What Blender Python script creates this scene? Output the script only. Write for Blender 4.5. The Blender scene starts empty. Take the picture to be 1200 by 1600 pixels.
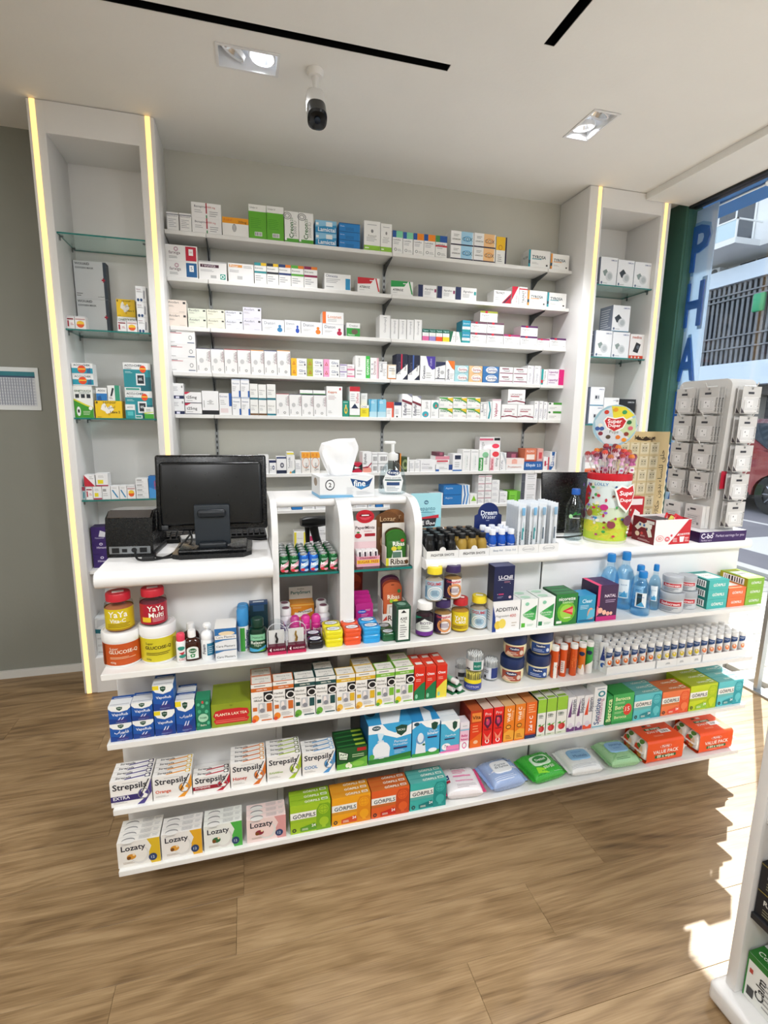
import bpy, bmesh, math, random
from mathutils import Vector, Matrix
random.seed(7)
SC = bpy.context.scene
COL = SC.collection
PI = math.pi

# ------------------------------------------------------------------ camera
FPX = 793.569
_y, _p, _r = math.radians(15.317), math.radians(-10.321), math.radians(0.801)
CF = Vector((math.sin(_y)*math.cos(_p), math.cos(_y)*math.cos(_p), math.sin(_p)))
_R = Vector((math.cos(_y), -math.sin(_y), 0)); _U = _R.cross(CF)
CR = _R*math.cos(_r)+_U*math.sin(_r); CU = _U*math.cos(_r)-_R*math.sin(_r)
CO = Vector((-0.427, -3.089, 1.453))
cam = bpy.data.cameras.new('camera'); camo = bpy.data.objects.new('camera', cam); COL.objects.link(camo)
cam.sensor_fit = 'VERTICAL'; cam.sensor_height = 24; cam.lens = FPX/1600*24; cam.clip_start = .02
camo.matrix_world = Matrix(((CR.x, CU.x, -CF.x, CO.x), (CR.y, CU.y, -CF.y, CO.y), (CR.z, CU.z, -CF.z, CO.z), (0, 0, 0, 1)))
SC.camera = camo

# ------------------------------------------------------------------ world, sun, exposure
SC.view_settings.view_transform = 'Standard'; SC.view_settings.look = 'None'
SC.view_settings.gamma = 1; SC.view_settings.use_curve_mapping = False
SC.view_settings.exposure = 0.30
SC.cycles.transparent_max_bounces = 32
W = bpy.data.worlds.new('sky'); SC.world = W; W.use_nodes = True
nt = W.node_tree
bg = nt.nodes['Background']
sky = nt.nodes.new('ShaderNodeTexSky'); sky.sky_type = 'NISHITA'; sky.sun_disc = False
sky.sun_elevation = math.radians(48.7); sky.sun_rotation = math.atan2(.765, .643)
hz = nt.nodes.new('ShaderNodeHueSaturation'); hz.inputs['Saturation'].default_value = .5          # hazy whitish daylight
nt.links.new(sky.outputs[0], hz.inputs['Color']); nt.links.new(hz.outputs[0], bg.inputs[0]); bg.inputs[1].default_value = 0.56
sky.dust_density = 2.5; sky.ozone_density = .6
SUNV = Vector((.765*math.cos(math.radians(48.7)), .643*math.cos(math.radians(48.7)), math.sin(math.radians(48.7))))
sl = bpy.data.lights.new('sun', 'SUN'); sl.energy = 9.0; sl.angle = math.radians(.5); sl.color = (1, .95, .87)
so = bpy.data.objects.new('sun', sl); COL.objects.link(so); so.rotation_euler = SUNV.to_track_quat('Z', 'Y').to_euler()
so.location = (6, 4, 8)

def area(name, loc, sx, sy, power, col=(1, 1, 1), rot=(0, 0, 0)):
    l = bpy.data.lights.new(name, 'AREA'); l.shape = 'RECTANGLE'; l.size = sx; l.size_y = sy; l.energy = power; l.color = col
    o = bpy.data.objects.new(name, l); COL.objects.link(o); o.location = loc; o.rotation_euler = rot
    return o
# the shop's own ceiling light panels (fixtures built further down)
PANELS = [(-2.4, -2.2), (-1.0, -3.9), (.9, -3.6), (-2.6, -4.3)]
for i, (px, py) in enumerate(PANELS):
    area('ceiling_lamp', (px, py, 2.775), .56, .56, (14, 34, 46, 12)[i], (.96, .98, 1))

# ------------------------------------------------------------------ projection helpers (pixel of the photograph <-> point on a real surface)
def at(u, v, ax, val):
    d = CF+CR*((u-600)/FPX)-CU*((v-800)/FPX)
    i = 'xyz'.index(ax); t = (val-CO[i])/d[i]
    return CO+d*t
def pr(x, y, z):
    d = Vector((x, y, z))-CO
    c = d.dot(CF)
    return 600+FPX*d.dot(CR)/c, 800-FPX*d.dot(CU)/c
def fx(px, Y, z):
    x = 0.
    for _ in range(5):
        x = at(px, pr(x, Y, z)[1], 'y', Y).x
    return x
def mpp(P): return (Vector(P)-CO).dot(CF)/FPX   # metres per pixel

# ------------------------------------------------------------------ materials
def lin(h):
    h = h.lstrip('#')
    if len(h) == 3: h = ''.join(c*2 for c in h)
    v = [int(h[i:i+2], 16)/255 for i in (0, 2, 4)]
    return [c/12.92 if c <= .04045 else ((c+.055)/1.055)**2.4 for c in v]
_M = {}
def M(h, rough=.5, metal=0., emit=0., coat=0., spec=.4):
    k = (h, rough, metal, emit, coat, spec)
    if k in _M: return _M[k]
    m = bpy.data.materials.new('paint_'+h); m.use_nodes = True
    n = m.node_tree.nodes; b = n['Principled BSDF']; c = lin(h)
    b.inputs['Base Color'].default_value = (*c, 1); b.inputs['Roughness'].default_value = rough
    b.inputs['Metallic'].default_value = metal; b.inputs['Coat Weight'].default_value = coat
    b.inputs['Specular IOR Level'].default_value = spec
    if emit:
        b.inputs['Emission Color'].default_value = (*c, 1); b.inputs['Emission Strength'].default_value = emit
    else:                                                  # faint procedural unevenness of the surface gloss
        t = n.new('ShaderNodeTexNoise'); t.inputs['Scale'].default_value = 35
        r = n.new('ShaderNodeMapRange'); r.inputs[3].default_value = max(.02, rough-.06); r.inputs[4].default_value = rough+.06
        m.node_tree.links.new(t.outputs[0], r.inputs[0]); m.node_tree.links.new(r.outputs[0], b.inputs['Roughness'])
    _M[k] = m
    return m
def clear(name, tint, refl=1.0, rough=.02, ior=1.45):
    """clear sheet: straight-through transparency with a Fresnel reflection"""
    k = ('clear', name)
    if k in _M: return _M[k]
    m = bpy.data.materials.new(name); m.use_nodes = True; t = m.node_tree; t.nodes.clear()
    o = t.nodes.new('ShaderNodeOutputMaterial'); mx = t.nodes.new('ShaderNodeMixShader')
    a = t.nodes.new('ShaderNodeBsdfTransparent'); a.inputs[0].default_value = (*tint, 1)
    g = t.nodes.new('ShaderNodeBsdfGlossy'); g.inputs['Roughness'].default_value = rough
    f = t.nodes.new('ShaderNodeLayerWeight'); f.inputs[0].default_value = .5          # Schlick reflection, the same from both sides
    pw = t.nodes.new('ShaderNodeMath'); pw.operation = 'POWER'; pw.inputs[1].default_value = 5
    ml = t.nodes.new('ShaderNodeMath'); ml.operation = 'MULTIPLY_ADD'; ml.inputs[1].default_value = .9*refl; ml.inputs[2].default_value = .035*refl; ml.use_clamp = True
    t.links.new(f.outputs['Facing'], pw.inputs[0]); t.links.new(pw.outputs[0], ml.inputs[0]); t.links.new(ml.outputs[0], mx.inputs[0])
    t.links.new(a.outputs[0], mx.inputs[1]); t.links.new(g.outputs[0], mx.inputs[2]); t.links.new(mx.outputs[0], o.inputs[0])
    _M[k] = m
    return m
GLASS = clear('window_glass', (.97, .985, .98))
SHELFGLASS = clear('shelf_glass', (.86, .95, .93))
CLEAR = clear('clear_plastic', (.93, .95, .96), 1.0, .05)
BLUEPET = clear('blue_bottle_plastic', (.84, .93, .98), 1.2, .04)
PET = clear('bottle_plastic', (.90, .94, .95), 1.2, .04)
CREAMPET = clear('jar_plastic', (.86, .84, .82), 1.0, .05)
WHITE = M('efeeec', .45); 

# ------------------------------------------------------------------ text
_T = {}
ARF = None
def text_geo(s, bold=False):
    k = (s, bold)
    if k in _T: return _T[k]
    c = bpy.data.curves.new('t', 'FONT'); c.body = s; c.size = 1; c.resolution_u = 2
    if bold: c.offset = .018
    o = bpy.data.objects.new('t', c); COL.objects.link(o)
    dg = bpy.context.evaluated_depsgraph_get(); me = o.evaluated_get(dg).to_mesh()
    v = [(p.co.x, p.co.y) for p in me.vertices]; f = [tuple(p.vertices) for p in me.polygons]
    # make every face look along +z
    g = []
    for q in f:
        a, b, cc = (v[q[0]], v[q[1]], v[q[2]])
        g.append(q if (b[0]-a[0])*(cc[1]-a[1])-(b[1]-a[1])*(cc[0]-a[0]) > 0 else q[::-1])
    o.evaluated_get(dg).to_mesh_clear(); bpy.data.objects.remove(o); bpy.data.curves.remove(c)
    if not v: v = [(0, 0), (1, 0), (1, 1)]; g = []
    x0 = min(p[0] for p in v); x1 = max(p[0] for p in v); y0 = min(p[1] for p in v); y1 = max(p[1] for p in v)
    w = max(x1-x0, 1e-4)
    r = ([((p[0]-x0)/w, (p[1]-(y0+y1)/2)/w) for p in v], g, (y1-y0)/w)
    _T[k] = r
    return r

# ------------------------------------------------------------------ mesh builder
class MB:
    def __init__(s): s.v = []; s.f = []; s.m = []; s.mats = []; s.sm = []
    def mi(s, m):
        if isinstance(m, str): m = M(m)
        if m not in s.mats: s.mats.append(m)
        return s.mats.index(m)
    def add(s, vs, fs, m, smooth=False):
        o = len(s.v); i = s.mi(m); s.v += [tuple(p) for p in vs]
        for f in fs: s.f.append(tuple(q+o for q in f)); s.m.append(i); s.sm.append(smooth)
        return s
    def box(s, x0, x1, y0, y1, z0, z1, m, fm=None):
        vs = [(x0, y0, z0), (x1, y0, z0), (x1, y1, z0), (x0, y1, z0), (x0, y0, z1), (x1, y0, z1), (x1, y1, z1), (x0, y1, z1)]
        fs = {'B': (0, 3, 2, 1), 'T': (4, 5, 6, 7), 'F': (0, 1, 5, 4), 'R': (1, 2, 6, 5), 'K': (2, 3, 7, 6), 'L': (3, 0, 4, 7)}
        o = len(s.v); s.v += vs
        for k, f in fs.items():
            s.f.append(tuple(q+o for q in f)); s.m.append(s.mi((fm or {}).get(k, m))); s.sm.append(False)
        return s
    def rbox(s, x0, x1, y0, y1, z0, z1, m, r=.004, seg=2):
        """box with rounded edges"""
        bm = bmesh.new(); bmesh.ops.create_cube(bm, size=1)
        for p in bm.verts: p.co = ((x0+x1)/2+p.co.x*(x1-x0), (y0+y1)/2+p.co.y*(y1-y0), (z0+z1)/2+p.co.z*(z1-z0))
        bmesh.ops.bevel(bm, geom=bm.edges[:], offset=r, segments=seg, profile=.5, affect='EDGES')
        bm.verts.index_update()
        s.add([p.co[:] for p in bm.verts], [tuple(q.index for q in f.verts) for f in bm.faces], m, True); bm.free()
        return s
    def lathe(s, prof, m, n=28, c=(0, 0, 0), axis='z', cap=True, smooth=True, tf=None, sq=None):
        vs = []
        for r, z in prof:
            for i in range(n):
                a = 2*PI*i/n; ca, sa = math.cos(a), math.sin(a)
                if sq:                                   # superellipse section
                    ca = math.copysign(abs(ca)**sq[0], ca)*sq[1]; sa = math.copysign(abs(sa)**sq[0], sa)*sq[2]
                p = (r*ca, r*sa, z)
                if axis == 'x': p = (p[2], p[0], p[1])
                if axis == 'y': p = (p[0], p[2], p[1])
                if tf: p = tf @ Vector(p)
                vs.append((p[0]+c[0], p[1]+c[1], p[2]+c[2]))
        fs = []
        for j in range(len(prof)-1):
            for i in range(n):
                k = (i+1) % n
                q = (j*n+i, j*n+k, (j+1)*n+k, (j+1)*n+i)
                fs.append(q if axis != 'y' else q[::-1])
        if cap:
            if prof[0][0] > 1e-5: fs.append(tuple(range(n))[::-1] if axis != 'y' else tuple(range(n)))
            if prof[-1][0] > 1e-5:
                b = (len(prof)-1)*n; t = tuple(range(b, b+n)); fs.append(t if axis != 'y' else t[::-1])
        return s.add(vs, fs, m, smooth)
    def tube(s, pts, r, m, n=8, caps=True):
        pts = [Vector(p) for p in pts]; vs = []; up = None
        for i, p in enumerate(pts):
            t = (pts[min(i+1, len(pts)-1)]-pts[max(i-1, 0)]).normalized()
            if up is None: up = t.orthogonal().normalized()
            up = (up-t*up.dot(t)).normalized(); b = t.cross(up)
            rr = r[i] if isinstance(r, (list, tuple)) else r
            for k in range(n):
                a = 2*PI*k/n; q = p+(up*math.cos(a)+b*math.sin(a))*rr; vs.append(q[:])
        fs = [(j*n+i, j*n+(i+1) % n, (j+1)*n+(i+1) % n, (j+1)*n+i) for j in range(len(pts)-1) for i in range(n)]
        if caps: fs += [tuple(range(n))[::-1], tuple(range((len(pts)-1)*n, len(pts)*n))]
        return s.add(vs, fs, m, True)
    def prism(s, poly, ax, d0, d1, m, smooth=False, side=None):
        """poly: 2-D outline (counter-clockwise) pushed along ax; (x,z) for y, (y,z) for x, (x,y) for z"""
        def P(a, b, d): return {'x': (d, a, b), 'y': (a, d, b), 'z': (a, b, d)}[ax]
        n = len(poly); vs = [P(a, b, d0) for a, b in poly]+[P(a, b, d1) for a, b in poly]
        ff = [tuple(range(n)), tuple(range(n, 2*n))[::-1]]; sf = [(i, i+n, (i+1) % n+n, (i+1) % n) for i in range(n)]
        if ax != 'y': ff = [f[::-1] for f in ff]; sf = [f[::-1] for f in sf]
        s.add(vs, ff, m); o = len(s.v)-2*n; i = s.mi(side or m)
        for f in sf: s.f.append(tuple(q+o for q in f)); s.m.append(i); s.sm.append(smooth)
        return s
    def mesh(s, name, angle=40):
        me = bpy.data.meshes.new(name); me.from_pydata(s.v, [], s.f)
        for m in s.mats: me.materials.append(m)
        me.polygons.foreach_set('material_index', s.m); me.polygons.foreach_set('use_smooth', s.sm)
        me.update()
        if any(s.sm): me.set_sharp_from_angle(angle=math.radians(angle))
        return me
    # ---- flat print: little shapes laid on a face through a mapping f(u, v, lift) -> point
    def print_on(s, spec, fmap, aspect, lift=.0003, step=.00012):
        """spec: list of op strings; aspect = face width / height"""
        lv = lift
        for op in spec:
            a = op.split(); k = a[0]; lv += step
            q = (lambda u, v, l=lv: fmap(u, v, l))
            if k == 'r':
                x0, y0, x1, y1 = map(float, a[1:5]); s.grid(x0, y0, x1, y1, q, a[5])
            elif k in ('t', 't+', 'v', 'v+'):
                g, fs, h = text_geo(a[1].replace('_', ' '), k[-1] == '+')
                x0, x1, yc = map(float, a[2:5])
                if k[0] == 't': w = x1-x0; vs = [q(x0+x*w, yc+y*w*aspect) for x, y in g]
                else: w = x1-x0; vs = [q(yc-y*w/aspect, x0+x*w) for x, y in g]   # x0..x1 run up the face, yc = centre u
                s.add(vs, fs, a[5])
            elif k == 'e':
                cx, cy, rx, ry = map(float, a[1:5]); n = 14; vs = [q(cx, cy)]
                for rr in (.5, 1):
                    vs += [q(cx+rx*rr*math.cos(2*PI*i/n), cy+ry*rr*math.sin(2*PI*i/n)) for i in range(n)]
                fs = [(0, 1+i, 1+(i+1) % n) for i in range(n)]+[(1+i, 1+n+i, 1+n+(i+1) % n, 1+(i+1) % n) for i in range(n)]
                s.add(vs, fs, a[5])
            elif k == 'o':                                   # ring: cx cy rx ry inner-fraction
                cx, cy, rx, ry, f = map(float, a[1:6]); n = 16; vs = []
                for rr in (f, 1): vs += [q(cx+rx*rr*math.cos(2*PI*i/n), cy+ry*rr*math.sin(2*PI*i/n)) for i in range(n)]
                s.add(vs, [(i, n+i, n+(i+1) % n, (i+1) % n) for i in range(n)], a[6])
            elif k == 'p':
                c = list(map(float, a[1:-1])); pts = list(zip(c[::2], c[1::2]))
                ar = sum(pts[i-1][0]*pts[i][1]-pts[i][0]*pts[i-1][1] for i in range(len(pts)))
                if ar < 0: pts = pts[::-1]
                sg = getattr(s, 'seg', 1); u0 = min(p[0] for p in pts); u1 = max(p[0] for p in pts); nb = max(1, math.ceil((u1-u0)*sg))
                for b in range(nb):                          # cut into upright strips so that the print follows a curved face
                    pp = pts
                    if nb > 1:
                        for lim, sgn in ((u0+(u1-u0)*b/nb, 1), (u0+(u1-u0)*(b+1)/nb, -1)):
                            o = []
                            for (ax, ay), (bx, by) in zip(pp, pp[1:]+pp[:1]):
                                ia, ib = sgn*(ax-lim) >= 0, sgn*(bx-lim) >= 0
                                if ia: o.append((ax, ay))
                                if ia != ib: t = (lim-ax)/(bx-ax); o.append((lim, ay+t*(by-ay)))
                            pp = o
                            if len(pp) < 3: break
                    if len(pp) > 2: s.add([q(*p) for p in pp], [tuple(range(len(pp)))], a[-1])
            elif k == 'l':                                   # n bars of small print
                x0, x1, y0, y1 = map(float, a[1:5]); n = int(a[5]); rr = random.Random(op)
                for i in range(n):
                    yy = y1-(y1-y0)*(i+.3)/n; e = x0+(x1-x0)*(.6+.4*rr.random())
                    s.grid(x0, yy-(y1-y0)/n*.36, e, yy, q, a[6])
            elif k == 'b':                                   # barcode
                x0, x1, y0, y1 = map(float, a[1:5]); s.grid(x0, y0, x1, y1, q, 'fff'); q2 = (lambda u, v: fmap(u, v, lv+step))
                rr = random.Random(op); x = x0+(x1-x0)*.08
                while x < x1-(x1-x0)*.1:
                    w = (x1-x0)*rr.choice((.03, .05, .08)); s.grid(x, y0+(y1-y0)*.1, x+w, y1-(y1-y0)*.1, q2, '222'); x += w+(x1-x0)*.06
        return s
    def grid(s, x0, y0, x1, y1, q, m):
        n = max(1, int(math.ceil((x1-x0)*getattr(s, 'seg', 1))))
        vs = [q(x0+(x1-x0)*i/n, y) for i in range(n+1) for y in (y0, y1)]
        s.add(vs, [(2*i, 2*i+2, 2*i+3, 2*i+1) for i in range(n)], m)

def facemap(w, h, d, F):
    return {'F': lambda u, v, e: (-w/2+u*w, -e, v*h), 'L': lambda u, v, e: (-w/2-e, d*(1-u), v*h), 'R': lambda u, v, e: (w/2+e, u*d, v*h),
            'T': lambda u, v, e: (-w/2+u*w, v*d, h+e), 'K': lambda u, v, e: (w/2-u*w, d+e, v*h)}[F]
def cylmap(r, z0, h, a=PI*.5):
    """front of a cylinder, u 0..1 over the angle +-a around -y"""
    return lambda u, v, e: ((r+e)*math.sin((u*2-1)*a), -(r+e)*math.cos((u*2-1)*a), z0+v*h)

STY = {}      # carton prints: 'colour|op;op;op' ; ops may start with T: L: R: for the other faces; side= top= colours
_C = {}
def carton_mesh(style, w, h, d, gloss=.45):
    key = (style, round(w, 3), round(h, 3), round(d, 3))
    if key in _C: return _C[key]
    base, _, ops = STY.get(style, style).partition('|')
    bits = base.split(); c = bits[0]; kv = dict(b.split('=') for b in bits[1:])
    mb = MB(); fm = {'L': M(kv.get('side', c), gloss), 'R': M(kv.get('side', c), gloss), 'T': M(kv.get('top', c), gloss), 'B': M(kv.get('top', c), gloss)}
    mb.box(-w/2, w/2, 0, d, 0, h, M(c, gloss), fm)
    # closing flap line along the top back edge
    per = {}
    for op in ops.split(';'):
        op = op.strip()
        if not op: continue
        F = 'F'
        if op[1] == ':': F = op[0]; op = op[2:]
        per.setdefault(F, []).append(op)
    for F, o in per.items():
        asp = {'F': w/h, 'L': d/h, 'R': d/h, 'T': w/d, 'K': w/h}[F]
        mb.print_on(o, facemap(w, h, d, F), asp)
    me = mb.mesh('carton_'+style.split('|')[0][:12]); _C[key] = me
    return me

# ------------------------------------------------------------------ objects
USED = {}
def link(o): COL.objects.link(o); return o
def tagit(o, label=None, cat=None, group=None, kind=None):
    if label:
        if not group and label in USED: print('DUPLABEL', label)
        USED[label] = 1
        n = len(label.split())
        if n > 16 or n < 4: print('LABELLEN', n, label)
        o['label'] = label
    if cat: o['category'] = cat
    if group: o['group'] = group
    if kind: o['kind'] = kind
    return o
def ob(name, mesh, parent=None, loc=(0, 0, 0), rz=0, label=None, cat=None, group=None, kind=None):
    if isinstance(mesh, MB): mesh = mesh.mesh(name)
    o = link(bpy.data.objects.new(name, mesh)); o.location = loc; o.rotation_euler = (0, 0, rz)
    if parent: o.parent = parent
    return tagit(o, label, cat, group, kind)
def empty(name, loc, label, cat, group=None, rz=0):
    o = link(bpy.data.objects.new(name, None)); o.empty_display_size = .05; o.location = loc; o.rotation_euler = (0, 0, rz)
    return tagit(o, label, cat, group)
def struct(name, mb, parent=None):
    o = ob(name, mb, parent)
    if not parent: o['kind'] = 'structure'
    return o
def inst(proto, name, label, cat, group, loc, rz=0):
    """proto: list of (part name, mesh, index of parent part or None, label)"""
    if len(proto) == 1: return ob(name, proto[0][1], None, loc, rz, label, cat, group)
    r = empty(name, loc, label, cat, group, rz); made = []
    for p in proto:
        o = ob(p[0], p[1], made[p[2]] if p[2] is not None else r)
        if len(p) > 3 and p[3]: o['label'] = p[3]
        made.append(o)
    return r
ORD = ['first', 'second', 'third', 'fourth', 'fifth', 'sixth', 'seventh', 'eighth', 'ninth', 'tenth', 'eleventh', 'twelfth', 'thirteenth', 'fourteenth',
       'fifteenth', 'sixteenth', 'seventeenth', 'eighteenth', 'nineteenth', 'twentieth', 'twenty-first', 'twenty-second', 'twenty-third', 'twenty-fourth',
       'twenty-fifth', 'twenty-sixth', 'twenty-seventh', 'twenty-eighth', 'twenty-ninth', 'thirtieth', 'thirty-first', 'thirty-second', 'thirty-third', 'thirty-fourth']
STK = {1: [''], 2: ['lower', 'upper'], 3: ['bottom', 'middle', 'top'], 4: ['bottom', 'second up', 'third up', 'topmost']}
BACK = ['front', 'second back', 'third back', 'fourth back', 'fifth back']
def row(where, group, Y, z, items, dep=.09, name='medicine_carton', gap=.0006, cat='medicine box', xlim=None):
    """a row of cartons; item = (xl, xr, h, style, words, stack n=1, options)"""
    total = sum(1 for it in items if not (len(it) > 6 and (it[6].get('same') or it[6].get('on'))))
    col = 0; tops = []
    for it in items:
        xl, xr, h, st, words = it[:5]; n = it[5] if len(it) > 5 else 1; kw = it[6] if len(it) > 6 else {}
        yy = Y+kw.get('dy', 0); on = kw.get('on', 0)
        zz = max(tops[-on[0]:len(tops)-on[1]] if isinstance(on, tuple) else tops[-on:])+.0002 if on else z+kw.get('dz', 0)
        if not on: col += 1
        x0, x1 = fx(xl, yy, zz)+gap, fx(xr, yy, zz)-gap
        if xlim: x0 = max(x0, xlim[0]+.0015); x1 = min(x1, xlim[1]-.0015)
        xm = (x0+x1)/2; u, v = pr(xm, yy, zz); hh = at(u, v-h, 'y', yy).z-zz
        d = kw.get('dep', dep); nd = kw.get('deep', 1)
        sts = st if isinstance(st, list) else [st]*n
        side = '%s from left' % ORD[col-1] if col <= (total+1)//2 else ('%s from right' % ORD[total-col] if total-col else 'last on the right')
        for k in range(n):
            for j in range(nd):
                if kw.get('skip') and (k, j) in kw['skip']: continue
                pos = STK[n][k] if n > 1 else kw.get('pos', '')
                if nd > 1: pos = (pos+' ' if pos else '')+BACK[j]
                lab = '%s, %s%s on %s' % (words, pos+', ' if pos else '', side, where)
                if on: lab = '%s, %s%s on %s' % (words, STK[n][k]+', ' if n > 1 else '', 'near '+side if side.split()[0] in ORD else side, where)
                ob(kw.get('name', name), carton_mesh(sts[k], x1-x0, hh-.0004, d), None, (xm, yy+j*(d+.0008), zz+.0003+k*(hh+.0002)), kw.get('rz', 0), lab, kw.get('cat', cat), group)
        tops.append(zz+.0003+n*(hh+.0002))

def relax(cs, ylo=-1.657, yhi=-1.513, gap=.0015):
    """cs: list of [centre, radius]; nudges standing round things apart within the shelf depth"""
    for _ in range(80):
        for i in range(len(cs)):
            for j in range(i):
                a, b = cs[i], cs[j]; d = a[0]-b[0]; d.z = 0; n = a[1]+b[1]+gap
                if d.length < n:
                    p = d.normalized()*(n-d.length)/2; a[0] += p; b[0] -= p
        for c in cs: c[0].y = min(max(c[0].y, ylo+c[1]), yhi-c[1])
# ------------------------------------------------------------------ room shell
H = 2.8
def noise_paint(name, h, rough=.6, amt=.04, bump=.02, scale=60):
    m = bpy.data.materials.new(name); m.use_nodes = True; t = m.node_tree; b = t.nodes['Principled BSDF']; c = lin(h)
    tc = t.nodes.new('ShaderNodeTexCoord'); n = t.nodes.new('ShaderNodeTexNoise'); n.inputs['Scale'].default_value = 3; n.inputs['Detail'].default_value = 6
    r = t.nodes.new('ShaderNodeMix'); r.data_type = 'RGBA'
    r.inputs[6].default_value = (*[x*(1-amt) for x in c], 1); r.inputs[7].default_value = (*[min(1, x*(1+amt)) for x in c], 1)
    n2 = t.nodes.new('ShaderNodeTexNoise'); n2.inputs['Scale'].default_value = scale; bp = t.nodes.new('ShaderNodeBump'); bp.inputs['Strength'].default_value = bump*10; bp.inputs['Distance'].default_value = .002
    t.links.new(tc.outputs['Object'], n.inputs[0]); t.links.new(tc.outputs['Object'], n2.inputs[0]); t.links.new(n.outputs[0], r.inputs[0]); t.links.new(r.outputs[2], b.inputs['Base Color'])
    t.links.new(n2.outputs[0], bp.inputs['Height']); t.links.new(bp.outputs[0], b.inputs['Normal'])
    b.inputs['Roughness'].default_value = rough; b.inputs['Specular IOR Level'].default_value = .3
    return m
WALLP = noise_paint('wall_paint', 'cac9c0'); GREYP = noise_paint('grey_wall_paint', '8e8f87'); CEILP = noise_paint('ceiling_paint', 'efefec', .8)
LACQ = noise_paint('white_lacquer', 'ecebea', .28, .01, .002, 15)
BOARD = noise_paint('shelf_board', 'e9e8e5', .38, .015, .003, 25)

struct('wall_back', MB().box(-.8, 2.32, 0, .12, 0, H+.15, WALLP))
struct('wall_left', MB().box(-3.72, -3.6, -5.3, .12, 0, H+.15, WALLP))
struct('wall_rear', MB().box(-3.72, 2.32, -5.42, -5.3, 0, H+.15, WALLP))
struct('wall_grey', MB().box(-3.6, -.8, 0, .12, 0, H+.15, GREYP))
struct('baseboard_left', MB().box(-3.6, -1.292, -.012, 0, 0, .045, M('d9d8d4', .5)))

# ceiling with real openings for the track slots and the recessed lamps
HOLES = [(-1.7, .389, -.997, -.957), (.668, .711, -3.4, -1.192), (-.476, -.256, -.862, -.741), (1.108, 1.22, -.918, -.680)]
def ceiling_mesh():
    xs = sorted({-3.6, 2.25}|{v for h in HOLES for v in h[:2]}); ys = sorted({-5.3, 0.}|{v for h in HOLES for v in h[2:]})
    mb = MB()
    for i in range(len(xs)-1):
        for j in range(len(ys)-1):
            cx, cy = (xs[i]+xs[i+1])/2, (ys[j]+ys[j+1])/2
            if any(h[0] < cx < h[1] and h[2] < cy < h[3] for h in HOLES): continue
            x0, x1, y0, y1 = xs[i], xs[i+1], ys[j], ys[j+1]
            mb.add([(x0, y0, H), (x1, y0, H), (x1, y1, H), (x0, y1, H)], [(0, 3, 2, 1)], CEILP)
    for x0, x1, y0, y1 in HOLES:                         # plaster edges of the openings
        mb.add([(x0, y0, H), (x1, y0, H), (x1, y1, H), (x0, y1, H), (x0, y0, H+.02), (x1, y0, H+.02), (x1, y1, H+.02), (x0, y1, H+.02)],
               [(0, 1, 5, 4), (1, 2, 6, 5), (2, 3, 7, 6), (3, 0, 4, 7)], CEILP)
    mb.box(-3.6, 2.32, -5.3, 0, H+.13, H+.15, CEILP)
    return mb
struct('ceiling', ceiling_mesh())
struct('trim_1', MB().box(1.93, 2.25, -5.3, -.297, H-.038, H-.0005, CEILP))       # dropped band along the shop window

# floor: a sub floor and one object per laminate plank
def wood():
    m = bpy.data.materials.new('oak_laminate'); m.use_nodes = True; t = m.node_tree; N = t.nodes.new; L = t.links.new; b = t.nodes['Principled BSDF']
    tc = N('ShaderNodeTexCoord'); oi = N('ShaderNodeObjectInfo')
    off = N('ShaderNodeVectorMath'); off.operation = 'SCALE'; cb = N('ShaderNodeCombineXYZ')
    L(oi.outputs['Random'], cb.inputs[0]); L(oi.outputs['Random'], cb.inputs[1]); L(cb.outputs[0], off.inputs[0]); off.inputs['Scale'].default_value = 37
    ad = N('ShaderNodeVectorMath'); L(tc.outputs['Object'], ad.inputs[0]); L(off.outputs[0], ad.inputs[1])
    def nz(sc, scale, det, dist=0.):
        mp = N('ShaderNodeMapping'); mp.inputs['Scale'].default_value = sc; L(ad.outputs[0], mp.inputs[0])
        n = N('ShaderNodeTexNoise'); n.inputs['Scale'].default_value = scale; n.inputs['Detail'].default_value = det; n.inputs['Distortion'].default_value = dist; L(mp.outputs[0], n.inputs[0]); return n
    def mad(a, k, c=None):
        m_ = N('ShaderNodeMath'); m_.operation = 'MULTIPLY_ADD'; L(a, m_.inputs[0]); m_.inputs[1].default_value = k
        if c is None: m_.inputs[2].default_value = 0
        elif isinstance(c, float): m_.inputs[2].default_value = c
        else: L(c, m_.inputs[2])
        return m_.outputs[0]
    n1 = nz((.55, 3.2, 1), 1.6, 4, .6)                     # cathedral figure: thin rings of a slow noise
    sn = N('ShaderNodeMath'); sn.operation = 'SINE'; L(mad(n1.outputs[0], 62.), sn.inputs[0])
    n2 = nz((5, 150, 1), 1.6, 5)                           # fine pores
    n3 = nz((.5, 2.2, 1), 2.0, 3)                          # broad tone
    n4 = nz((1.6, 26, 1), 1.5, 4, .4)                      # streaks
    v = mad(sn.outputs[0], .05, mad(n2.outputs[0], .30, mad(n3.outputs[0], .34, mad(n4.outputs[0], .36, mad(oi.outputs['Random'], .07)))))
    cr = N('ShaderNodeValToRGB'); e = cr.color_ramp.elements
    e[0].position = .30; e[0].color = (*lin('513e2b'), 1); e[1].position = .78; e[1].color = (*lin('b49974'), 1)
    k = e.new(.46); k.color = (*lin('836949'), 1); k = e.new(.60); k.color = (*lin('9c815e'), 1)
    L(v, cr.inputs[0]); L(cr.outputs[0], b.inputs['Base Color'])
    bp = N('ShaderNodeBump'); bp.inputs['Strength'].default_value = .25; bp.inputs['Distance'].default_value = .0012; L(n2.outputs[0], bp.inputs['Height']); L(bp.outputs[0], b.inputs['Normal'])
    b.inputs['Roughness'].default_value = .42; b.inputs['Specular IOR Level'].default_value = .35
    return m
OAK = wood()
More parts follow.
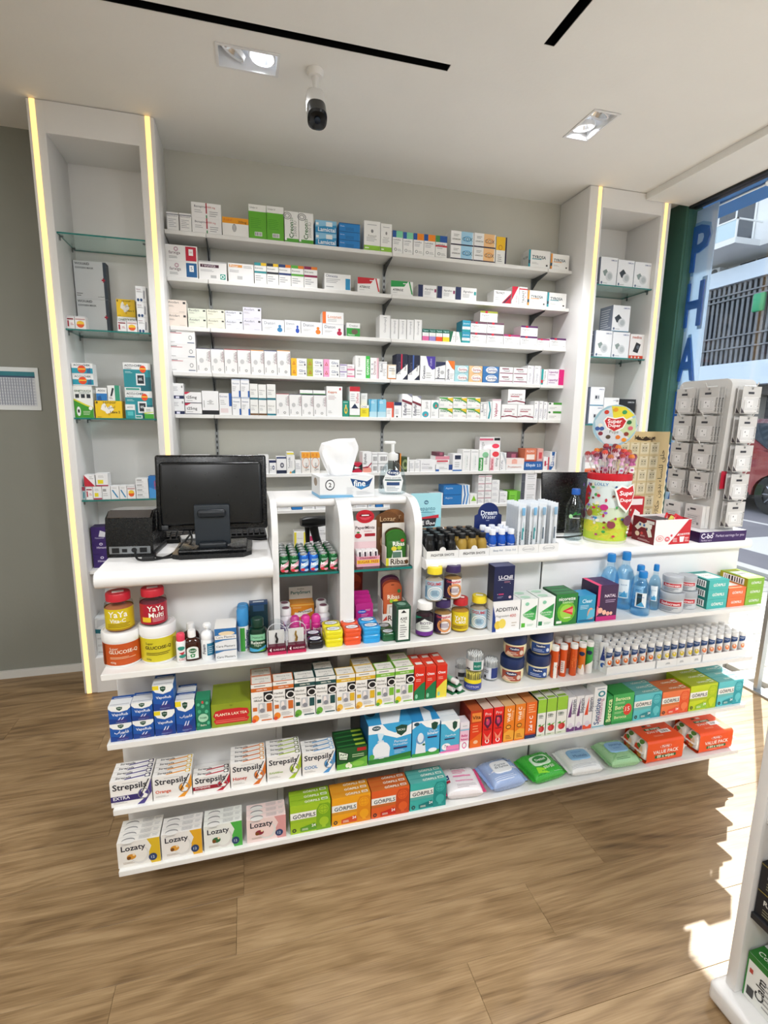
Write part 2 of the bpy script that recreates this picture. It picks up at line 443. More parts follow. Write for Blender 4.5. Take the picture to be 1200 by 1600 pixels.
floor = struct('floor', MB().box(-3.6, 2.25, -5.3, 0, -.06, -.004, M('4a3a28', .7)))
PW, PL = .177, 1.187
SEAM = {0: -.497, 1: -.797, 2: .11, -1: .71, -2: 1.0, 3: -.2, -3: .25, 4: .6}
pm = {}
def plank_mesh(x0, x1):
    k = round(x1-x0, 3)
    if k not in pm:
        g = .0003; mb = MB(); w, e = (x1-x0)/2-g, PW/2-g; b = .0007
        mb.add([(-w, -e, -b), (w, -e, -b), (w, e, -b), (-w, e, -b), (-w+b, -e+b, 0), (w-b, -e+b, 0), (w-b, e-b, 0), (-w+b, e-b, 0), (-w, -e, -.004), (w, -e, -.004), (w, e, -.004), (-w, e, -.004)],
               [(4, 5, 6, 7), (0, 1, 5, 4), (1, 2, 6, 5), (2, 3, 7, 6), (3, 0, 4, 7), (8, 9, 1, 0), (9, 10, 2, 1), (10, 11, 3, 2), (11, 8, 0, 3)], OAK)
        pm[k] = mb.mesh('plank')
    return pm[k]
for j in range(-10, 20):
    y1 = -1.696-j*PW; y0 = y1-PW
    if y1 > .17 or y0 < -5.3: continue
    if y1 > 0: continue
    s = SEAM.get(j, (j*.431+.3) % PL)
    x = s-PL*4
    while x < 2.25:
        a, c = max(x, -3.6), min(x+PL, 2.25)
        if c-a > .05: ob('plank', plank_mesh(a, c), floor, ((a+c)/2, (y0+y1)/2, 0))
        x += PL
# the last narrow row against the wall
ytop = -1.696+9*PW
x = -3.6
while x < 2.2:
    c = min(x+PL, 2.25); mb = MB().box(-(c-x)/2+.0006, (c-x)/2-.0006, ytop+.0006, -.0006, -.004, 0, OAK); ob('plank', mb, floor, ((x+c)/2, 0, 0)); x += PL

# ------------------------------------------------------------------ shop window (right side)
XW = 2.25
HEAD = H-.036
fr = M('20262a', .35, .3); alu = M('a9adb0', .3, .7)
w = MB().box(XW-.005, XW+.055, -5.3, -.30, HEAD-.016, HEAD, fr).box(XW-.02, XW+.06, -5.3, -.30, -.01, .012, alu)
win = struct('window_1', w)
MULL = [-1.129, -2.75, -4.1]
for my in MULL: ob('mullion', MB().box(XW+.004, XW+.034, my-.011, my+.011, .012, HEAD-.016, alu), win)
ed = [-.30]+MULL+[-5.3]
for a, c in zip(ed[:-1], ed[1:]):
    ob('pane', MB().box(XW+.014, XW+.024, c+.012, a-.012, .012, HEAD-.016, GLASS), win)
struct('wall_right', MB().box(XW, XW+.1, -.30, 0, 0, H+.15, M('476f61', .35)).box(XW-.016, XW, -.296, 0, 0, HEAD, M('476f61', .3)))

# ------------------------------------------------------------------ shelf towers with warm light strips
LEDM = M('ffd083', .5, 0, 1.15)
def tower(x0, x1, nx0, nx1, nz0, nz1, strips, label, y0=-.295):
    root = empty('display_tower', ((x0+x1)/2, y0, 0), label, 'display tower', 'display towers')
    def P(name, mb, lab=None):
        o = ob(name, mb, root, (-(x0+x1)/2, -y0, 0)); 
        if lab: o['label'] = lab
    r = .006
    P('frame', MB().rbox(x0, nx0, y0, -.002, .002, H-.002, LACQ, r).rbox(nx1, x1, y0, -.002, .002, H-.002, LACQ, r)
      .box(nx0-r, nx1+r, y0+.001, -.002, nz1, H-.003, LACQ).box(nx0-r, nx1+r, y0+.001, -.002, .002, nz0, LACQ))
    P('back_panel', MB().box(nx0, nx1, -.012, -.002, nz0, nz1, LACQ))
    for s in strips:
        P('light_strip', MB().box(s-.0105, s+.0105, y0-.0025, y0+.004, .004, H-.004, LEDM), 'warm glowing light strip')
    return root
NLx0, NLx1, NRx0, NRx1 = -1.222, -.849, 1.642, 2.05
tower(-1.29, -.777, NLx0, NLx1, .197, 2.67, (-1.266, -.806), 'white shelf tower with glowing strips beside the grey wall')
tower(1.545, 2.12, NRx0, NRx1, .197, 2.69, (1.612, 2.083), 'white shelf tower with glowing strips beside the shop window')

TEAL = M('1d7a73', .25)
def glass_shelf(x0, x1, y0, y1, z, label, pins=True, th=.007):
    r = empty('glass_shelf', ((x0+x1)/2, y0, z), label, 'glass shelf', 'glass shelves'); cx = (x0+x1)/2
    ob('glass_pane', MB().box(x0-cx, x1-cx, 0, y1-y0, -th, 0, TEAL, {'T': SHELFGLASS, 'B': SHELFGLASS}), r)
    if pins:
        for px in (x0-cx+.0005, x1-cx-.0005):
            s = 1 if px < 0 else -1
            for py in (.035, y1-y0-.05):
                ob('shelf_pin', MB().box(min(px, px+s*.016), max(px, px+s*.016), py-.005, py+.005, -th-.006, -th-.0002, M('6f7577', .3, .8)).box(min(px, px+s*.004), max(px, px+s*.004), py-.005, py+.005, -th-.02, -th-.006, M('6f7577', .3, .8)), r)
GZ = [2.274, 1.854, 1.441, 1.036]
for i, z in enumerate(GZ):
    glass_shelf(NLx0+.001, NLx1-.001, -.283, -.02, z, '%s glass shelf from the top in the left tower' % ORD[i])
    glass_shelf(NRx0+.001, NRx1-.001, -.283, -.02, z, '%s glass shelf from the top in the right tower' % ORD[i])

# ------------------------------------------------------------------ wall shelves on slotted rails
SX0, SX1 = -.776, 1.544
ZS = [2.357, 2.138, 1.900, 1.675, 1.458, 1.136, .925, .70]
RX = [-.58, .398, 1.378]
GREYM = M('55595b', .4, .6)
for i, rx in enumerate(RX):
    r = MB().box(-.009, .009, -.004, 0, 0, 1.95, M('9b9e9f', .4, .5))
    for k in range(58): r.box(-.0035, .0035, -.0045, -.0035, .04+k*.0325, .056+k*.0325, M('2a2b2c', .7))
    ob('slotted_rail', r, None, (rx, -.001, .55), 0, ['leftmost slotted metal rail on the back wall behind the shelves', 'middle slotted metal rail on the back wall behind the shelves', 'rightmost slotted metal rail on the back wall behind the shelves'][i], 'rail', 'slotted rails on the back wall')
SHN = ['top', 'second', 'third', 'fourth', 'fifth', 'sixth', 'seventh', 'eighth']
for i, zs in enumerate(ZS):
    r = empty('wall_shelf', (0, 0, zs+.008), 'white wall shelf, %s from the top behind the counter' % (SHN[i] if i else 'first'), 'wall shelf', 'wall shelves behind the counter')
    ed = [SX0]+RX+[SX1]
    for a, c in zip(ed[:-1], ed[1:]):
        ob('board', MB().rbox(a+.0008, c-.0008, -.178, -.008, -.02, 0, BOARD, .002, 1), r)
    for rx in RX:
        br = MB().prism([(-.168, -.0205), (-.168, -.026), (-.06, -.05), (-.006, -.085), (-.006, -.0205)], 'x', rx-.003, rx+.003, GREYM)
        ob('bracket', br, r)

# ------------------------------------------------------------------ track slots, recessed lamps, camera on the ceiling
for (x0, x1, y0, y1), lab in ((HOLES[0], 'long black track slot running across the ceiling'), (HOLES[1], 'black track slot running towards the viewer on the ceiling')):
    b = M('0a0a0b', .4); z0, z1 = H+.001, H+.055; t = .003
    mb = MB().box(x0+.001, x1-.001, y0+.001, y1-.001, z1-t, z1, b).box(x0+.001, x0+t, y0+.001, y1-.001, z0, z1-t, b).box(x1-t, x1-.001, y0+.001, y1-.001, z0, z1-t, b)
    mb.box(x0+t, x1-t, y0+.001, y0+t, z0, z1-t, b).box(x0+t, x1-t, y1-t, y1-.001, z0, z1-t, b)
    r = ob('track_slot', mb, None, (0, 0, 0), 0, lab, 'track light slot', 'ceiling track slots')
    if x1-x0 > y1-y0: rail = MB().box(x0+.01, x1-.03, (y0+y1)/2-.009, (y0+y1)/2+.009, z1-.02, z1-t, M('1a1a1c', .3, .5))
    else: rail = MB().box((x0+x1)/2-.009, (x0+x1)/2+.009, y0+.01, y1-.03, z1-.02, z1-t, M('1a1a1c', .3, .5))
    ob('track_rail', rail, r)
def downlight(cx, cy, along_y, tilt, lit, label):
    root = empty('recessed_lamp', (cx, cy, H), label, 'ceiling light', 'twin recessed ceiling lamps', PI/2 if along_y else 0)
    wm = M('e6e7e8', .4); a, b = .118, .068; ia, ib = .108, .058
    f = MB()
    for x0, x1, y0, y1 in ((-a, a, -b, -ib), (-a, a, ib, b), (-a, -ia, -ib, ib), (ia, a, -ib, ib)): f.box(x0, x1, y0, y1, -.004, -.0005, wm)
    for x0, x1, y0, y1 in ((-ia-.002, ia+.002, -ib-.002, -ib), (-ia-.002, ia+.002, ib, ib+.002), (-ia-.002, -ia, -ib, ib), (ia, ia+.002, -ib, ib)): f.box(x0, x1, y0, y1, -.0005, .075, wm)
    f.box(-ia, ia, -ib, ib, .075, .077, wm)
    ob('trim_frame', f, root)
    for i, x in enumerate((-.054, .054)):
        tl = tilt[i]; mt = Matrix.Rotation(tl[0], 4, 'X') @ Matrix.Rotation(tl[1], 4, 'Y')
        c = (x, 0, .030)
        ring = MB().lathe([(.050, .004), (.051, -.012), (.046, -.014), (.044, -.008), (.044, .004)], wm, 28, c, cap=False, tf=mt)
        h = ob('lamp_ring', ring, root)
        ob('reflector', MB().lathe([(.0437, -.007), (.038, .006), (.026, .022), (.014, .028)], M('d5d8da', .18, .85, .10 if lit[i] else .03), 28, c, cap=False, tf=mt), h)
        ob('bulb', MB().lathe([(.0, .012), (.012, .014), (.016, .022), (.012, .028)], M('f2f6ff', .3, 0, 60. if lit[i] else 2.0), 20, c, tf=mt), h)
        if lit[i]:
            l = bpy.data.lights.new('lamp', 'SPOT'); l.energy = 45; l.spot_size = math.radians(110); l.spot_blend = .6; l.shadow_soft_size = .03; l.color = (.97, .98, 1)
            o = bpy.data.objects.new('lamp', l); COL.objects.link(o); o.location = (cx+(0 if along_y else x), cy+(x if along_y else 0), H-.012)
downlight(-.366, -.802, False, [(.25, .5), (-.1, .1)], [0, 1], 'twin recessed ceiling lamp left of the security camera')
downlight(1.164, -.799, True, [(.3, -.3), (-.1, -.1)], [0, 1], 'twin recessed ceiling lamp over the right end of the counter')
for i, (px, py) in enumerate(PANELS):
    r = ob('ceiling_panel', MB().box(-.3, .3, -.3, .3, -.012, -.0005, M('e8e8e8', .4)), None, (px, py, H), 0, ['square light panel over the left of the shop floor', 'square light panel behind the viewer, left of centre', 'square light panel behind the viewer, right of centre', 'square light panel in the rear left corner'][i], 'ceiling light', 'square ceiling light panels')
    ob('diffuser', MB().box(-.28, .28, -.28, .28, -.015, -.012, M('ffffff', .5, 0, 3.)), r)

# bullet camera
r = empty('security_camera', (-.111, -.816, H), 'white bullet security camera with black face hanging from the ceiling', 'camera')
ob('mount', MB().lathe([(.0, -.0005), (.034, -.0005), (.034, -.010), (.026, -.022), (.0, -.024)][::-1], WHITE, 28), r)
mt = Vector((-.02, -.58, -.80)).normalized().to_track_quat('Z', 'Y').to_matrix().to_4x4()
ob('arm', MB().tube([(0, 0, -.02), (0, -.004, -.05), (0, -.008, -.072)], [.013, .011, .012], WHITE, 14), r)
c = (0.0, -.012, -.13)
bd = ob('housing', MB().lathe([(.028, -.055), (.033, -.045), (.034, .05), (.037, .06)], WHITE, 28, c, tf=mt, sq=(.75, 1, 1.05)), r)
ob('sun_hood', MB().lathe([(.0365, -.05), (.0375, -.045), (.0376, .030), (.036, .030), (.036, -.045)], WHITE, 28, c, tf=mt, cap=False, sq=(.7, 1, 1.06)), bd)
ob('face', MB().lathe([(.0372, .030), (.0376, .092), (.030, .099), (.0, .095)], M('121416', .15), 28, c, tf=mt, sq=(.75, 1, 1.05)), bd, label='black glossy camera face')
ob('lens', MB().lathe([(.013, .096), (.012, .101), (.0, .102)], M('0d1a2a', .05), 18, c, tf=mt), bd)

# notice on the grey wall
mb = MB().box(-.26, 0, -.004, 0, 0, .215, M('e8ecee', .25)); fm = lambda u, v, e: (-.26+u*.26, -.004-e, v*.215)
ops = ['r .04 .1 .94 .88 d9dde4', 'r .04 .80 .94 .9 2f7f8c', 'r .04 .76 .94 .8 39506e']+['r %.3f .12 %.3f .75 8d94a6' % (.06+i*.045, .075+i*.045) for i in range(19)]+['r .05 %.3f .93 %.3f a7adbb' % (.15+i*.07, .16+i*.07) for i in range(9)]
mb.print_on(ops, fm, .26/.215)
r = ob('wall_notice', mb, None, (-1.446, -.003, 1.475), 0, 'printed rota sheet in a clear sleeve on the grey wall', 'notice')
# ------------------------------------------------------------------ display counter
GX0, GX1, GY, PY = -.826, 1.49, -1.662, -1.51
ZG = [.752+.009, .542+.009, .334+.009, .130+.009]       # shelf tops: A, B, C, D
BX = [-.358, -.150, -.105, .122]                        # outer edges of the arched bays: left bay, right bay
ROOTC = root = empty('display_counter', (.33, -1.3, 0), 'long white display counter with four open front shelves', 'counter')
def CP(name, mb, lab=None):
    return ob(name, mb, root, (-.33, 1.3, 0), 0, lab)
# carcass: left box, right box, recessed bay back
CP('front_panel', MB().rbox(GX0, BX[0]-.0008, PY, PY+.018, .001, .985, LACQ, .002, 1))
CP('front_panel', MB().rbox(BX[3]+.0008, .605, PY, PY+.018, .001, .972, LACQ, .002, 1))
CP('front_panel', MB().rbox(.612, 1.53, PY, PY+.018, .001, .952, LACQ, .002, 1))
CP('end_panel', MB().rbox(GX0, GX0+.018, PY+.0185, -1.06, .001, .985, LACQ, .002, 1))
CP('end_panel', MB().rbox(1.512, 1.53, PY+.0185, -1.0, .001, .952, LACQ, .002, 1))
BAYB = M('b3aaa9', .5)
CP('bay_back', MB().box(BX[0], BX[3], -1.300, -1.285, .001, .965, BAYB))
for i, z in enumerate(ZG):
    mb = MB().rbox(GX0, GX1, GY, PY-.0008, z-.018, z, BOARD, .0015, 1)
    CP('shelf', mb)
    for a, c in ((BX[0]+.0195, BX[1]-.0005), (BX[2]+.0005, BX[3]-.0265)):
        CP('bay_floor', MB().box(a, c, PY-.0004, -1.301, z-.018, z-.0003, BOARD))
    for x in (-.76, -.41, .15, .52, .95, 1.4):
        CP('shelf_stud', MB().lathe([(.011, PY-.022), (.011, PY-.001)], M('6d7678', .3, .7), 18, (x, 0, z-.029), axis='y'))
CP('cable_slit', MB().box(.6055, .6115, PY+.006, PY+.012, .001, .95, M('3a3c3e', .6)))
# worktops
def nosed_top(x0, x1, y0, y1, z, th, r):
    p = []
    for k in range(9):
        a = PI/2+PI*k/8; p.append((y0+r+r*math.cos(a), z-th/2+(th/2)*math.sin(a)))
    p = p+[(y1, z-th), (y1, z)]
    return p
def worktop(name, x0, x1, y0, y1, z, th, r, lab):
    mb = MB().prism(nosed_top(x0, x1, y0, y1, z, th, r), 'x', x0, x1, LACQ, True)
    return ob(name, mb, None, (0, 0, 0), 0, lab, 'worktop', 'white worktops on the counter')
TL, TC, TR = 1.034, 1.009, .990
worktop('worktop', -.832, BX[0]-.001, -1.625, -1.04, TL, .046, .02, 'white round-nosed worktop under the monitor and printer')
worktop('worktop', BX[3]+.001, .607, -1.605, -1.22, TC, .034, .015, 'white raised worktop under the small shot bottles and toothbrushes')
worktop('worktop', .611, 1.562, -1.535, -.98, TR, .034, .008, 'white lower worktop under the lollipop drum and earring stand')
# arched bay unit
AZ, R = 1.198, .105
def side_poly(y0, y1, z0):
    p = [(y1, z0), (y1, AZ)]
    for k in range(9):
        a = PI/2+PI/2*k/8; p.append((y0+R+R*math.cos(a), AZ-R+R*math.sin(a)))
    return p+[(y0, z0)]
def arch_side(x0, x1):
    out = MB()
    P = side_poly(-1.562, -1.262, ZG[0]+.0006); P = P[::-1]
    out.prism(P, 'x', x0, x1, LACQ, True)
    return out
AP = CP
WALLS = ((BX[0], BX[0]+.019), (BX[1], BX[2]), (BX[3]-.026, BX[3]))
BAY = ((BX[0]+.0195, BX[1]-.0005), (BX[2]+.0005, BX[3]-.0265))
for x0, x1 in WALLS:
    CP('bay_divider', MB().box(x0, x1, PY+.0005, -1.301, .001, ZG[0]-.0185, LACQ))
    AP('arched_panel', arch_side(x0, x1))
for a, c in BAY:
    AP('top_board', MB().prism([(y, z) for y, z in nosed_top(0, 0, -1.468, -1.262, AZ-.0005, .026, .012)], 'x', a, c, LACQ, True))
glass_shelf(*BAY[0], -1.548, -1.302, .976, 'glass shelf holding the small drink cans in the left bay', False, .008)
glass_shelf(*BAY[1], -1.548, -1.302, .976, 'glass shelf holding mint packets in the right bay', False, .008)
# ------------------------------------------------------------------ cartons on the wall shelves
WY = -.172
def st(name, s): STY[name] = s
GT = 'l .1 .6 .12 .34 3 b9b9bd'
st('wtall', 'f1f0ee|r 0 .86 1 .9 4a4d66;t Neurorubine .08 .9 .8 2a2d4a;l .15 .8 .15 .65 5 b8b8bc;r .02 0 .05 .86 9a9aa5')
st('bona', 'f2f1f0|t Bonapime .1 .5 .72 444455;t 1000_mg .52 .8 .72 c23a44;l .1 .45 .3 .55 2 b9b9bd;r .48 .3 .52 1 b03040;r .48 0 .52 .2 3a8f5a;l .6 .92 .1 .5 3 a9a9ad')
st('kera', 'f2f1ee|r 0 .68 1 1 f0a018;t Kedrol .06 .36 .86 e05a20;t 200mg .6 .92 .78 5a2a10;e .45 .45 .08 .22 999;r .4 .25 .5 .6 bdbdbd')
st('ural', '62b02c|r 0 .8 1 1 f2f2ee;t Uralyt_U .08 .5 .9 333;l .1 .7 .3 .62 6 4f9a22;b .32 .74 .08 .2')
st('creon', 'f3f3f0|r 0 0 1 .12 58a83a;v+ Creon .14 .66 .48 2f6b34;v 25 .68 .8 .5 2f6b34;v 25000_IU .2 .7 .75 999;o .2 .85 .3 .12 .8 9a9a9a;o .2 .85 .18 .07 .7 9a9a9a;r 0 .05 .14 .15 fff')
st('lamic', '2f8fc4|p 0 .45 1 .7 1 1 0 1 8cc3e2;r .5 .55 .8 .9 e8eef2;t+ Lamictal .12 .95 .28 eef4f8;r .02 .6 .15 .8 f2f2f2')
st('bluest', '1f7fc6|r 0 .9 1 1 17609a;t Diovan .05 .25 .6 dfeaf4;r .3 .1 .7 .5 1a72b4')
st('fluoh', 'f2f2ef|r 0 0 1 .17 8fc43a;e .5 .66 .08 .06 888;t Fluimucil .25 .75 .5 777;l .15 .85 .3 .46 3 b5b5b8;l .2 .8 .84 .9 1 b5b5b8;r .06 .06 .3 .1 e8f2d8')
def five(n, a, b, band=None): st(n, f'f2f2f0|r 0 .7 .36 1 {a};r .36 .7 1 1 {b};'+(f'r 0 .48 1 .56 {band};' if band else '')+'t Lamidus .1 .8 .6 333355;l .1 .7 .38 .52 2 b0b0b8;o .3 .16 .14 .07 .6 999;l .5 .92 .08 .2 2 aaa')
five('fv1', '2456a0', '7fd0a8'); five('fv2', '2456a0', 'f08a20'); five('fv3', '3a8a4a', '2456a0', 'd03040')
def cox(n, c, d): st(n, f'f3f3f3|r .45 0 .95 1 {c};r 0 0 1 .09 2a2440;t+ LONGCOX .06 .42 .42 333;l .12 .36 .6 .8 2 999;o .72 .5 .17 .2 .75 {d};t COX .5 .95 .48 4b5d6e')
cox('coxb', 'a6d4ee', '5fa8d8'); cox('coxo', 'f6c890', 'e89a40')
st('coxv', 'f3f3f0|r 0 .5 .85 1 f2c22c;r .86 0 1 1 2a2440;o .4 .6 .2 .1 .7 d08a20;l .15 .6 .05 .35 4 a0a0a0')
def tyr(n, c): st(n, f'f1f1ef side=e6e6e4|r 0 0 .09 1 {c};r 0 .2 .09 .4 2a4a58;t+ TYROSA .16 .8 .6 2f4a55;r .16 .46 .6 .5 {c};l .16 .5 .18 .3 2 bbb;r .82 .1 .9 .2 444;L:t TYROSA .1 .9 .6 2f4a55;L:r 0 0 .3 1 dadad8')
tyr('tyrt', '2a9aa8'); tyr('tyro', 'e8953a')
where = ['%s wall shelf' % s for s in SHN]
GRP = ['medicine cartons on %s' % w for w in where]
row(where[0], GRP[0], WY, ZS[0]+.008, [
 (261, 280, 28, 'wtall', 'slim white carton with navy title'), (281, 300, 28, 'wtall', 'slim white carton with navy title'),
 (300.5, 347, 23.5, 'bona', 'wide white carton with red print', 2), (348, 389, 29, 'kera', 'white carton with orange top'),
 (389.5, 417, 53, 'ural', 'tall lime green carton'), (417.4, 444, 53, 'ural', 'tall lime green carton'),
 (445, 467, 48, 'creon', 'tall white carton with green foot'), (467.4, 490, 48, 'creon', 'tall white carton with green foot'),
 (493, 526, 19.5, 'lamic', 'blue and white carton', 2), (530, 562.5, 12.8, 'bluest', 'flat bright blue carton', 3),
 (568.5, 594, 46, 'fluoh', 'tall white carton with lime foot'), (594.5, 612, 44, 'fluoh', 'narrow white carton with lime foot'),
 (613, 629, 35, 'fv1', 'white carton with blue and mint top'), (629.4, 645, 34, 'fv1', 'white carton with blue and mint top'),
 (645.6, 661.6, 34, 'fv2', 'white carton with blue and orange top'), (662, 679.6, 34, 'fv2', 'white carton with blue and orange top'),
 (680, 698, 34, 'fv3', 'white carton with green, blue and red bands'),
 (703.5, 739, 22, 'coxb', 'white carton with pale blue swirl', 2), (739.5, 773, 22, 'coxo', 'white carton with orange swirl', 2),
 (774, 790.5, 42, 'coxv', 'upright carton with yellow upper half'), (825, 858.6, 27, 'tyrt', 'white carton with teal edge'), (859.5, 888.4, 24, 'tyro', 'white carton with orange edge')])
def forx(n, c, num): st(n, f'f1f0ee|r .63 .06 .97 .94 {c};r .73 .4 .87 .8 f4f4f4;t {num} .77 .83 .6 {c};o .33 .75 .07 .14 .5 c9a9b4;t farxiga .1 .46 .5 6a4a58;l .1 .4 .15 .32 2 999')
forx('frx1', 'c41f3a', '10'); forx('frx2', '1f5f96', '5')
st('twyn', 'f1f0ef|r 0 .93 1 1 bfbfc0;r .06 .66 .72 .82 4a2438;t Twynsta .1 .6 .74 e8d8e0;l .06 .7 .42 .55 2 b5b5b8;r .42 .1 .62 .25 c0c0c0;r .76 .06 .95 .34 2fa08f;o .85 .2 .07 .1 .6 fff')
st('pran', 'f1f0ef|r .04 .78 .55 .92 e8a050;t Pritor .08 .4 .85 fff;l .6 .95 .75 .9 2 aaa;l .06 .5 .5 .65 2 b5b5b8;r .35 .15 .55 .32 c4c4c4')
def ent(n, a, b, c): st(n, f'f1f1ef|r 0 .86 .55 1 {a};r .55 .86 1 1 {b};r 0 .5 1 .6 {c};t Entresto .06 .7 .74 444;l .08 .8 .12 .42 3 b0b0b5')
for n, a, b, c in (('en1', '2a8f96', 'e8c020', '2a8f96'), ('en2', '20242e', 'e8c020', '20242e'), ('en3', '243a70', 'e07a20', '243a70'), ('en4', '5aa83a', 'e07a20', '5aa83a'), ('en5', '8a1f4a', 'e07a20', '8a1f4a')): ent(n, a, b, c)
st('olm', 'f1f1f0|r .8 .05 .98 .75 2a8fc0;t Olmesta .05 .5 .85 2a3a70;l .06 .6 .4 .7 3 b5b5b8;l .06 .5 .1 .25 1 b5b5b8')
def ator(n, c): st(n, f'f1f1ef|p 0 1 .78 1 .6 .62 0 .55 {c};p .8 1 .86 1 1 .1 .94 .1 {c};r .55 .8 .72 .86 f2f2f2;t+ ATEROZ .08 .56 .36 222;l .08 .4 .12 .2 1 bbb')
ator('atr', 'c81f2c'); ator('atg', '239a4a')
def apro(n, c): st(n, f'f1f1f0|r 0 0 .26 1 1f2a55;t Aprelvo .36 .82 .66 445;r .88 .45 .98 .72 {c};l .34 .8 .2 .5 3 b5b5b8')
apro('apm', '8a2a5a'); apro('apt', '2a9a9a')
st('telf', 'f1f0ef|t+ TELFAST .08 .62 .8 333;p .45 0 1 0 1 .85 b01f35;p .5 .0 .62 0 1 .6 1 .7 3a2440;l .08 .4 .2 .5 2 bbb')
st('telu', 'f1f0ef|p 0 1 0 .2 .9 1 c4203a;v ULTRA .1 .5 .7 a02038'); st('telw', 'f1f0ef|r 0 .85 1 .92 c4203a;v+ TELFAST .1 .8 .5 444;l .7 .9 .1 .8 3 c9a9ae')
row(where[1], GRP[1], WY, ZS[1]+.008, [
 (260.5, 310, 25, ['frx2', 'frx1'], 'wide white carton with coloured square', 2), (311, 355, 29, 'twyn', 'white carton with plum title bar'), (357, 397, 29, 'pran', 'white carton with pale orange title bar'),
 (398, 417, 33, 'en1', 'carton with teal band and yellow corner'), (417.4, 435.6, 33, 'en2', 'carton with black band and yellow corner'), (436, 455, 33, 'en3', 'carton with navy band and orange corner'), (455.4, 475, 33, 'en4', 'carton with green band and orange corner'), (475.4, 496, 33, 'en5', 'carton with maroon band and orange corner'),
 (507, 548, 25, 'olm', 'white carton with blue patch'), (558.6, 593, 23, 'atr', 'white carton with red wedge'), (610.5, 645, 22, 'atg', 'white carton with green wedge'),
 (653, 682, 19, 'apm', 'small carton with navy end'), (683, 711, 19, 'apm', 'small carton with navy end'), (711.4, 744, 20, 'apt', 'small carton with navy end and teal tab'),
 (771, 798, 20, 'telf', 'white carton with dark red wedge'), (799, 810, 28, 'telu', 'upright red and white carton'), (810.4, 823, 28, 'telw', 'upright white carton with red line'),
 (823.6, 853.5, 24, 'tyro', 'white carton with orange edge'), (854, 884, 23, 'tyrt', 'white carton with teal edge')])
def amar(n, c): st(n, f'{c} side=e9e6e2|t Avodart .06 .62 .82 666;r .82 .72 .95 .88 444;l .06 .4 .45 .6 2 b5b0aa;l .6 .94 .08 .14 1 aaa')
for n, c in (('am1', 'eee0d4'), ('am2', 'e4ead8'), ('am3', 'ecebd6'), ('am4', 'e4e6f2'), ('am5', 'dcdae8')): amar(n, c)
def dia(n, c): st(n, f'f0f0f1|r 0 .93 1 1 dfdfe4;t Diaton .1 .6 .72 5a6478;l .1 .5 .2 .4 2 bbb;e .8 .2 .12 .2 {c};e .8 .5 .07 .12 {c}')
for n, c in (('di1', '3a80b0'), ('di2', '2a4fb0'), ('di3', 'e8802a'), ('di4', 'b8204a')): dia(n, c)
st('diox', 'f0f0f0|r 0 0 .16 1 e8702a;t Losanet .25 .9 .6 e08040;l .25 .8 .15 .4 2 bbb')
st('grnb', 'f1f1f0|r 0 0 1 .62 2f9a3a;t Crestor .2 .85 .8 666;e .6 .35 .25 .2 6a5a4a;t Nexium .1 .6 .12 fff')
st('wv', 'f2f2f1|v Glucophage .25 .85 .5 9a9aa2;r .35 .88 .65 .9 777;r .93 0 1 1 dcdcdc')
def sm4(n, a, b): st(n, f'f0f0ee top={a} side={a}|r 0 .7 1 1 1f6a5a;r .25 .4 .8 .55 e8e8e8;r 0 0 1 .38 {b};t Tegretol .1 .9 .84 dff')
sm4('s1', '1f6a5a', 'e06aa0'); sm4('s2', '1f6a5a', '9a8ac8'); sm4('s3', '1f6a5a', 'e8502a'); sm4('s4', '1f6a5a', 'e8d22a')
st('s5', 'f0f0ee|p 0 0 0 1 .6 1 .2 0 1f6a4a;l .5 .9 .2 .6 3 aaa'); st('s6', 'f0f0ee|p .5 1 1 1 1 0 .9 0 1f8a7a;l .1 .5 .2 .6 3 aaa')
st('tealst', 'f0f0ee side=2a94b0|r 0 .45 1 1 2a94b0;r 0 0 1 .2 2a9aa0;t Janumet .1 .9 .7 e8f4f8;l .1 .8 .22 .4 2 bbb')
def mar(n, c): st(n, f'f1f0f0 top={c} side=e8e6e6|r 0 .82 1 1 {c};r .28 .8 .42 1 c8203a;t Xigduo .08 .5 .6 777;l .08 .6 .2 .45 2 bbb;r .82 .12 .94 .24 ccc')
mar('ma', '6a4a5a'); mar('mo', '9aa03a'); mar('mp', 'a03a70'); mar('mv', '5a2a60')
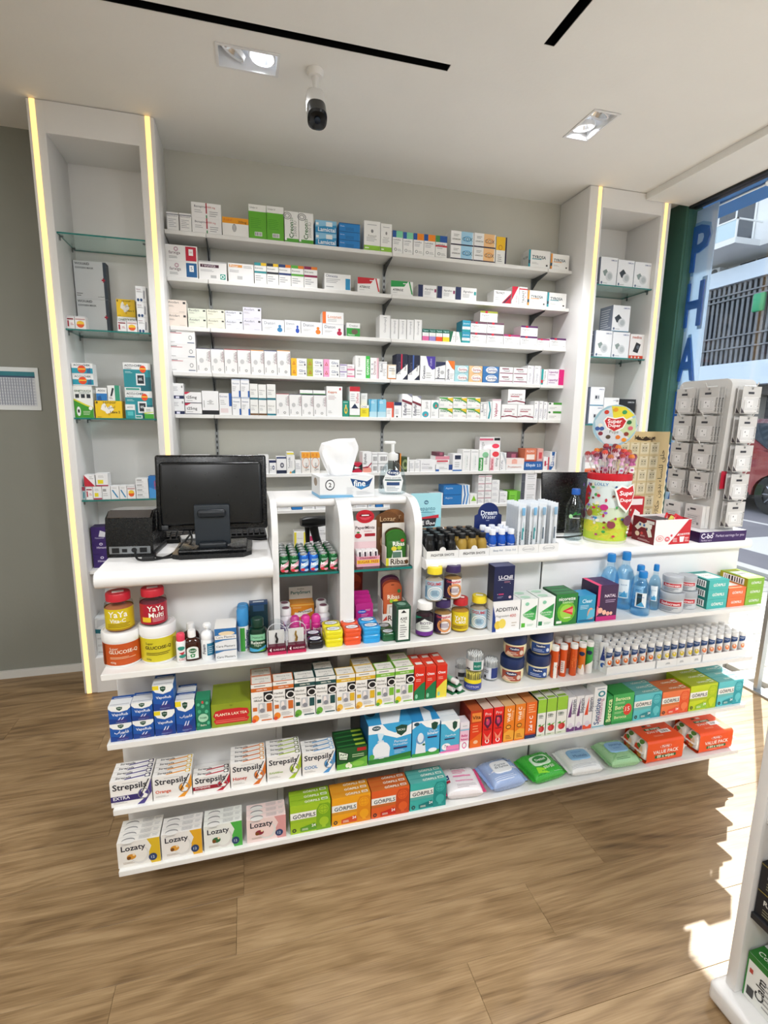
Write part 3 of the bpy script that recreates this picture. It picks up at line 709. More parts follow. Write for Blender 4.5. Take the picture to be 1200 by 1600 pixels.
row(where[2], GRP[2], WY, ZS[2]+.008, [
 (263, 293, 20.5, 'am1', 'peach tinted carton', 2), (294.5, 323.5, 14.7, 'am2', 'pale green tinted carton', 2), (324, 352, 14.7, 'am3', 'pale yellow tinted carton', 2), (352.5, 380, 14.5, 'am4', 'pale blue tinted carton', 2), (380.4, 409, 18, 'am5', 'lilac tinted carton', 2),
 (409.6, 444.3, 19, 'di1', 'white carton with blue globe'), (444.8, 470, 20, 'di2', 'white carton with blue figure'), (470.6, 503.6, 19, 'di3', 'white carton with orange figure'), (504, 537, 18, ['di4', 'diox'], 'white carton, crimson figure or orange edge', 2),
 (541.5, 562.5, 21, 'grnb', 'white and green carton'), (593, 610, 36, 'wv', 'tall plain white carton'), (610.4, 622.5, 31, 'wv', 'slim plain white carton'), (623, 635, 31, 'wv', 'slim plain white carton'), (635.4, 646.6, 31, 'wv', 'slim plain white carton'), (647, 659, 32, 'wv', 'slim plain white carton'),
 (659.6, 670, 18.5, 's1', 'tiny carton with pink foot'), (670.4, 680.6, 18.5, 's2', 'tiny carton with violet foot'), (681, 691, 18.5, 's3', 'tiny carton with red foot'), (691.4, 702, 18.5, 's4', 'tiny carton with yellow foot'),
 (702.4, 711.5, 17, 's5', 'tiny dark green and white carton'), (712, 721, 16.5, 's6', 'tiny white carton with teal corner'), (721.4, 734, 17.5, 'tealst', 'white carton with blue-teal top', 2),
 (734.4, 759.5, 17, 'ma', 'white carton with mauve top', 2), (760, 786, 17, 'ma', 'white carton with mauve top', 2), (750, 777, 17, 'mo', 'white carton with olive top laid across two', 1, {'on': 2}),
 (786.4, 812, 17, 'mp', 'white carton with magenta line'), (812.4, 838.6, 16, 'mv', 'white carton with violet top', 2), (839, 858, 13.5, 'mp', 'small white carton with magenta line'), (858.4, 883.5, 15.5, 'mv', 'white carton with violet top')])
st('bigw', 'f0efee side=e9e8e6|r 0 0 .03 1 e89a30;r .04 .86 .3 .9 444;r .04 .78 .5 .82 c04050;o .82 .5 .07 .16 .7 999;r .7 .1 .96 .16 5a6a8a;l .08 .3 .1 .2 1 bbb')
def up7(n, c): st(n, f'f1f0ef top={c}|r .0 .975 1 1 {c};v Zoladex .45 .9 .9 8a5060;v Tablets .5 .85 .78 aaa;e .35 .5 .16 .1 c8c8c8;o .65 .14 .1 .055 .6 888;r .1 .1 .15 .3 aaa')
up7('u1', '4a4a6a'); up7('u2', '4a4a6a'); up7('u3', 'c04050'); up7('u4', 'c04050'); up7('u5', 'e89a30'); up7('u6', '3a4a8a'); up7('u7', 'e8a030')
def glim(n, c): st(n, f'f1f1f0|r 0 0 .36 1 {c};p .08 .28 .28 .28 .18 .7 c85a20;p .13 .35 .23 .35 .18 .58 {c};t Glim .5 .9 .62 4a5a8a;e .88 .3 .05 .12 556;l .48 .8 .15 .35 1 bbb')
glim('gy', 'f2b82a'); glim('go', 'a8b03a'); glim('gp', 'f0a0c8')
st('lil', 'f0eff2|r 0 .75 1 .95 a898c0;t Lexa .1 .7 .5 6a5a9a;l .1 .8 .1 .3 1 c0b8d0'); st('pnk', 'f2eef0|r 0 .1 1 .35 e080a0;t Lexa .1 .7 .65 b04a6a')
st('symg', 'f1f1ef|r .72 0 1 1 3fc04a;v+ GANATON .15 .85 .86 fff;v Ganaton .5 .9 .25 888;l .1 .5 .1 .4 2 bbb')
st('pkl', 'f2f0f0|r .78 0 1 1 e8b8c4;v Domtrix .2 .85 .5 a05a70;l .1 .4 .1 .8 3 c4c4c8'); st('w27', 'f1f1f0|v Risek .4 .9 .3 556;l .5 .9 .15 .6 5 b8b8bc;r 0 .9 1 .95 c8c8cc')
st('orl', 'f0efec|r 0 0 1 .08 c8742a;r 0 0 .08 1 d89a50;r 0 .92 1 1 e8d8c0;r .5 .3 .85 .7 e8e0d0;l .2 .9 .5 .8 2 aaa')
def nav(n, c): st(n, f'f1f1f0 side=1a1f38|p 0 1 1 1 1 .62 0 .2 1a1f38;p .4 1 .52 1 .52 .44 .4 .38 {c};v Stelara .2 .7 .22 556;p .55 0 1 0 1 .22 1a1f38;v+ Zeposia .35 .62 .8 777')
nav('nv1', 'c02040'); nav('nv2', '3a5aa0')
st('purp', 'f1f1f1|p .38 1 1 1 1 .5 .8 .45 .55 .62 4a3a98;v CURVI .6 .9 .72 d8d0f0;v+ Creston .06 .6 .25 556;l .4 .9 .08 .35 3 bbb'); st('navs', 'f1f1f1|p 0 1 1 1 1 .85 0 .7 2a3050;v+ Xarelto .1 .7 .3 556;e .7 .45 .2 .1 bbb;r 0 .1 1 .14 3a3a4a')
st('orc', 'f1f1f1|p .2 1 1 1 1 .55 .7 .65 e8782a;v+ Januvia .06 .6 .3 556;l .5 .95 .1 .4 4 bbb')
def sort(n, c, d): st(n, f'{c}|o .55 .55 .36 .42 .8 f4f4f4;e .55 .5 .33 .3 f1f0ee;t+ Sortiva .28 .88 .52 {d};l .86 .97 .1 .4 3 888;t Losartan .3 .8 .2 888')
sort('st', 'a8d8e0', 'b04a5a'); sort('sp', 'f2c490', 'b04a5a'); sort('sb', '3a78b8', '2a4a90')
st('mar2', 'f1f0f0|r .2 .72 .7 .84 7a1f3a;r .05 .2 1 .3 8a3a5a;t Vessel .3 .75 .55 777;r .0 0 .02 1 ccc'); st('upw', 'f2f2f2|r .85 0 .95 1 b8b0c0;v Omega .1 .6 .4 aab;r .1 .85 .5 .9 bbb')
st('tred', 'f1f1f0|r 0 0 .35 1 2a9a9a;r 0 .1 .3 .3 d03040;v Trajenta .2 .9 .6 777'); st('pw', 'f0e8f0|r .66 0 1 1 d81f78;t+ Lipanthyl .06 .6 .6 8a3a8a;l .06 .5 .15 .4 1 b09ab8')
row(where[3], GRP[3], WY, ZS[3]+.008, [
 (266, 307.6, 21.3, 'bigw', 'big white carton with orange left edge', 3, {'dep': .13}), (308, 330, 38, 'u1', 'upright white carton with grey top'), (330.4, 351, 38, 'u2', 'upright white carton with grey top'), (351.4, 371.5, 38, 'u3', 'upright white carton with red top edge'), (372, 392.3, 38, 'u4', 'upright white carton with red top edge'), (392.7, 413, 38, 'u5', 'upright white carton with orange top edge'), (413.4, 433.2, 38, 'u6', 'upright white carton with blue top edge'), (433.6, 454, 39, 'u7', 'upright white carton with orange top edge'),
 (455, 479.6, 13.7, 'gy', 'white carton with yellow warning panel', 2), (480, 505, 13.7, 'go', 'white carton with olive warning panel', 2), (505.4, 530.5, 13.7, 'gp', 'white carton with pink warning panel', 2),
 (531, 542, 10.5, 'lil', 'small white and lilac carton', 2), (542.4, 554, 10.5, 'pnk', 'small white and pink carton', 2), (555, 577.8, 35, 'symg', 'white carton with bright green end'), (578.4, 591.5, 32.5, 'pkl', 'white carton with pale pink end'), (592, 604.6, 27, 'w27', 'plain white carton'), (605, 618.6, 23, 'orl', 'cream carton outlined in orange'),
 (616.0+3, 636.5, 40, 'nv1', 'white and navy carton with red stripe'), (637, 655, 39, 'nv2', 'white and navy carton with blue stripe'), (656, 679.4, 38, 'purp', 'white carton with purple corner'), (679.8, 695.3, 30, 'navs', 'white carton with navy top'), (695.8, 709.6, 32, 'orc', 'white carton with orange corner'),
 (710, 731.5, 12.6, 'st', 'pale teal carton with white oval', 2), (732, 753, 12.6, 'sp', 'peach carton with white oval', 2), (753.5, 778.5, 12.6, 'sb', 'blue carton with white oval', 2), (779.2, 800.6, 12.6, 'mar2', 'white carton with maroon bars', 2), (801, 822.6, 12.4, 'mar2', 'white carton with maroon bars', 2),
 (823, 833.6, 29, 'upw', 'upright white carton'), (834, 844.3, 29, 'upw', 'upright white carton'), (844.7, 854.6, 24, 'tred', 'white carton with teal and red side'), (855.2, 880.6, 12.2, 'pw', 'white carton with magenta end', 2)])
st('nb', 'f0f0f0|r 0 0 1 .2 1f2a50;l .1 .6 .5 .8 3 b5b5b8;r .8 .7 .92 .85 999;r .3 .02 .6 .16 dde'); st('t25', 'f1f0f0|p 0 1 .35 1 .1 .8 0 .8 c82a4a;t+ t25mg .1 .72 .5 555;r 0 0 1 .06 2a2a3a;l .1 .5 .15 .3 1 bbb')
st('bbk', 'f1f1f1|r 0 0 1 .18 1a1a1e;l .3 .75 .4 .6 2 c0c0c0;e .5 .55 .1 .08 c8c8c8;r .1 .3 .14 .6 aaa'); st('eucr', 'f1f0f0|r .78 .4 1 1 2a5aa8;t Eucreas .06 .66 .85 4a5a90;r .1 .1 .7 .3 e8d8d8;l .1 .6 .45 .7 3 bbb')
st('vict', 'f1f1f2|r .82 .0 1 .35 2a62b0;r .0 .93 1 1 b8c4d8;t Victoza .1 .85 .75 5a6a90;l .1 .6 .3 .6 3 bbb')
def bt(n, c): st(n, f'f0f0ec|r 0 0 1 .12 {c};t Galvus .12 .8 .62 888;l .12 .7 .3 .5 2 bbb')
bt('btt', '2a7a8a'); bt('btb', '6a4a2a')
st('kep', 'f2f2f1|t+ Keppra .1 .65 .8 d06a3a;l .1 .7 .55 .7 3 c8b0b0;r .8 .88 .92 .95 d03050;l .1 .4 .1 .2 2 bbb'); st('tgm', '1f8f78|o .5 .4 .25 .22 .5 e8c03a;r .4 .6 .6 .75 e8d08a;l .1 .9 .85 .95 1 bfe0d8')
st('y5', 'e8d82a|r 0 .75 1 1 f0f0ec;t CHIA .1 .8 .86 556;l .2 .8 .3 .6 3 c0a81a'); st('redb', 'f1f1f0 top=c01f30|r 0 .78 1 1 c01f30;v Daflon .25 .7 .75 c04050;l .1 .6 .3 .7 4 c8c8cc;p .15 0 .85 0 .5 .22 1f3050'); st('gw', 'e2e4e2|l .2 .8 .5 .8 3 bbb'); st('smw', 'f0f0f0|r 0 0 1 .2 5a9a5a')
st('lyb', '8ac8e0|r 0 0 1 .3 b8dce8;p 0 1 .3 1 .15 .3 0 .3 4aa0c8;l .2 .8 .75 .92 2 e8f4f8'); st('rw', 'f0f0f0|r 0 .6 1 1 d84030;r .75 0 1 .6 e06048;l .1 .6 .2 .5 3 bbb'); st('nvt', 'f0f0f0|r 0 .78 1 1 1f2f5a;l .15 .7 .2 .55 4 b0b0b8;r .3 0 .5 .1 333')
st('diag', 'f1f1f1|p 0 .78 .0 .68 1 .52 1 .64 7a2a3a;p .5 1 1 1 1 .85 8a8a98;v+ Edarbi .1 .6 .3 556;l .5 .9 .1 .4 3 bbb'); st('tc1', 'f1f1f0|e .45 .2 .36 .17 3aa8b8;p .3 .12 .6 .12 .5 .25 e06050;v Jardi .5 .9 .6 999'); st('tc2', 'f1f1f0|e .6 .7 .38 .2 2a9a90;p .5 .6 .8 .62 .65 .8 e06050;l .1 .6 .1 .35 4 bbb')
st('amy', 'f1f1ee|p 0 .95 .6 .95 1 .55 1 .4 .55 .75 0 .85 4a9a4a;p .55 .85 1 .95 1 .55 e8c22a;t+ Amaryl .08 .66 .66 2a7a4a;r .06 .15 .35 .35 ddd;t 2mg .72 .92 .22 b04a4a')
st('tw', 'f1f1f1|p .2 0 .6 0 .85 .5 .5 1 .2 1 .55 .5 2a9aa0'); st('pk2', 'f1f0f0|v+ Velphor .1 .8 .5 c04a6a;r 0 .92 1 1 d8c0c8'); st('lu', 'f1f0f0|t LIPONORM .15 .8 .66 8a4a5a;r .15 .5 .65 .56 a83a50;p 0 .12 .5 .2 1 .1 1 .18 .5 .28 0 .2 8a2a40;r .1 .2 .25 .38 ddd;t 20 .7 .82 .35 888')
st('gst', 'f1f1f0|r .35 .75 1 1 4a9a3a;e .12 .86 .08 .1 2a5a3a;l .1 .6 .2 .5 2 bbb')
row(where[4], GRP[4], WY, ZS[4]+.008, [
 (270.6, 289, 24, 'nb', 'white carton with navy foot', 2), (289.8, 316, 17.3, 't25', 'white carton with crimson corner', 2), (316.6, 342.6, 37, 'bbk', 'white carton with black foot'), (343.2, 363, 34, 'eucr', 'white carton with blue corner'), (363.4, 377, 28, 'vict', 'slim white carton with blue edge', 2), (377.4, 391, 28, 'vict', 'slim white carton with blue edge', 2),
 (391.4, 404, 24.5, ['btb', 'btt'], 'white carton with thin coloured foot', 2), (404.5, 417, 24, ['btb', 'btt'], 'white carton with thin coloured foot', 2), (417.8, 431.6, 24.3, ['btt', 'btt'], 'white carton with thin teal foot', 2),
 (432, 452, 34.5, 'u3', 'upright white carton with red top edge'), (452.4, 471.3, 34, 'u1', 'upright white carton with grey top'), (471.7, 490, 33.5, 'u2', 'upright white carton with grey top'), (490.4, 510, 33.5, 'u1', 'upright white carton with grey top'), (468.5, 488.6, 6.5, 'smw', 'thin white carton lying on upright ones', 1, {'on': 4, 'dy': .004}), (489.4, 508.5, 6.5, 'smw', 'second thin white carton lying on upright ones', 1, {'on': (5, 1), 'dy': .004}),
 (510.4, 535, 47, 'kep', 'tall white carton with orange title'), (535.4, 545.6, 25, 'tgm', 'small teal carton with yellow ring'), (546.2, 562.4, 13, 'smw', 'small white carton with green foot'), (546.2, 562.4, 34, 'redb', 'white carton with red top on smaller one', 1, {'on': 1}), (563, 576.4, 18.5, 'y5', 'small yellow carton'), (563.5, 574, 18.5, 'gw', 'pale grey carton on the yellow one', 1, {'on': 1, 'dy': .02}),
 (577, 589, 28, 'lyb', 'sky blue carton'), (589.6, 603, 28, 'lyb', 'sky blue carton'), (603.4, 615, 24, 'rw', 'red and white carton'), (615.6, 627.2, 24, 'nvt', 'white carton with navy top'), (627.6, 643.4, 37, 'diag', 'white carton with maroon diagonal'), (643.8, 657.6, 34, 'diag', 'white carton with maroon diagonal'),
 (658, 672.4, 28, 'tc1', 'white carton with teal disc at its foot'), (672.8, 685, 28, 'tc2', 'white carton with teal disc near its top'), (685.6, 706.8, 16.6, 'amy', 'white carton with green and yellow waves', 2), (707.2, 728.4, 16.6, 'amy', 'white carton with green and yellow waves', 2), (728.8, 749.5, 16.6, 'amy', 'white carton with green and yellow waves', 2),
 (750, 760, 26, 'w27', 'plain white carton'), (760.4, 767.6, 27, 'tw', 'slim white carton with teal wave'), (768, 781.8, 31, 'pk2', 'white carton with pink title'), (783, 807.6, 23, 'lu', 'white carton with maroon wave'), (808, 833, 23, 'lu', 'white carton with maroon wave'), (793, 820, 23, 'lu', 'white carton with maroon wave on two others', 1, {'on': 2}),
 (833.6, 841, 29, 'upw', 'slim white upright carton'), (841.4, 848, 29, 'upw', 'slim white upright carton'), (848.4, 854.4, 28, 'upw', 'slim white upright carton'), (854.8, 878, 13.4, 'gst', 'white carton with green band', 2)])
st('silr', 'eef0f0 side=dde2e4|t+ SILER .1 .6 .6 5a6a70;p .66 1 .9 1 1 .5 1 0 .82 0 .9 .5 2a5a70;l .1 .5 .2 .4 2 bbb'); st('cial', 'e8e2cc|p .1 0 .2 0 .3 1 .2 1 2a2a2a;t+ Cialis .35 .9 .55 3a3a3a;l .35 .9 .2 .35 1 b0a890')
st('gsm', 'eaecec|r 0 .8 1 1 cfd6da;e .3 .4 .2 .2 a8b8c8;l .5 .9 .3 .7 2 bbb'); st('nvb', 'f0f0f0|r 0 .82 1 1 1f2a55;o .6 .45 .18 .16 .5 2a3a70;l .1 .4 .2 .6 3 bbb'); st('nvb2', 'f0f0f0|r 0 .9 1 1 2a3a6a;o .55 .5 .2 .16 .4 667;r 0 0 1 .2 1f2a45'); st('thw', 'f1f1ef|v Seretide .3 .9 .3 667;r .35 .3 .7 .7 e0e0e0;p .3 0 1 0 1 .22 4a8a9a;p .3 0 .6 0 .45 .15 e8a03a')
st('ytp', 'f0f0ea|r 0 .3 1 .8 e8d83a'); st('bsm', 'f0f0f0|l .1 .9 .3 .8 4 b8b8c0'); st('ora', 'f0ede8|r 0 .72 1 1 f0a83a;e .25 .86 .1 .08 e88a2a;e .65 .86 .1 .08 e88a2a;o .5 .5 .42 .26 .9 d8762a;v Orelox .1 .5 .5 888;l .6 .9 .1 .4 2 bbb')
st('blkr', 'c02040|p 0 .2 .6 .5 0 .9 222;p 1 .2 .5 .5 1 .95 222;p .2 .4 .8 .5 .2 .62 f0f0f0'); st('pkw', 'f0f0f0|v+ Epiduo .4 .92 .3 666;e .5 .1 .5 .2 f0a090;p 0 .25 .6 .3 1 .5 1 .42 .6 .22 0 .2 a02040'); st('barw', 'f0f0f0|b .1 .9 .1 .7;r 0 .85 1 .9 999'); st('brno', '3a2a1a|r .7 0 1 1 e8902a'); st('gcam', '3a4a2a|o .5 .5 .4 .35 .5 8a9a6a;r .75 0 1 1 f0f0f0')
st('w3', 'f0f0f1|t Clexane .1 .6 .65 889;l .1 .8 .2 .45 2 b8b8c0;r .55 .2 .8 .4 ccc'); st('blw', 'f0f0f0|r .78 .2 1 1 2a4a8a;r 0 0 .2 .3 2a62b0;l .2 .7 .3 .7 2 bbb'); st('prr', 'f0eeee|r 0 .6 1 1 d88a9a;r .1 .3 .9 .5 d04a5a;l .1 .8 .1 .25 1 bbb'); st('mrn', '6a3a4a|r .4 .2 .8 .9 a85a70'); st('nsq', 'f0f0f1|r .2 .68 .85 .92 1f2a45;r 0 0 1 .08 2a6ab0;l .2 .8 .2 .55 3 bbb'); st('vtx', 'f1f1f0|v+ Ventolin .15 .7 .5 3a5a5a;r .1 .88 .9 .92 ccc;r .35 .1 .6 .75 e8ecea')
st('pinkt', 'f2eef0|r 0 .93 1 1 fff;r .0 .9 .65 .96 e86a8a;r .7 .9 .98 .98 222;e .78 .73 .18 .07 e8405a;e .5 .45 .4 .2 f8c8d0;v Betmiga .4 .85 .15 aaa;r 0 .0 1 .4 f6d8e0'); st('gwn', 'f0f2ee|r 0 0 .42 .62 3a9a4a;e .6 .75 .3 .14 8ac89a;v+ Berodual .05 .55 .2 fff;v 60mg .3 .7 .7 888'); st('pkn', 'f2eeee|r 0 0 .42 .62 f0c0c8;e .55 .78 .35 .13 e8404a;v+ Beriate .05 .55 .2 c03048;v 60mg .2 .6 .7 888'); st('vw', 'f0f0f0|v VITAL .05 .6 .3 778;p .2 1 .6 1 1 .6 1 .3 c8ccd0')
st('rsm', 'f1efee|r 0 .5 1 1 f6e4de;e .45 .75 .15 .2 e87a6a;t Prostanorm .1 .85 .3 c06a5a;r .3 .55 .6 .9 f0b0a0'); st('rdo', 'd87a5a|r .15 .15 .85 .55 f0e0d8;t FLUXO .15 .8 .8 fff;r 0 0 1 .12 b04a3a'); st('rdp', 'e0a8a0|r .3 .2 .8 .7 d04a50'); st('blb', '1f5fa8|t+ Eliquis .1 .6 .55 d8e4f4;t 2.5 .7 .9 .55 fff;r .0 0 1 .12 184a88'); st('rbb', 'f0eef0|r .2 .3 .5 .7 b83050;r .8 0 1 1 c83048;v C .4 .7 .6 c83048'); st('blwv', 'f1f1f2|p .3 1 .8 1 .65 .6 .75 .25 .35 0 0 0 0 .2 .4 .5 1f5fa8;v+ Eliquis .2 .8 .45 fff')
z6 = ZS[5]+.008
row(where[5], GRP[5], WY, z6, [
 (282.5, 305, 30, 'silr', 'white carton with dark teal curve'), (305.6, 328, 30, 'silr', 'white carton with dark teal curve'), (329, 335.6, 20, 'gsm', 'small pale grey carton'), (336, 360, 26, 'cial', 'cream carton with black slash'), (360.6, 384, 26, 'cial', 'cream carton with black slash'), (385, 404, 26, 'gsm', 'pale grey carton'), (404.6, 420.5, 29, 'bsm', 'plain white carton'),
 (421, 432, 21, 'nvb', 'white carton with navy top'), (432.5, 448, 26, 'nvb2', 'white carton with navy ring and foot'), (448.4, 461, 28, 'thw', 'white carton with teal corner'), (448.4, 459, 5, 'ytp', 'thin yellow and white carton on top', 1, {'on': 1}), (461.5, 471, 20, 'bsm', 'plain white carton'),
 (471.4, 485.3, 33, 'ora', 'white carton with orange arch'), (485.7, 500, 33, 'ora', 'white carton with orange arch'), (551, 566, 15, 'blkr', 'crimson carton with black chevrons'), (566.4, 580.6, 32, 'pkw', 'white carton with coral foot'), (581, 590.3, 15, 'barw', 'white carton with barcode', 2), (590.7, 606, 15, 'barw', 'white carton with barcode', 2),
 (620, 626.4, 29, 'brno', 'slim brown and orange carton'), (626.8, 639, 23, 'gcam', 'dark green leafy carton'), (639.4, 647.6, 17, 'bsm', 'small white carton'), (648, 656, 17, 'bsm', 'small white carton'), (656.4, 680, 18, 'w3', 'wide white carton'),
 (680.6, 706.6, 10.5, 'blw', 'flat white carton with blue corner'), (680, 702, 13, 'prr', 'white and rose carton on the flat one', 1, {'on': 1}), (682, 694, 6, 'mrn', 'small maroon carton topmost of pile', 1, {'on': 1}), (707, 721.4, 27, 'nsq', 'white carton with navy square'), (721.8, 734, 33.5, 'vtx', 'upright white carton with green print'), (734.6, 747, 33, 'vtx', 'upright white carton with green print'),
 (747.4, 779.6, 51, 'pinkt', 'tall pink and white carton behind two smaller', 1, {'dy': .055, 'dep': .07}), (747.4, 764, 33, 'gwn', 'white carton with green foot', 1, {'dep': .05}), (764.6, 780, 33, 'pkn', 'white carton with red blot', 1, {'dep': .05}), (780.6, 790, 28, 'vw', 'white carton with grey swoosh'),
 (791, 808, 27, 'mrn', 'brown carton behind a wide white one', 1, {'dy': .06, 'dep': .06}), (790.4, 818.2, 18.5, 'rsm', 'wide white carton with red glow', 1, {'dep': .055}), (818.6, 847, 13.2, 'blb', 'flat blue carton'), (819.4, 837.4, 20, 'rdo', 'red-orange carton on the flat blue one', 1, {'on': 1}), (838.4, 848, 20, 'rdp', 'pale red carton on the flat blue one', 1, {'on': (2, 1), 'dy': .012}), (848, 857, 20, 'rbb', 'white carton with red edge'), (857.6, 867.5, 28, 'blwv', 'white carton with blue wave')])
st('red7', 'f0eeee|r 0 0 .3 1 b83048;l .4 .9 .2 .7 2 bbb'); st('blu7', 'f0f0f0|r 0 0 .2 1 3a8ac8;t Panadol .3 .8 .5 889;l .3 .7 .15 .3 1 bbb'); st('bls7', '2a7ac0|t Aspirin .1 .5 .7 cfe2f4;r 0 0 1 .06 1a5a98'); st('bwv7', 'eef2f6|p .1 0 .3 0 .5 .5 .3 1 .1 1 .3 .5 3a7ac0;p .5 0 .7 0 .9 .5 .7 1 .5 1 .7 .5 5a9ad8'); st('gtri', 'f0f0ee|p .2 .3 .9 .3 .55 .85 8ac82a'); st('wst7', 'f0efef|r 0 .75 1 .9 c8a0a8;l .1 .8 .2 .6 2 bbb;r 0 0 .06 1 bbb'); st('dkw', 'e8e8ea|r 0 0 .25 1 4a4e58;l .4 .9 .2 .8 3 bbb'); st('grn7', '7ac83a|r .7 0 1 1 58a028;l .1 .6 .3 .7 2 5a9a28')
z7 = ZS[6]+.008
row(where[6], GRP[6], WY, z7, [
 (434, 455, 9, 'bsm', 'low white carton seen under the arch'), (456, 472, 9, 'bls7', 'low blue carton seen under the arch'), (473, 492, 9, 'w3', 'low white carton seen under the arch'), (493, 512, 9, 'bsm', 'low white carton seen under the arch'),
 (556, 574, 9, 'w3', 'low white carton seen under the arch'), (575, 586, 8, 'gsm', 'low grey carton seen under the arch'), (587, 598, 8, 'bls7', 'low blue carton seen under the arch'), (599, 622, 9, 'bsm', 'low white carton seen under the arch'),
 (643, 672, 18, 'blu7', 'white carton with blue end'), (673, 691.6, 19, 'red7', 'white carton with red end'), (692.5, 720.6, 15, 'bls7', 'bright blue carton', 2), (721.2, 733, 30, 'bwv7', 'white carton with blue waves'), (733.6, 745, 16, 'gtri', 'white carton with green triangle'),
 (745.4, 755.8, 11, 'wst7', 'small white carton with rose line', 4), (756.4, 766.6, 11, 'wst7', 'small white carton with rose line', 4), (767, 779, 9, 'bsm', 'small plain white carton', 4), (780, 792, 9, 'w3', 'small white carton', 2),
 (795, 812, 18, 'grn7', 'bright green carton'), (812.6, 836, 16, 'dkw', 'pale carton with dark end', 3), (843, 863, 17, 'bsm', 'plain white carton', 2)])
st('ylw8', 'f0f0ec|r 0 0 .18 1 e8d83a;r .8 0 1 1 e8d83a;t Oticure .25 .7 .6 889'); st('pk8', 'f0eef0|r .3 .5 .8 .9 c83a6a;l .2 .8 .1 .4 2 bbb')
row(where[7], GRP[7], WY, ZS[7]+.008, [
 (460, 478.6, 24, 'ylw8', 'white carton with yellow ends'), (479, 492, 19, 'pk8', 'small white carton with pink blot', 2), (497, 513, 15, 'w3', 'small white carton', 2), (560, 590, 14, 'bsm', 'plain white carton', 2), (592, 622, 14, 'w3', 'white carton', 2)])
# ------------------------------------------------------------------ cartons on the counter shelves
zA, zB, zC, zD = ZG
CY = -1.650
def loz(n, c, tint, fruit):
    st(n, f'{c} side=e6e4e0|p .70 1 1 1 1 0 .78 0 .70 .35 .80 .7 {tint};e .52 .42 .22 .36 dcdad6;e .50 .46 .19 .31 {c};t+ Lozaty .09 .66 .72 1c1b2a;e .32 .40 .11 .11 {fruit};e .26 .36 .05 .07 7a4a1a;e .38 .47 .03 .05 f0d8b0;l .12 .45 .13 .22 2 b0a090;e .82 .25 .10 .15 2a3f6a;t 12 .78 .86 .25 dce8f4;l .1 .4 .88 .94 1 bbb;'
       'T:e .26 .25 .16 .5 8f8f8f;T:e .26 .1 .16 .42 e4e2de;T:l .5 .78 .2 .85 5 a5a5a5;T:l .82 .97 .3 .8 2 b5b5b5;T:r 0 .94 1 1 cfcdc9')
loz('lz1', 'e9e6e0', 'd9b52a', 'd09030'); loz('lz2', 'e9e6e2', 'e0a828', 'd89a38'); loz('lz3', 'e8eae4', '4fae48', '2f6a3a'); loz('lz4', 'eed6d2', 'd89a98', '8a2a38')
def gorp(n, c, dk, mid, lo):
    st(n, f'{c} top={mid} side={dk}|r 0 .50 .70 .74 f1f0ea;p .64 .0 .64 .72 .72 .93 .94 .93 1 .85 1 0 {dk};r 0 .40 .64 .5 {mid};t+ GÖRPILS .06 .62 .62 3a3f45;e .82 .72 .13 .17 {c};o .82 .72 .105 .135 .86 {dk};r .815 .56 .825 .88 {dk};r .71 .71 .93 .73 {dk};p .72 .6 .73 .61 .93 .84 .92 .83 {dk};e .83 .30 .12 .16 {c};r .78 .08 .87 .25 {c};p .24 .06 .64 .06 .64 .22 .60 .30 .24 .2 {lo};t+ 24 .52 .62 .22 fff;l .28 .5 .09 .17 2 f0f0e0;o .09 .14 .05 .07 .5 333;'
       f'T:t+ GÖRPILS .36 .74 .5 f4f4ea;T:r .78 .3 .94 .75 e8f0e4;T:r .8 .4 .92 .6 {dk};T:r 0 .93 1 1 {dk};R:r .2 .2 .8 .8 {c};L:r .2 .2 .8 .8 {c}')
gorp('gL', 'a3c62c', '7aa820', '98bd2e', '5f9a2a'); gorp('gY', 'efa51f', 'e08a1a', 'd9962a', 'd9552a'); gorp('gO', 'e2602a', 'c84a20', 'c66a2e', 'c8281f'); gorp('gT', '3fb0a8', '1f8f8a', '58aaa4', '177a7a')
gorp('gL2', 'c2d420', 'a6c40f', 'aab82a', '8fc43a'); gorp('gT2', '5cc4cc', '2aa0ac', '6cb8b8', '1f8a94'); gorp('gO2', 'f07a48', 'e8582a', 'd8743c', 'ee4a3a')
wh = 'bottom counter shelf'
lz = {'dep': .0215, 'name': 'lozenge_carton', 'cat': 'lozenge box'}
row(wh, 'cartons on the bottom counter shelf', CY, zD, [
 (185, 252, 39, 'lz1', 'white honey lozenge carton', 1, {**lz, 'deep': 4}), (253.5, 317, 39, 'lz2', 'white lemon lozenge carton', 1, {**lz, 'deep': 3}), (319.5, 379.5, 39, 'lz3', 'white mint-green lozenge carton', 1, {**lz, 'deep': 3}), (386, 447.5, 35, 'lz4', 'pink berry lozenge carton', 1, {**lz, 'deep': 3}),
 (454, 517, 44, 'gL', 'lime green throat pastille carton', 1, {**lz, 'deep': 3}), (518.5, 579, 43, 'gY', 'yellow-orange throat pastille carton', 1, {**lz, 'deep': 3}), (580, 639, 42, 'gO', 'orange-red throat pastille carton', 1, {**lz, 'deep': 3}), (640, 696.5, 42, 'gT', 'teal throat pastille carton', 1, {**lz, 'deep': 3})], .0215)
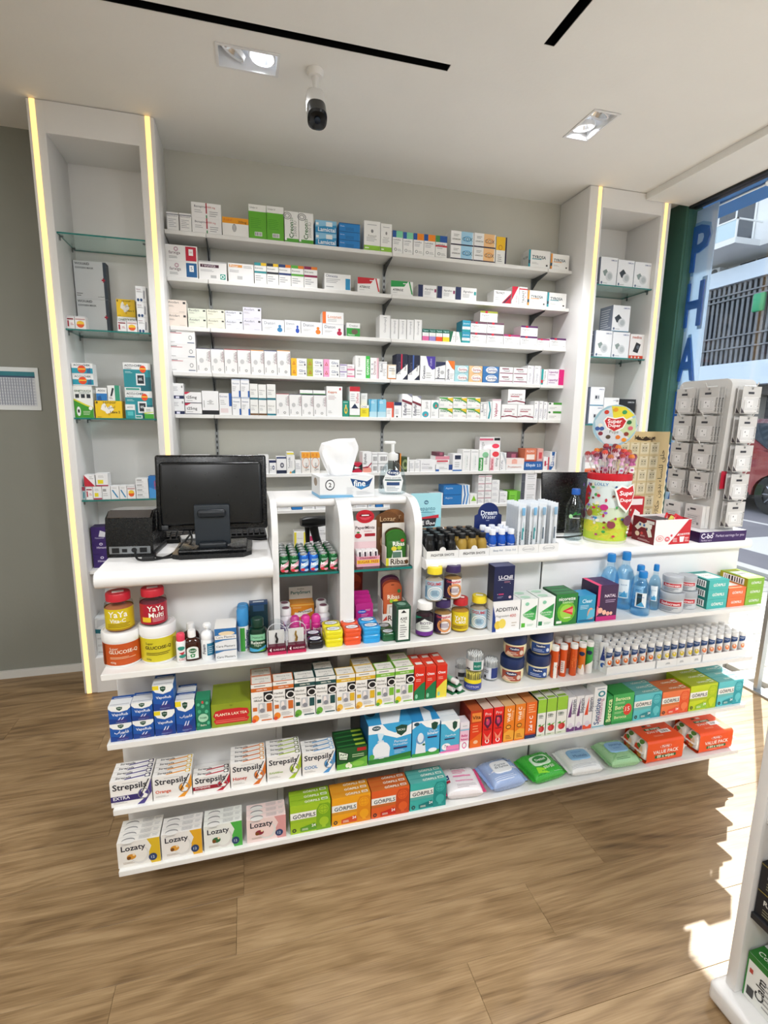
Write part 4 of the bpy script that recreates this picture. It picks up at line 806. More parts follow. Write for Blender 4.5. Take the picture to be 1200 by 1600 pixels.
def strep(n, c, sub, sc, dk=None, band=None):
    b = f'r 0 .20 .74 .42 {band};' if band else ''
    st(n, f'efedea side=dddbd6|{b}p .62 0 .8 0 1 .42 1 .95 .9 .55 .8 .2 {c};e .80 .40 .13 .19 {c};p .74 .5 .80 .62 .9 .56 .82 .42 .9 .34 .86 .22 .74 .24 .80 .36 f4f2ee;o .8 .4 .145 .21 .86 8a8a90;t+ Strepsils .06 .88 .73 24242e;t+ {sub} .06 .46 .34 {sc};l .06 .4 .12 .2 2 b5b2ae;l .3 .7 .88 .93 1 bbb;p .93 .95 .96 .95 .72 .3 .69 .3 2a2a30;'
       f'T:t+ Strepsils .12 .5 .55 33333c;T:p .35 .1 .95 .55 .95 .8 .35 .3 {c};T:r .84 .15 .97 .9 {dk or c};T:e .90 .5 .05 .28 f4f2ee;T:r 0 .94 1 1 c9c6c1')
strep('sp1', '4a3f86', 'EXTRA', 'f0f0f4', '2a2350', '3a3070'); strep('sp2', 'e89a28', 'Orange', 'd8562a', 'e8c02a'); strep('sp3', 'b82033', 'INTENSIVE', 'f4e0e2', '222', '9a1f30'); strep('sp4', 'd9742a', 'Honey', 'c83a20', 'e89a28'); strep('sp5', 'a8c22e', 'SUGARfree', '8ab02a', '5a6a20'); strep('sp6', '4a90c8', 'COOL', '2a7ab8', '6aa8d8')
st('sp4t', 'e9e7e2 top=eadfb8|T:r .0 .0 .5 1 f0ece4;T:p .45 .2 1 .5 1 .8 .45 .4 d8a830')
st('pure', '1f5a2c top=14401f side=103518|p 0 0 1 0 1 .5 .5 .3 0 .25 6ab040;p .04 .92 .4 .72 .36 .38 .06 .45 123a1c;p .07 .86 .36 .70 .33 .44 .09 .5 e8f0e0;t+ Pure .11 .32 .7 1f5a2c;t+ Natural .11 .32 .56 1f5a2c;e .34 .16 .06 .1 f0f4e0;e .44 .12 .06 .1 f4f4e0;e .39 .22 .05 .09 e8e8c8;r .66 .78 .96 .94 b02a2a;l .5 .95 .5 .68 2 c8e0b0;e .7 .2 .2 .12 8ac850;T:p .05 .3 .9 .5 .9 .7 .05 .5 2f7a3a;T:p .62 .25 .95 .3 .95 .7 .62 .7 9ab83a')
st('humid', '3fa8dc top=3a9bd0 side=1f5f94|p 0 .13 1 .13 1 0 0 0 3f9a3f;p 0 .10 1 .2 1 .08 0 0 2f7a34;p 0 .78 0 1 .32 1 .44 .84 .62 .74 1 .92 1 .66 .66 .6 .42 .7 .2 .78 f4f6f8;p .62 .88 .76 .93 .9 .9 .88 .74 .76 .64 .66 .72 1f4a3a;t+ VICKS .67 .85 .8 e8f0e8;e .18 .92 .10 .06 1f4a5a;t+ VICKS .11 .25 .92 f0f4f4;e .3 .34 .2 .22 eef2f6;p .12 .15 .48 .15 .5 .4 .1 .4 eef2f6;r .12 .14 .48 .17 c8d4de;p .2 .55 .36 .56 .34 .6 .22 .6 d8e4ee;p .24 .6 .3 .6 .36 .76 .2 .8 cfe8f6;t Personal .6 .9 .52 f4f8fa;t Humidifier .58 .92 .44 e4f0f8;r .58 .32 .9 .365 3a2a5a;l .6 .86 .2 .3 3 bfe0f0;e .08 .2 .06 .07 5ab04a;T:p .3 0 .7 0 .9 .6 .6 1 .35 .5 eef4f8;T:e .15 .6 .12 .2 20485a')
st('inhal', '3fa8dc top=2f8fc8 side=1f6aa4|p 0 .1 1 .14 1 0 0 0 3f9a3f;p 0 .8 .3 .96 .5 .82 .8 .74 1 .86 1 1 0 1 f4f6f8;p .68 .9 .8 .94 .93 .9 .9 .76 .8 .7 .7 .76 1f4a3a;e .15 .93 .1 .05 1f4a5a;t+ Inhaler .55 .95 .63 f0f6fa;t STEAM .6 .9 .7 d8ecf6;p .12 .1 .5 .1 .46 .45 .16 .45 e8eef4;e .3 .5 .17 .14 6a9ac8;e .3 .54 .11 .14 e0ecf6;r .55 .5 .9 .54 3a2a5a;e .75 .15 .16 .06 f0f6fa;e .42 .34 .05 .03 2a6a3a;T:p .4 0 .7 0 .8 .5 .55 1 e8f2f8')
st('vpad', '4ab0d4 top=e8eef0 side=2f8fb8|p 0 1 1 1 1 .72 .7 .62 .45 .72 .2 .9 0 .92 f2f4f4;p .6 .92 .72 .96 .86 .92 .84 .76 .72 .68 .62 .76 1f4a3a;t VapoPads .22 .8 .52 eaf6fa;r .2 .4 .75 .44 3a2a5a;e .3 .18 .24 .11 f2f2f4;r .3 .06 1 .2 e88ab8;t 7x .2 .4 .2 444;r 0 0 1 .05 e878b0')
st('pinkb', 'efc4d8 top=e8dfe4|r 0 .76 1 1 e6e0e6;t VICKS .25 .75 .86 3a5a5a;t+ Baby .15 .85 .5 c8307a;t+ Balsam .1 .9 .38 c8307a;r 0 0 1 .3 f4f2f4;o .5 .15 .25 .12 .7 d84a90;r 0 .7 1 .75 8ac0d8')
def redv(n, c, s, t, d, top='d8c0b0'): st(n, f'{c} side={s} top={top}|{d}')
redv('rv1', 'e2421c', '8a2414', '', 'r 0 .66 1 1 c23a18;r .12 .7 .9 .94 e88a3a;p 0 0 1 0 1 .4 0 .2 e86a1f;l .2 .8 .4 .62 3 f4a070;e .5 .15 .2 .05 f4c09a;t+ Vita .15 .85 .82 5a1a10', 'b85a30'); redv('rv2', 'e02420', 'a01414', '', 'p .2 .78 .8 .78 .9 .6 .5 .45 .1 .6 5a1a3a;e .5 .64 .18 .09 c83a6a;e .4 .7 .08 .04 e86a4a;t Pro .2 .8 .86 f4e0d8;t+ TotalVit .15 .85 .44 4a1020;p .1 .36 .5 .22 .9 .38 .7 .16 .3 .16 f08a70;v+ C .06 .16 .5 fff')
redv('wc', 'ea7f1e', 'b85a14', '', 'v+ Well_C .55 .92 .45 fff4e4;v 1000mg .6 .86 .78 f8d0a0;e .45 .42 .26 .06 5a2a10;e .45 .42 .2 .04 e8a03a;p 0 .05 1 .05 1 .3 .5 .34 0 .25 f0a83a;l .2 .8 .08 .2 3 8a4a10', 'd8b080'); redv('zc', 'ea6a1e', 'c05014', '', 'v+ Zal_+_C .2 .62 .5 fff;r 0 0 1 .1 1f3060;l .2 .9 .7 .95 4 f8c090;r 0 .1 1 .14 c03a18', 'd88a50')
st('appl', 'f0f0ea side=1a3a20 top=e0e6d0|r 0 .64 1 1 9acb3a;l .15 .8 .48 .6 3 777;t+ Lipo .15 .7 .55 3a5a3a;e .55 .2 .34 .09 c02a2e;e .42 .2 .2 .07 d8484a;p .1 .3 .5 .26 .4 .34 4a9a30;p .6 .3 .95 .34 .7 .26 6aa83a;r 0 0 1 .07 d8dcc8;l .2 .8 .02 .06 1 5a8a3a;T:r .1 .1 .9 .4 8ab83a;T:r .2 .55 .8 .85 f4f4f0')
def purp2(n, c): st(n, f'f0eff2 top=dad9de|p .1 .42 .5 .95 .5 .42 {c};r 0 0 1 .12 {c};e .5 .16 .28 .09 e4dcea;v+ Eucerin .5 .92 .75 555566;v Hyal .5 .8 .9 9a9aa5;r 0 .14 1 .16 d8d4de')
purp2('pu1', '6a3a78'); purp2('pu2', 'e8502f')
st('tpst', 'f0f2f3 top=e2e6e8|o .6 .82 .3 .075 .55 2a8a9a;v+ Sensitive .06 .72 .35 3a5a8a;v Whitening .1 .7 .65 b06a8a;r 0 0 1 .03 8ac0d0;l .2 .9 .92 .97 1 9ab')
st('bero', '3fb05a top=2f9a48 side=1f7a38|r 0 .0 1 .1 2a9a4a;t+ Berocca .12 .82 .84 eaf6c0;t+ Bero .12 .6 .55 e2f2b8;t+ Berocca .12 .7 .22 e2f2b8;e .72 .45 .2 .2 e0402f;t 15 .62 .82 .47 fff;l .1 .6 .66 .74 2 bfe8b0;l .1 .6 .34 .42 2 bfe8b0'); st('beros', '2f9f50|v+ Berocca .1 .9 .5 eaf6b8;r 0 0 1 .12 1f7a3a')
st('nar', 'f2f2f2|r 0 .1 1 .3 d8383f;v Nasal .4 .9 .5 777;r .6 .6 .9 .9 e0b0b0')
wh = 'third counter shelf'
lz4 = {'dep': .0205, 'name': 'lozenge_carton', 'cat': 'lozenge box'}
row(wh, 'cartons on the third counter shelf', CY, zC, [
 (174, 239, 40, 'sp1', 'white and purple lozenge carton', 1, {**lz4, 'deep': 4}), (240, 301, 37, 'sp2', 'white and orange lozenge carton', 1, {**lz4, 'deep': 4}), (302, 360, 26, 'sp3', 'low white and red lozenge carton', 1, {**lz4, 'deep': 2}), (361, 416, 37, 'sp4', 'white and amber lozenge carton', 1, {**lz4, 'deep': 4}), (417.5, 471, 38, 'sp5', 'white and lime lozenge carton', 1, {**lz4, 'deep': 4}), (472.5, 524, 35, 'sp6', 'white and blue lozenge carton', 1, {**lz4, 'deep': 3}),
 (526, 574, 33, 'pure', 'dark green pastille carton', 1, {**lz4, 'deep': 4, 'dep': .023}), (575, 642, 60, 'humid', 'large sky blue humidifier carton', 1, {'dep': .122, 'name': 'humidifier_carton', 'cat': 'appliance box'}), (643, 686, 55, 'inhal', 'sky blue steam inhaler carton', 1, {'dep': .095, 'name': 'inhaler_carton', 'cat': 'appliance box'}),
 (687.5, 717, 49, 'vpad', 'blue and pink vapour pad carton', 1, {'dep': .03, 'deep': 2}), (717.5, 732, 42, 'pinkb', 'slim pink and white carton', 1, {'dep': .04}),
 (733, 751.5, 57, 'rv1', 'tall orange-red vitamin carton', 1, {'dep': .045, 'deep': 2}), (752.5, 768, 57, 'rv2', 'tall bright red vitamin carton', 1, {'dep': .045, 'deep': 2}), (769, 784.5, 57, 'rv2', 'tall bright red vitamin carton', 1, {'dep': .045, 'deep': 2}), (785.5, 801.8, 56, 'wc', 'tall orange vitamin carton', 1, {'dep': .04, 'deep': 3}), (802.6, 818.4, 56, 'wc', 'tall orange vitamin carton', 1, {'dep': .04, 'deep': 3}), (819.2, 836, 56, 'zc', 'tall orange carton with navy foot', 1, {'dep': .04, 'deep': 3}),
 (837.4, 850.6, 57, 'appl', 'tall white and lime carton', 1, {'dep': .04, 'deep': 3}), (851.4, 866.6, 57, 'appl', 'tall white and lime carton', 1, {'dep': .04, 'deep': 3}), (867.2, 883.4, 57, 'appl', 'tall white and lime carton', 1, {'dep': .04, 'deep': 2}), (884, 896.6, 53, 'pu1', 'tall white and purple carton', 1, {'dep': .04, 'deep': 2}), (897.2, 908.8, 53, 'pu1', 'tall white and purple carton', 1, {'dep': .04, 'deep': 2}), (909.4, 923, 52, 'pu2', 'tall white and orange carton', 1, {'dep': .04, 'deep': 2}), (924, 943, 62, 'tpst', 'very tall white toothpaste carton', 1, {'dep': .045}),
 (945, 953.6, 44, 'beros', 'slim green carton on edge', 1, {'dep': .07}), (954.2, 987, 45, 'bero', 'green carton with red disc', 1, {'dep': .07}),
 (988, 1030.5, 39, 'gT2', 'aqua throat pastille carton', 1, {**lz, 'deep': 3, 'dep': .03}), (1031.5, 1074, 36, 'gO2', 'coral throat pastille carton', 1, {**lz, 'deep': 2, 'dep': .04}), (1075, 1117, 38, 'gL2', 'yellow-green throat pastille carton', 1, {**lz, 'deep': 3, 'dep': .04}), (1118.5, 1157, 37, 'gT2', 'aqua throat pastille carton', 1, {**lz, 'deep': 3, 'dep': .04})], .0205, name='vitamin_carton')
# second counter shelf
def vapo(n, arab, y):
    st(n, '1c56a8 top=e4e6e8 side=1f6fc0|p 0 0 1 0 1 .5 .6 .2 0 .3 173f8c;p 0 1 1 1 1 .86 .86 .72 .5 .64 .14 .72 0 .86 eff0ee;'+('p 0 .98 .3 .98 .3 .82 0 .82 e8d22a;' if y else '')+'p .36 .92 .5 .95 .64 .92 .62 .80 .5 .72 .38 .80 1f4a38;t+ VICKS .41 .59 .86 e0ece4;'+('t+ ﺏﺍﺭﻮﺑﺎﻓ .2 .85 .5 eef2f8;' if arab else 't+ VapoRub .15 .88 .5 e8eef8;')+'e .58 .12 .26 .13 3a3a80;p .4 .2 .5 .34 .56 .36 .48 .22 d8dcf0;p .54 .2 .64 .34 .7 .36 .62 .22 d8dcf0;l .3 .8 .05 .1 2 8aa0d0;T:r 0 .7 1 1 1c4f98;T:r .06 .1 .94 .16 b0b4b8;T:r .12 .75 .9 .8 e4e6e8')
vapo('va', 0, 0); vapo('vb', 1, 0); vapo('vc', 0, 1); vapo('vd', 1, 1)
st('tiger', '1f7a58 top=2a8a64|e .2 .85 .1 .05 5ab890;e .5 .78 .12 .06 58b08a;e .8 .88 .1 .05 5ab890;e .25 .62 .12 .06 4aa880;e .75 .6 .12 .06 58b890;e .5 .92 .08 .05 c04a4a;e .5 .4 .36 .14 a8d8b8;t+ TIGER .24 .76 .4 145a3c;t Balm .3 .7 .16 e4f0d8;e .15 .2 .1 .06 4aa880;e .85 .22 .1 .06 58b890')
st('planta', '8d9c28 top=7f8f24 side=788820|p .04 .5 .1 .7 .3 .76 .7 .76 .92 .7 .96 .5 .9 .36 .96 .3 .9 .14 .1 .14 .05 .3 .1 .36 c8262a;t+ PLANTA_LAX_TEA .1 .9 .54 f6ecd0;r .1 .2 .9 .24 e07060;r .1 .28 .85 .31 e07060;t W .46 .54 .9 5a6a14;T:r 0 .95 1 1 a2ae3a')
def tea(n, c, arab, fruit, fc2):
    ti = 't+ ﺏﺎﺸﻋﺃ_ﻱﺎﺷ .08 .52 .66 2a2a2a;t+ ﺔﻗﺎﺷﺮﻟﺍ .12 .5 .57 2a2a2a;' if arab else 't Herbal .05 .46 .70 3a3a3a;t Slimming .05 .54 .6 3a3a3a;t Tea .05 .25 .5 3a3a3a;'
    st(n, f'f0eeea top={c} side={c}|r 0 .8 1 .9 {c};t+ GREEN_TEA .25 .75 .85 f4f0e4;r 0 .9 1 1 e9e7e1;l .15 .85 .92 .98 1 777;r .58 .52 1 .78 1c1c1e;o .84 .63 .22 .1 .72 f0eeea;{ti}r .32 .24 .64 .5 c4c4c8;e .45 .38 .08 .1 f0e8e4;e .5 .3 .12 .06 8a8a92;r .06 .3 .26 .4 {c};r .72 .26 .96 .48 {c};l .38 .92 .1 .2 3 b0b0b0;e .18 .11 .16 .09 {fruit};e .1 .05 .1 .05 {fc2};r .45 .03 .95 .06 {c};T:r .04 .08 .96 .92 ece9e2;T:t Slimming_Tea .2 .85 .6 444;T:t ﻱﺎﺷ .4 .65 .25 444')
tea('te1', 'cf6a2a', 1, 'e8862a', 'd84a20'); tea('te1b', 'cf6a2a', 0, 'e8862a', 'd84a20'); tea('te2', '1f4a4a', 0, '6aa83a', '4a8a2a'); tea('te3', 'dcb02a', 1, 'e8b84a', 'c88a2a'); tea('te3b', 'dcb02a', 0, 'e8b84a', 'c88a2a'); tea('te4', '7ab83a', 0, 'e0d02a', '5a9a30')
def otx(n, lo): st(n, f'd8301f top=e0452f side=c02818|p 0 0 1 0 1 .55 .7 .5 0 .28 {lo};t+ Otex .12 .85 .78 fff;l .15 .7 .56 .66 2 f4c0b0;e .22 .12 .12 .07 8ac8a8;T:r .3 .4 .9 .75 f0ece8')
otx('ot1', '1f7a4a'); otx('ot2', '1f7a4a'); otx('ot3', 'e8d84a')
tk = {'dep': .05, 'name': 'tea_carton', 'cat': 'tea box'}
wh = 'second counter shelf'
row(wh, 'cartons on the second counter shelf', CY, zB, [
 (173, 208, 27.5, ['vb', 'va'], 'blue chest rub carton', 2, {'dep': .055}), (208.6, 242, 28, ['va', 'va'], 'blue chest rub carton', 2, {'dep': .055}), (242.8, 275.5, 39, 'vc', 'blue rub carton with yellow tag', 2, {'dep': .06}), (276.2, 306.5, 50, 'vd', 'blue rub carton with large Arabic title', 1, {'dep': .045, 'deep': 2}),
 (307.2, 330, 47, 'tiger', 'patterned green balm carton', 1, {'dep': .05}), (331, 393, 36, 'planta', 'olive laxative tea carton with red oval', 1, {'dep': .12, 'name': 'tea_carton', 'cat': 'tea box'}),
 (393.6, 427, 59, 'te1', 'white and orange slimming tea carton', 1, {**tk, 'deep': 2}), (427.6, 460, 59, 'te1b', 'white and orange slimming tea carton', 1, tk), (460.6, 493, 58, 'te2', 'white and dark teal slimming tea carton', 1, tk), (493.6, 525, 57, 'te2', 'white and dark teal slimming tea carton', 1, {**tk, 'deep': 2}), (525.6, 555, 55.5, 'te3', 'white and yellow slimming tea carton', 1, tk), (555.6, 586.4, 55, 'te3b', 'white and yellow slimming tea carton', 1, {**tk, 'deep': 2}), (587, 616, 55, 'te4', 'white and lime slimming tea carton', 1, tk), (616.6, 645.5, 55, 'te4', 'white and lime slimming tea carton', 1, {**tk, 'deep': 2}),
 (646.4, 663.6, 51, 'ot1', 'red and green ear-drop carton', 1, {'dep': .045, 'deep': 2}), (664.2, 680.6, 50, 'ot2', 'red and green ear-drop carton', 1, {'dep': .045, 'deep': 2}), (681.2, 697.6, 50, 'ot3', 'red and yellow ear-drop carton', 1, {'dep': .045, 'deep': 2})], .05, name='remedy_carton')
# top counter shelf cartons
st('plast', 'e8eaec top=f0f0f0 side=2f6aa8|p 0 1 0 .72 .4 .9 1 .95 1 1 3a78b0;t Care_Plasters .06 .92 .35 2a3a4a;r 0 0 1 .08 d8d8d8'); st('plast2', '2f6fae top=eceae6 side=2f6aa8|e .55 .52 .38 .2 e8d4b0;r 0 0 1 .36 eceae8;t Care_Plasters .06 .92 .2 2a3a4a')
st('addit', 'f0efef side=e4e4e6|p 0 0 .14 0 .1 .5 0 .9 1f3f8a;t+ ADDITIVA .1 .92 .72 2a2a38;t Magnesium .12 .6 .5 888;t 400 .62 .85 .5 d05a50;e .2 .22 .12 .14 e8c84a;e .36 .26 .13 .16 f0d860;l .7 .9 .12 .3 2 c8c0b8;L:r 0 .1 1 .9 e8e8ea;L:l .2 .8 .3 .7 5 999'); st('uchl', '20264e top=262c58 side=161a36|t+ U-Chill .22 .9 .68 f0f0f6;r .2 .6 .95 .615 c8c8d8;e .4 .4 .012 .008 fff;e .8 .5 .012 .008 fff;l .5 .9 .52 .57 2 c88a9a;e .82 .1 .07 .04 d8b8c8;l .2 .5 .08 .14 2 8a8ab0;e .2 .2 .012 .008 fff;r .25 .18 .5 .22 b03a6a')
st('nicw', 'eef1ee top=e4ebe6 side=d8dfda|p .1 .5 .95 .78 .9 .3 .75 .26 .2 .42 4ab05a;p .55 .6 .95 .78 .9 .5 2f8a48;t Nicorette .1 .8 .5 f4fbf4;t Freshmint .2 .75 .42 dff0df;r .06 .06 .28 .2 5ab83a;l .4 .9 .08 .16 2 9ac0a0;e .35 .84 .12 .06 8ac8a8;T:e .4 .5 .3 .3 b8dcc4;T:l .2 .8 .1 .25 1 999'); st('nicw2', STY['nicw'].replace('5ab83a', '1f7a4a'))
st('nicg', '257a32 top=1f5a30 side=174a26|e .5 .42 .42 .34 6ab82f;e .5 .42 .3 .24 9ad04a;t+ nicorette .12 .88 .84 f2f6f0;t Icemint .3 .8 .74 d8e8c8;p .3 .45 .8 .6 .75 .45 .8 .3 d8303a;p .45 .45 .8 .52 .8 .38 f08a7a;r .06 .06 .3 .14 e8efe6;l .4 .8 .2 .26 1 f0f4d0;T:r .1 .3 .9 .7 2a7a40')
st('lblu', '2a94bc top=2a86b4 side=1f78a4|t+ Clear .2 .8 .8 d8eef6;e .75 .3 .2 .24 d8a890;p .5 .1 1 .2 1 .5 .7 .45 58b8d8;l .1 .6 .5 .66 3 bfe4f0;r .04 .04 .96 .12 1a6a94'); st('prg', '3c1f48 top=3f2350 side=2c1638|r 0 0 1 .13 c8287a;p 0 .13 .25 .3 0 .45 e86a8a;t+ NATAL .35 .9 .7 efe0f0;l .4 .9 .5 .6 2 b8a0c0;e .18 .3 .12 .08 f0b8a0;e .38 .24 .1 .07 f4c0a8;e .56 .2 .09 .06 f0b0a0;e .72 .2 .07 .05 f4c0a8;r 0 .42 .12 1 d83a6a;T:r 0 .0 .2 1 d83a6a')
st('axe', 'f0f0ee top=1f4a34 side=1a4a30|r 0 0 1 1 1f4a34;r .12 .06 .88 .92 eef0ec;t+ AXE .25 .75 .66 222;t OIL .3 .7 .58 222;p .3 .82 .5 .9 .7 .82 222;l .25 .75 .12 .5 6 888;T:e .5 .5 .3 .3 6a8a78')
wh = 'top counter shelf'; GA = 'cartons on the top counter shelf'
row(wh, GA, CY, zA, [(337, 371, 16.5, ['plast', 'plast', 'plast2'], 'white and blue plaster carton', 3, {'dep': .075}),
 (618.6, 641, 55, 'axe', 'dark green medicated oil carton', 1, {'dep': .05}),
 (768, 811, 47, 'addit', 'white magnesium carton with lemons', 1, {'dep': .06}), (770, 802, 54, 'uchl', 'navy carton standing on it', 1, {'on': 1, 'dep': .045}), (812, 838, 46, 'nicw', 'white and green gum carton', 1, {'dep': .04, 'deep': 2}), (838.6, 865, 46, 'nicw2', 'white and green gum carton', 1, {'dep': .04, 'deep': 2}), (866, 900, 48, 'nicg', 'dark green gum carton', 1, {'dep': .028, 'deep': 3}), (901.5, 928, 42, 'lblu', 'light blue carton', 1, {'dep': .06}), (930, 962, 55, 'prg', 'purple and pink maternity carton', 1, {'dep': .045, 'deep': 2})], .05, name='remedy_carton')
def flat(n, c, dk): st(n, f'{c} side={dk} top={c}|t+ GÖRPILS .22 .82 .5 f4f4ee;T:r .12 .2 .85 .75 f2f2ea;T:t GÖRPILS .2 .7 .5 777;T:r .1 .8 .9 .95 {dk};L:b .12 .88 .15 .85')
flat('fT', '46b4ae', '1f8078'); flat('fO', 'f0703c', 'c8702a'); flat('fL', '86b83a', 'a8a414')
row('top counter shelf', GA, CY+.004, zA, [(1103, 1134, 14.5, 'fT', 'teal flat pastille carton', 3, {'dep': .11}), (1135, 1162, 14.5, 'fO', 'orange flat pastille carton', 2, {'dep': .11}), (1163, 1189, 13.5, 'fL', 'lime flat pastille carton', 3, {'dep': .12})], .1, name='pastille_carton')
# ------------------------------------------------------------------ round things on the counter shelves
def face_cam(p): return math.atan2(CO.x-p[0], -(CO.y-p[1]))
def spot(cx, yb, yt, wpx, z, ymin=-1.657):
    """front foot pixel, top pixel, width in pixels, surface height -> centre, radius, height"""
    F = at(cx, yb, 'z', z); r = wpx*mpp(F)/2; d = Vector((F.x-CO.x, F.y-CO.y, 0)).normalized()
    r = wpx*mpp(F+d*r)/2; c = F+d*r
    if c.y < ymin+r: c = c+d*((ymin+r-c.y)/d.y)
    h = at(cx, yt, 'y', c.y+r*.4).z-z
    return c, r, h
def band(mb, r, z0, z1, m, n=32): mb.lathe([(r, z0), (r, z1)], m, n, cap=False)
def wrap(mb, ops, r, z0, h, a=1.2):
    mb.seg = 20; mb.print_on(ops, cylmap(r, z0, h, a), 2*a*r/h, .0007, .0002)
def gummy_jar(r, h, cap, lab, ops, fill, name='vitamin_jar', capw=.86, sticker=True):
    nk = r*capw*.93; ch = h*.20
    body = MB().lathe([(r*.90, 0), (r, h*.03), (r, h*.66), (r*.97, h*.72), (nk, h*.79), (nk, h*.83)], CREAMPET, 32)
    cont = MB().lathe([(r*.88, h*.02), (r*.95, h*.05), (r*.95, h*.60), (r*.6, h*.66), (0, h*.65)], M(fill, .5), 24)
    for i in range(26):
        a = random.random()*2*PI; z = h*(.08+.52*random.random())
        cont.lathe([(0, -r*.13), (r*.13, 0), (0, r*.13)], M(fill, .4), 8, (r*.86*math.cos(a), r*.86*math.sin(a), z))
    lb = MB(); band(lb, r*1.008, h*.06, h*.62, M(lab, .35)); wrap(lb, ops, r*1.008, h*.06, h*.56)
    cp = MB().lathe([(r*capw, h*.80), (r*capw, h*.97), (r*capw*.94, h), (0, h)], M(cap, .35), 32)
    for i in range(40):
        a = 2*PI*i/40; cp.box(-.0006, .0006, -.0004, .0006, 0, 0, cap) if 0 else None
    st_ = MB().box(-r*.4, r*.4, -r*.22, r*.22, h+.0002, h+.0008, M('f2f0ec', .5)) if sticker else None
    p = [('body', body.mesh('body'), None), ('contents', cont.mesh('contents'), 0), ('label', lb.mesh('label'), 0), ('lid', cp.mesh('lid'), None)]
    if st_: p.append(('price_sticker', st_.mesh('price_sticker'), 3, 'white sticker on the lid'))
    return p
def put(proto, name, label, cat, group, c, z, rz=None):
    return inst(proto, name, label, cat, group, (c.x, c.y, z+.0003), face_cam(c) if rz is None else rz)
# glucose tubs with gummy jars on them
TUB = {}
for cx, yb, yt, w, lab, ops, words in ((195, 1044, 975, 60, 'c2521f', ['t+ GLUCOSE-Q .2 .8 .62 f4ead8', 't Super .22 .4 .78 f4ead8', 'l .22 .75 .3 .42 2 f0c8a0', 't 450g .22 .34 .14 f4ead8', 'r 0 0 .08 1 8a3a14'], 'white tub with orange label holding glucose powder'), (250.5, 1039, 966, 56, 'd2c42a', ['t+ GLUCOSE-Q .18 .78 .6 3a2a14', 't Super .2 .38 .78 3a2a14', 'l .2 .75 .28 .42 2 5a4a14', 't 450g .2 .32 .12 3a2a14', 'r .86 0 1 1 e8dc5a'], 'white tub with yellow label holding glucose powder')):
    c, r, h = spot(cx, yb, yt, w, zA); r *= .94
    body = MB().lathe([(r*.94, 0), (r*.97, h*.02), (r*.97, h*.74), (r*.9, h*.78)], WHITE, 36); lb = MB(); band(lb, r*.975, h*.07, h*.70, M(lab, .4), 36); wrap(lb, ops, r*.975, h*.07, h*.63, 1.25)
    lid = MB().lathe([(r*1.0, h*.74), (r*1.01, h*.78), (r*1.01, h*.96), (r*.97, h), (r*.9, h), (r*.88, h*.985), (0, h*.985)], M('f1f1f0', .3), 36)
    put([('body', body.mesh('body'), None), ('label', lb.mesh('label'), 0), ('lid', lid.mesh('lid'), None)], 'powder_tub', words, 'tub', 'glucose tubs at the left end', c, zA)
    TUB[cx] = (c, r, h)
for k, cx, w, lab, ops, fill, words in ((195, 194.5, 40, 'd8c020', ['t+ YaYa .16 .72 .76 f8f4ec', 't+ Vita-C .2 .66 .46 f8f4ec', 'l .12 .8 .12 .34 3 8a6a14', 'r 0 .02 1 .08 b08a14'], 'c07a50', 'red-capped gummy jar with yellow label on orange tub'), (250.5, 247, 38, 'b01f33', ['t+ YaYa .3 .82 .78 f8f4ec', 't+ Multi .34 .8 .46 f8f4ec', 'r .12 .12 .4 .36 e8c22a', 'l .45 .9 .12 .32 3 e8b0b8'], '7a3040', 'red-capped gummy jar with crimson label on yellow tub')):
    c, r, h = TUB[k]; rr = w*mpp(c)/2; hh = rr*2.92
    c = c+Vector(((cx-k)*mpp(c), -.004, 0))
    put(gummy_jar(rr, hh, 'c02634', lab, ops, fill), 'vitamin_jar', words, 'jar', 'gummy vitamin jars', c, zA+h)
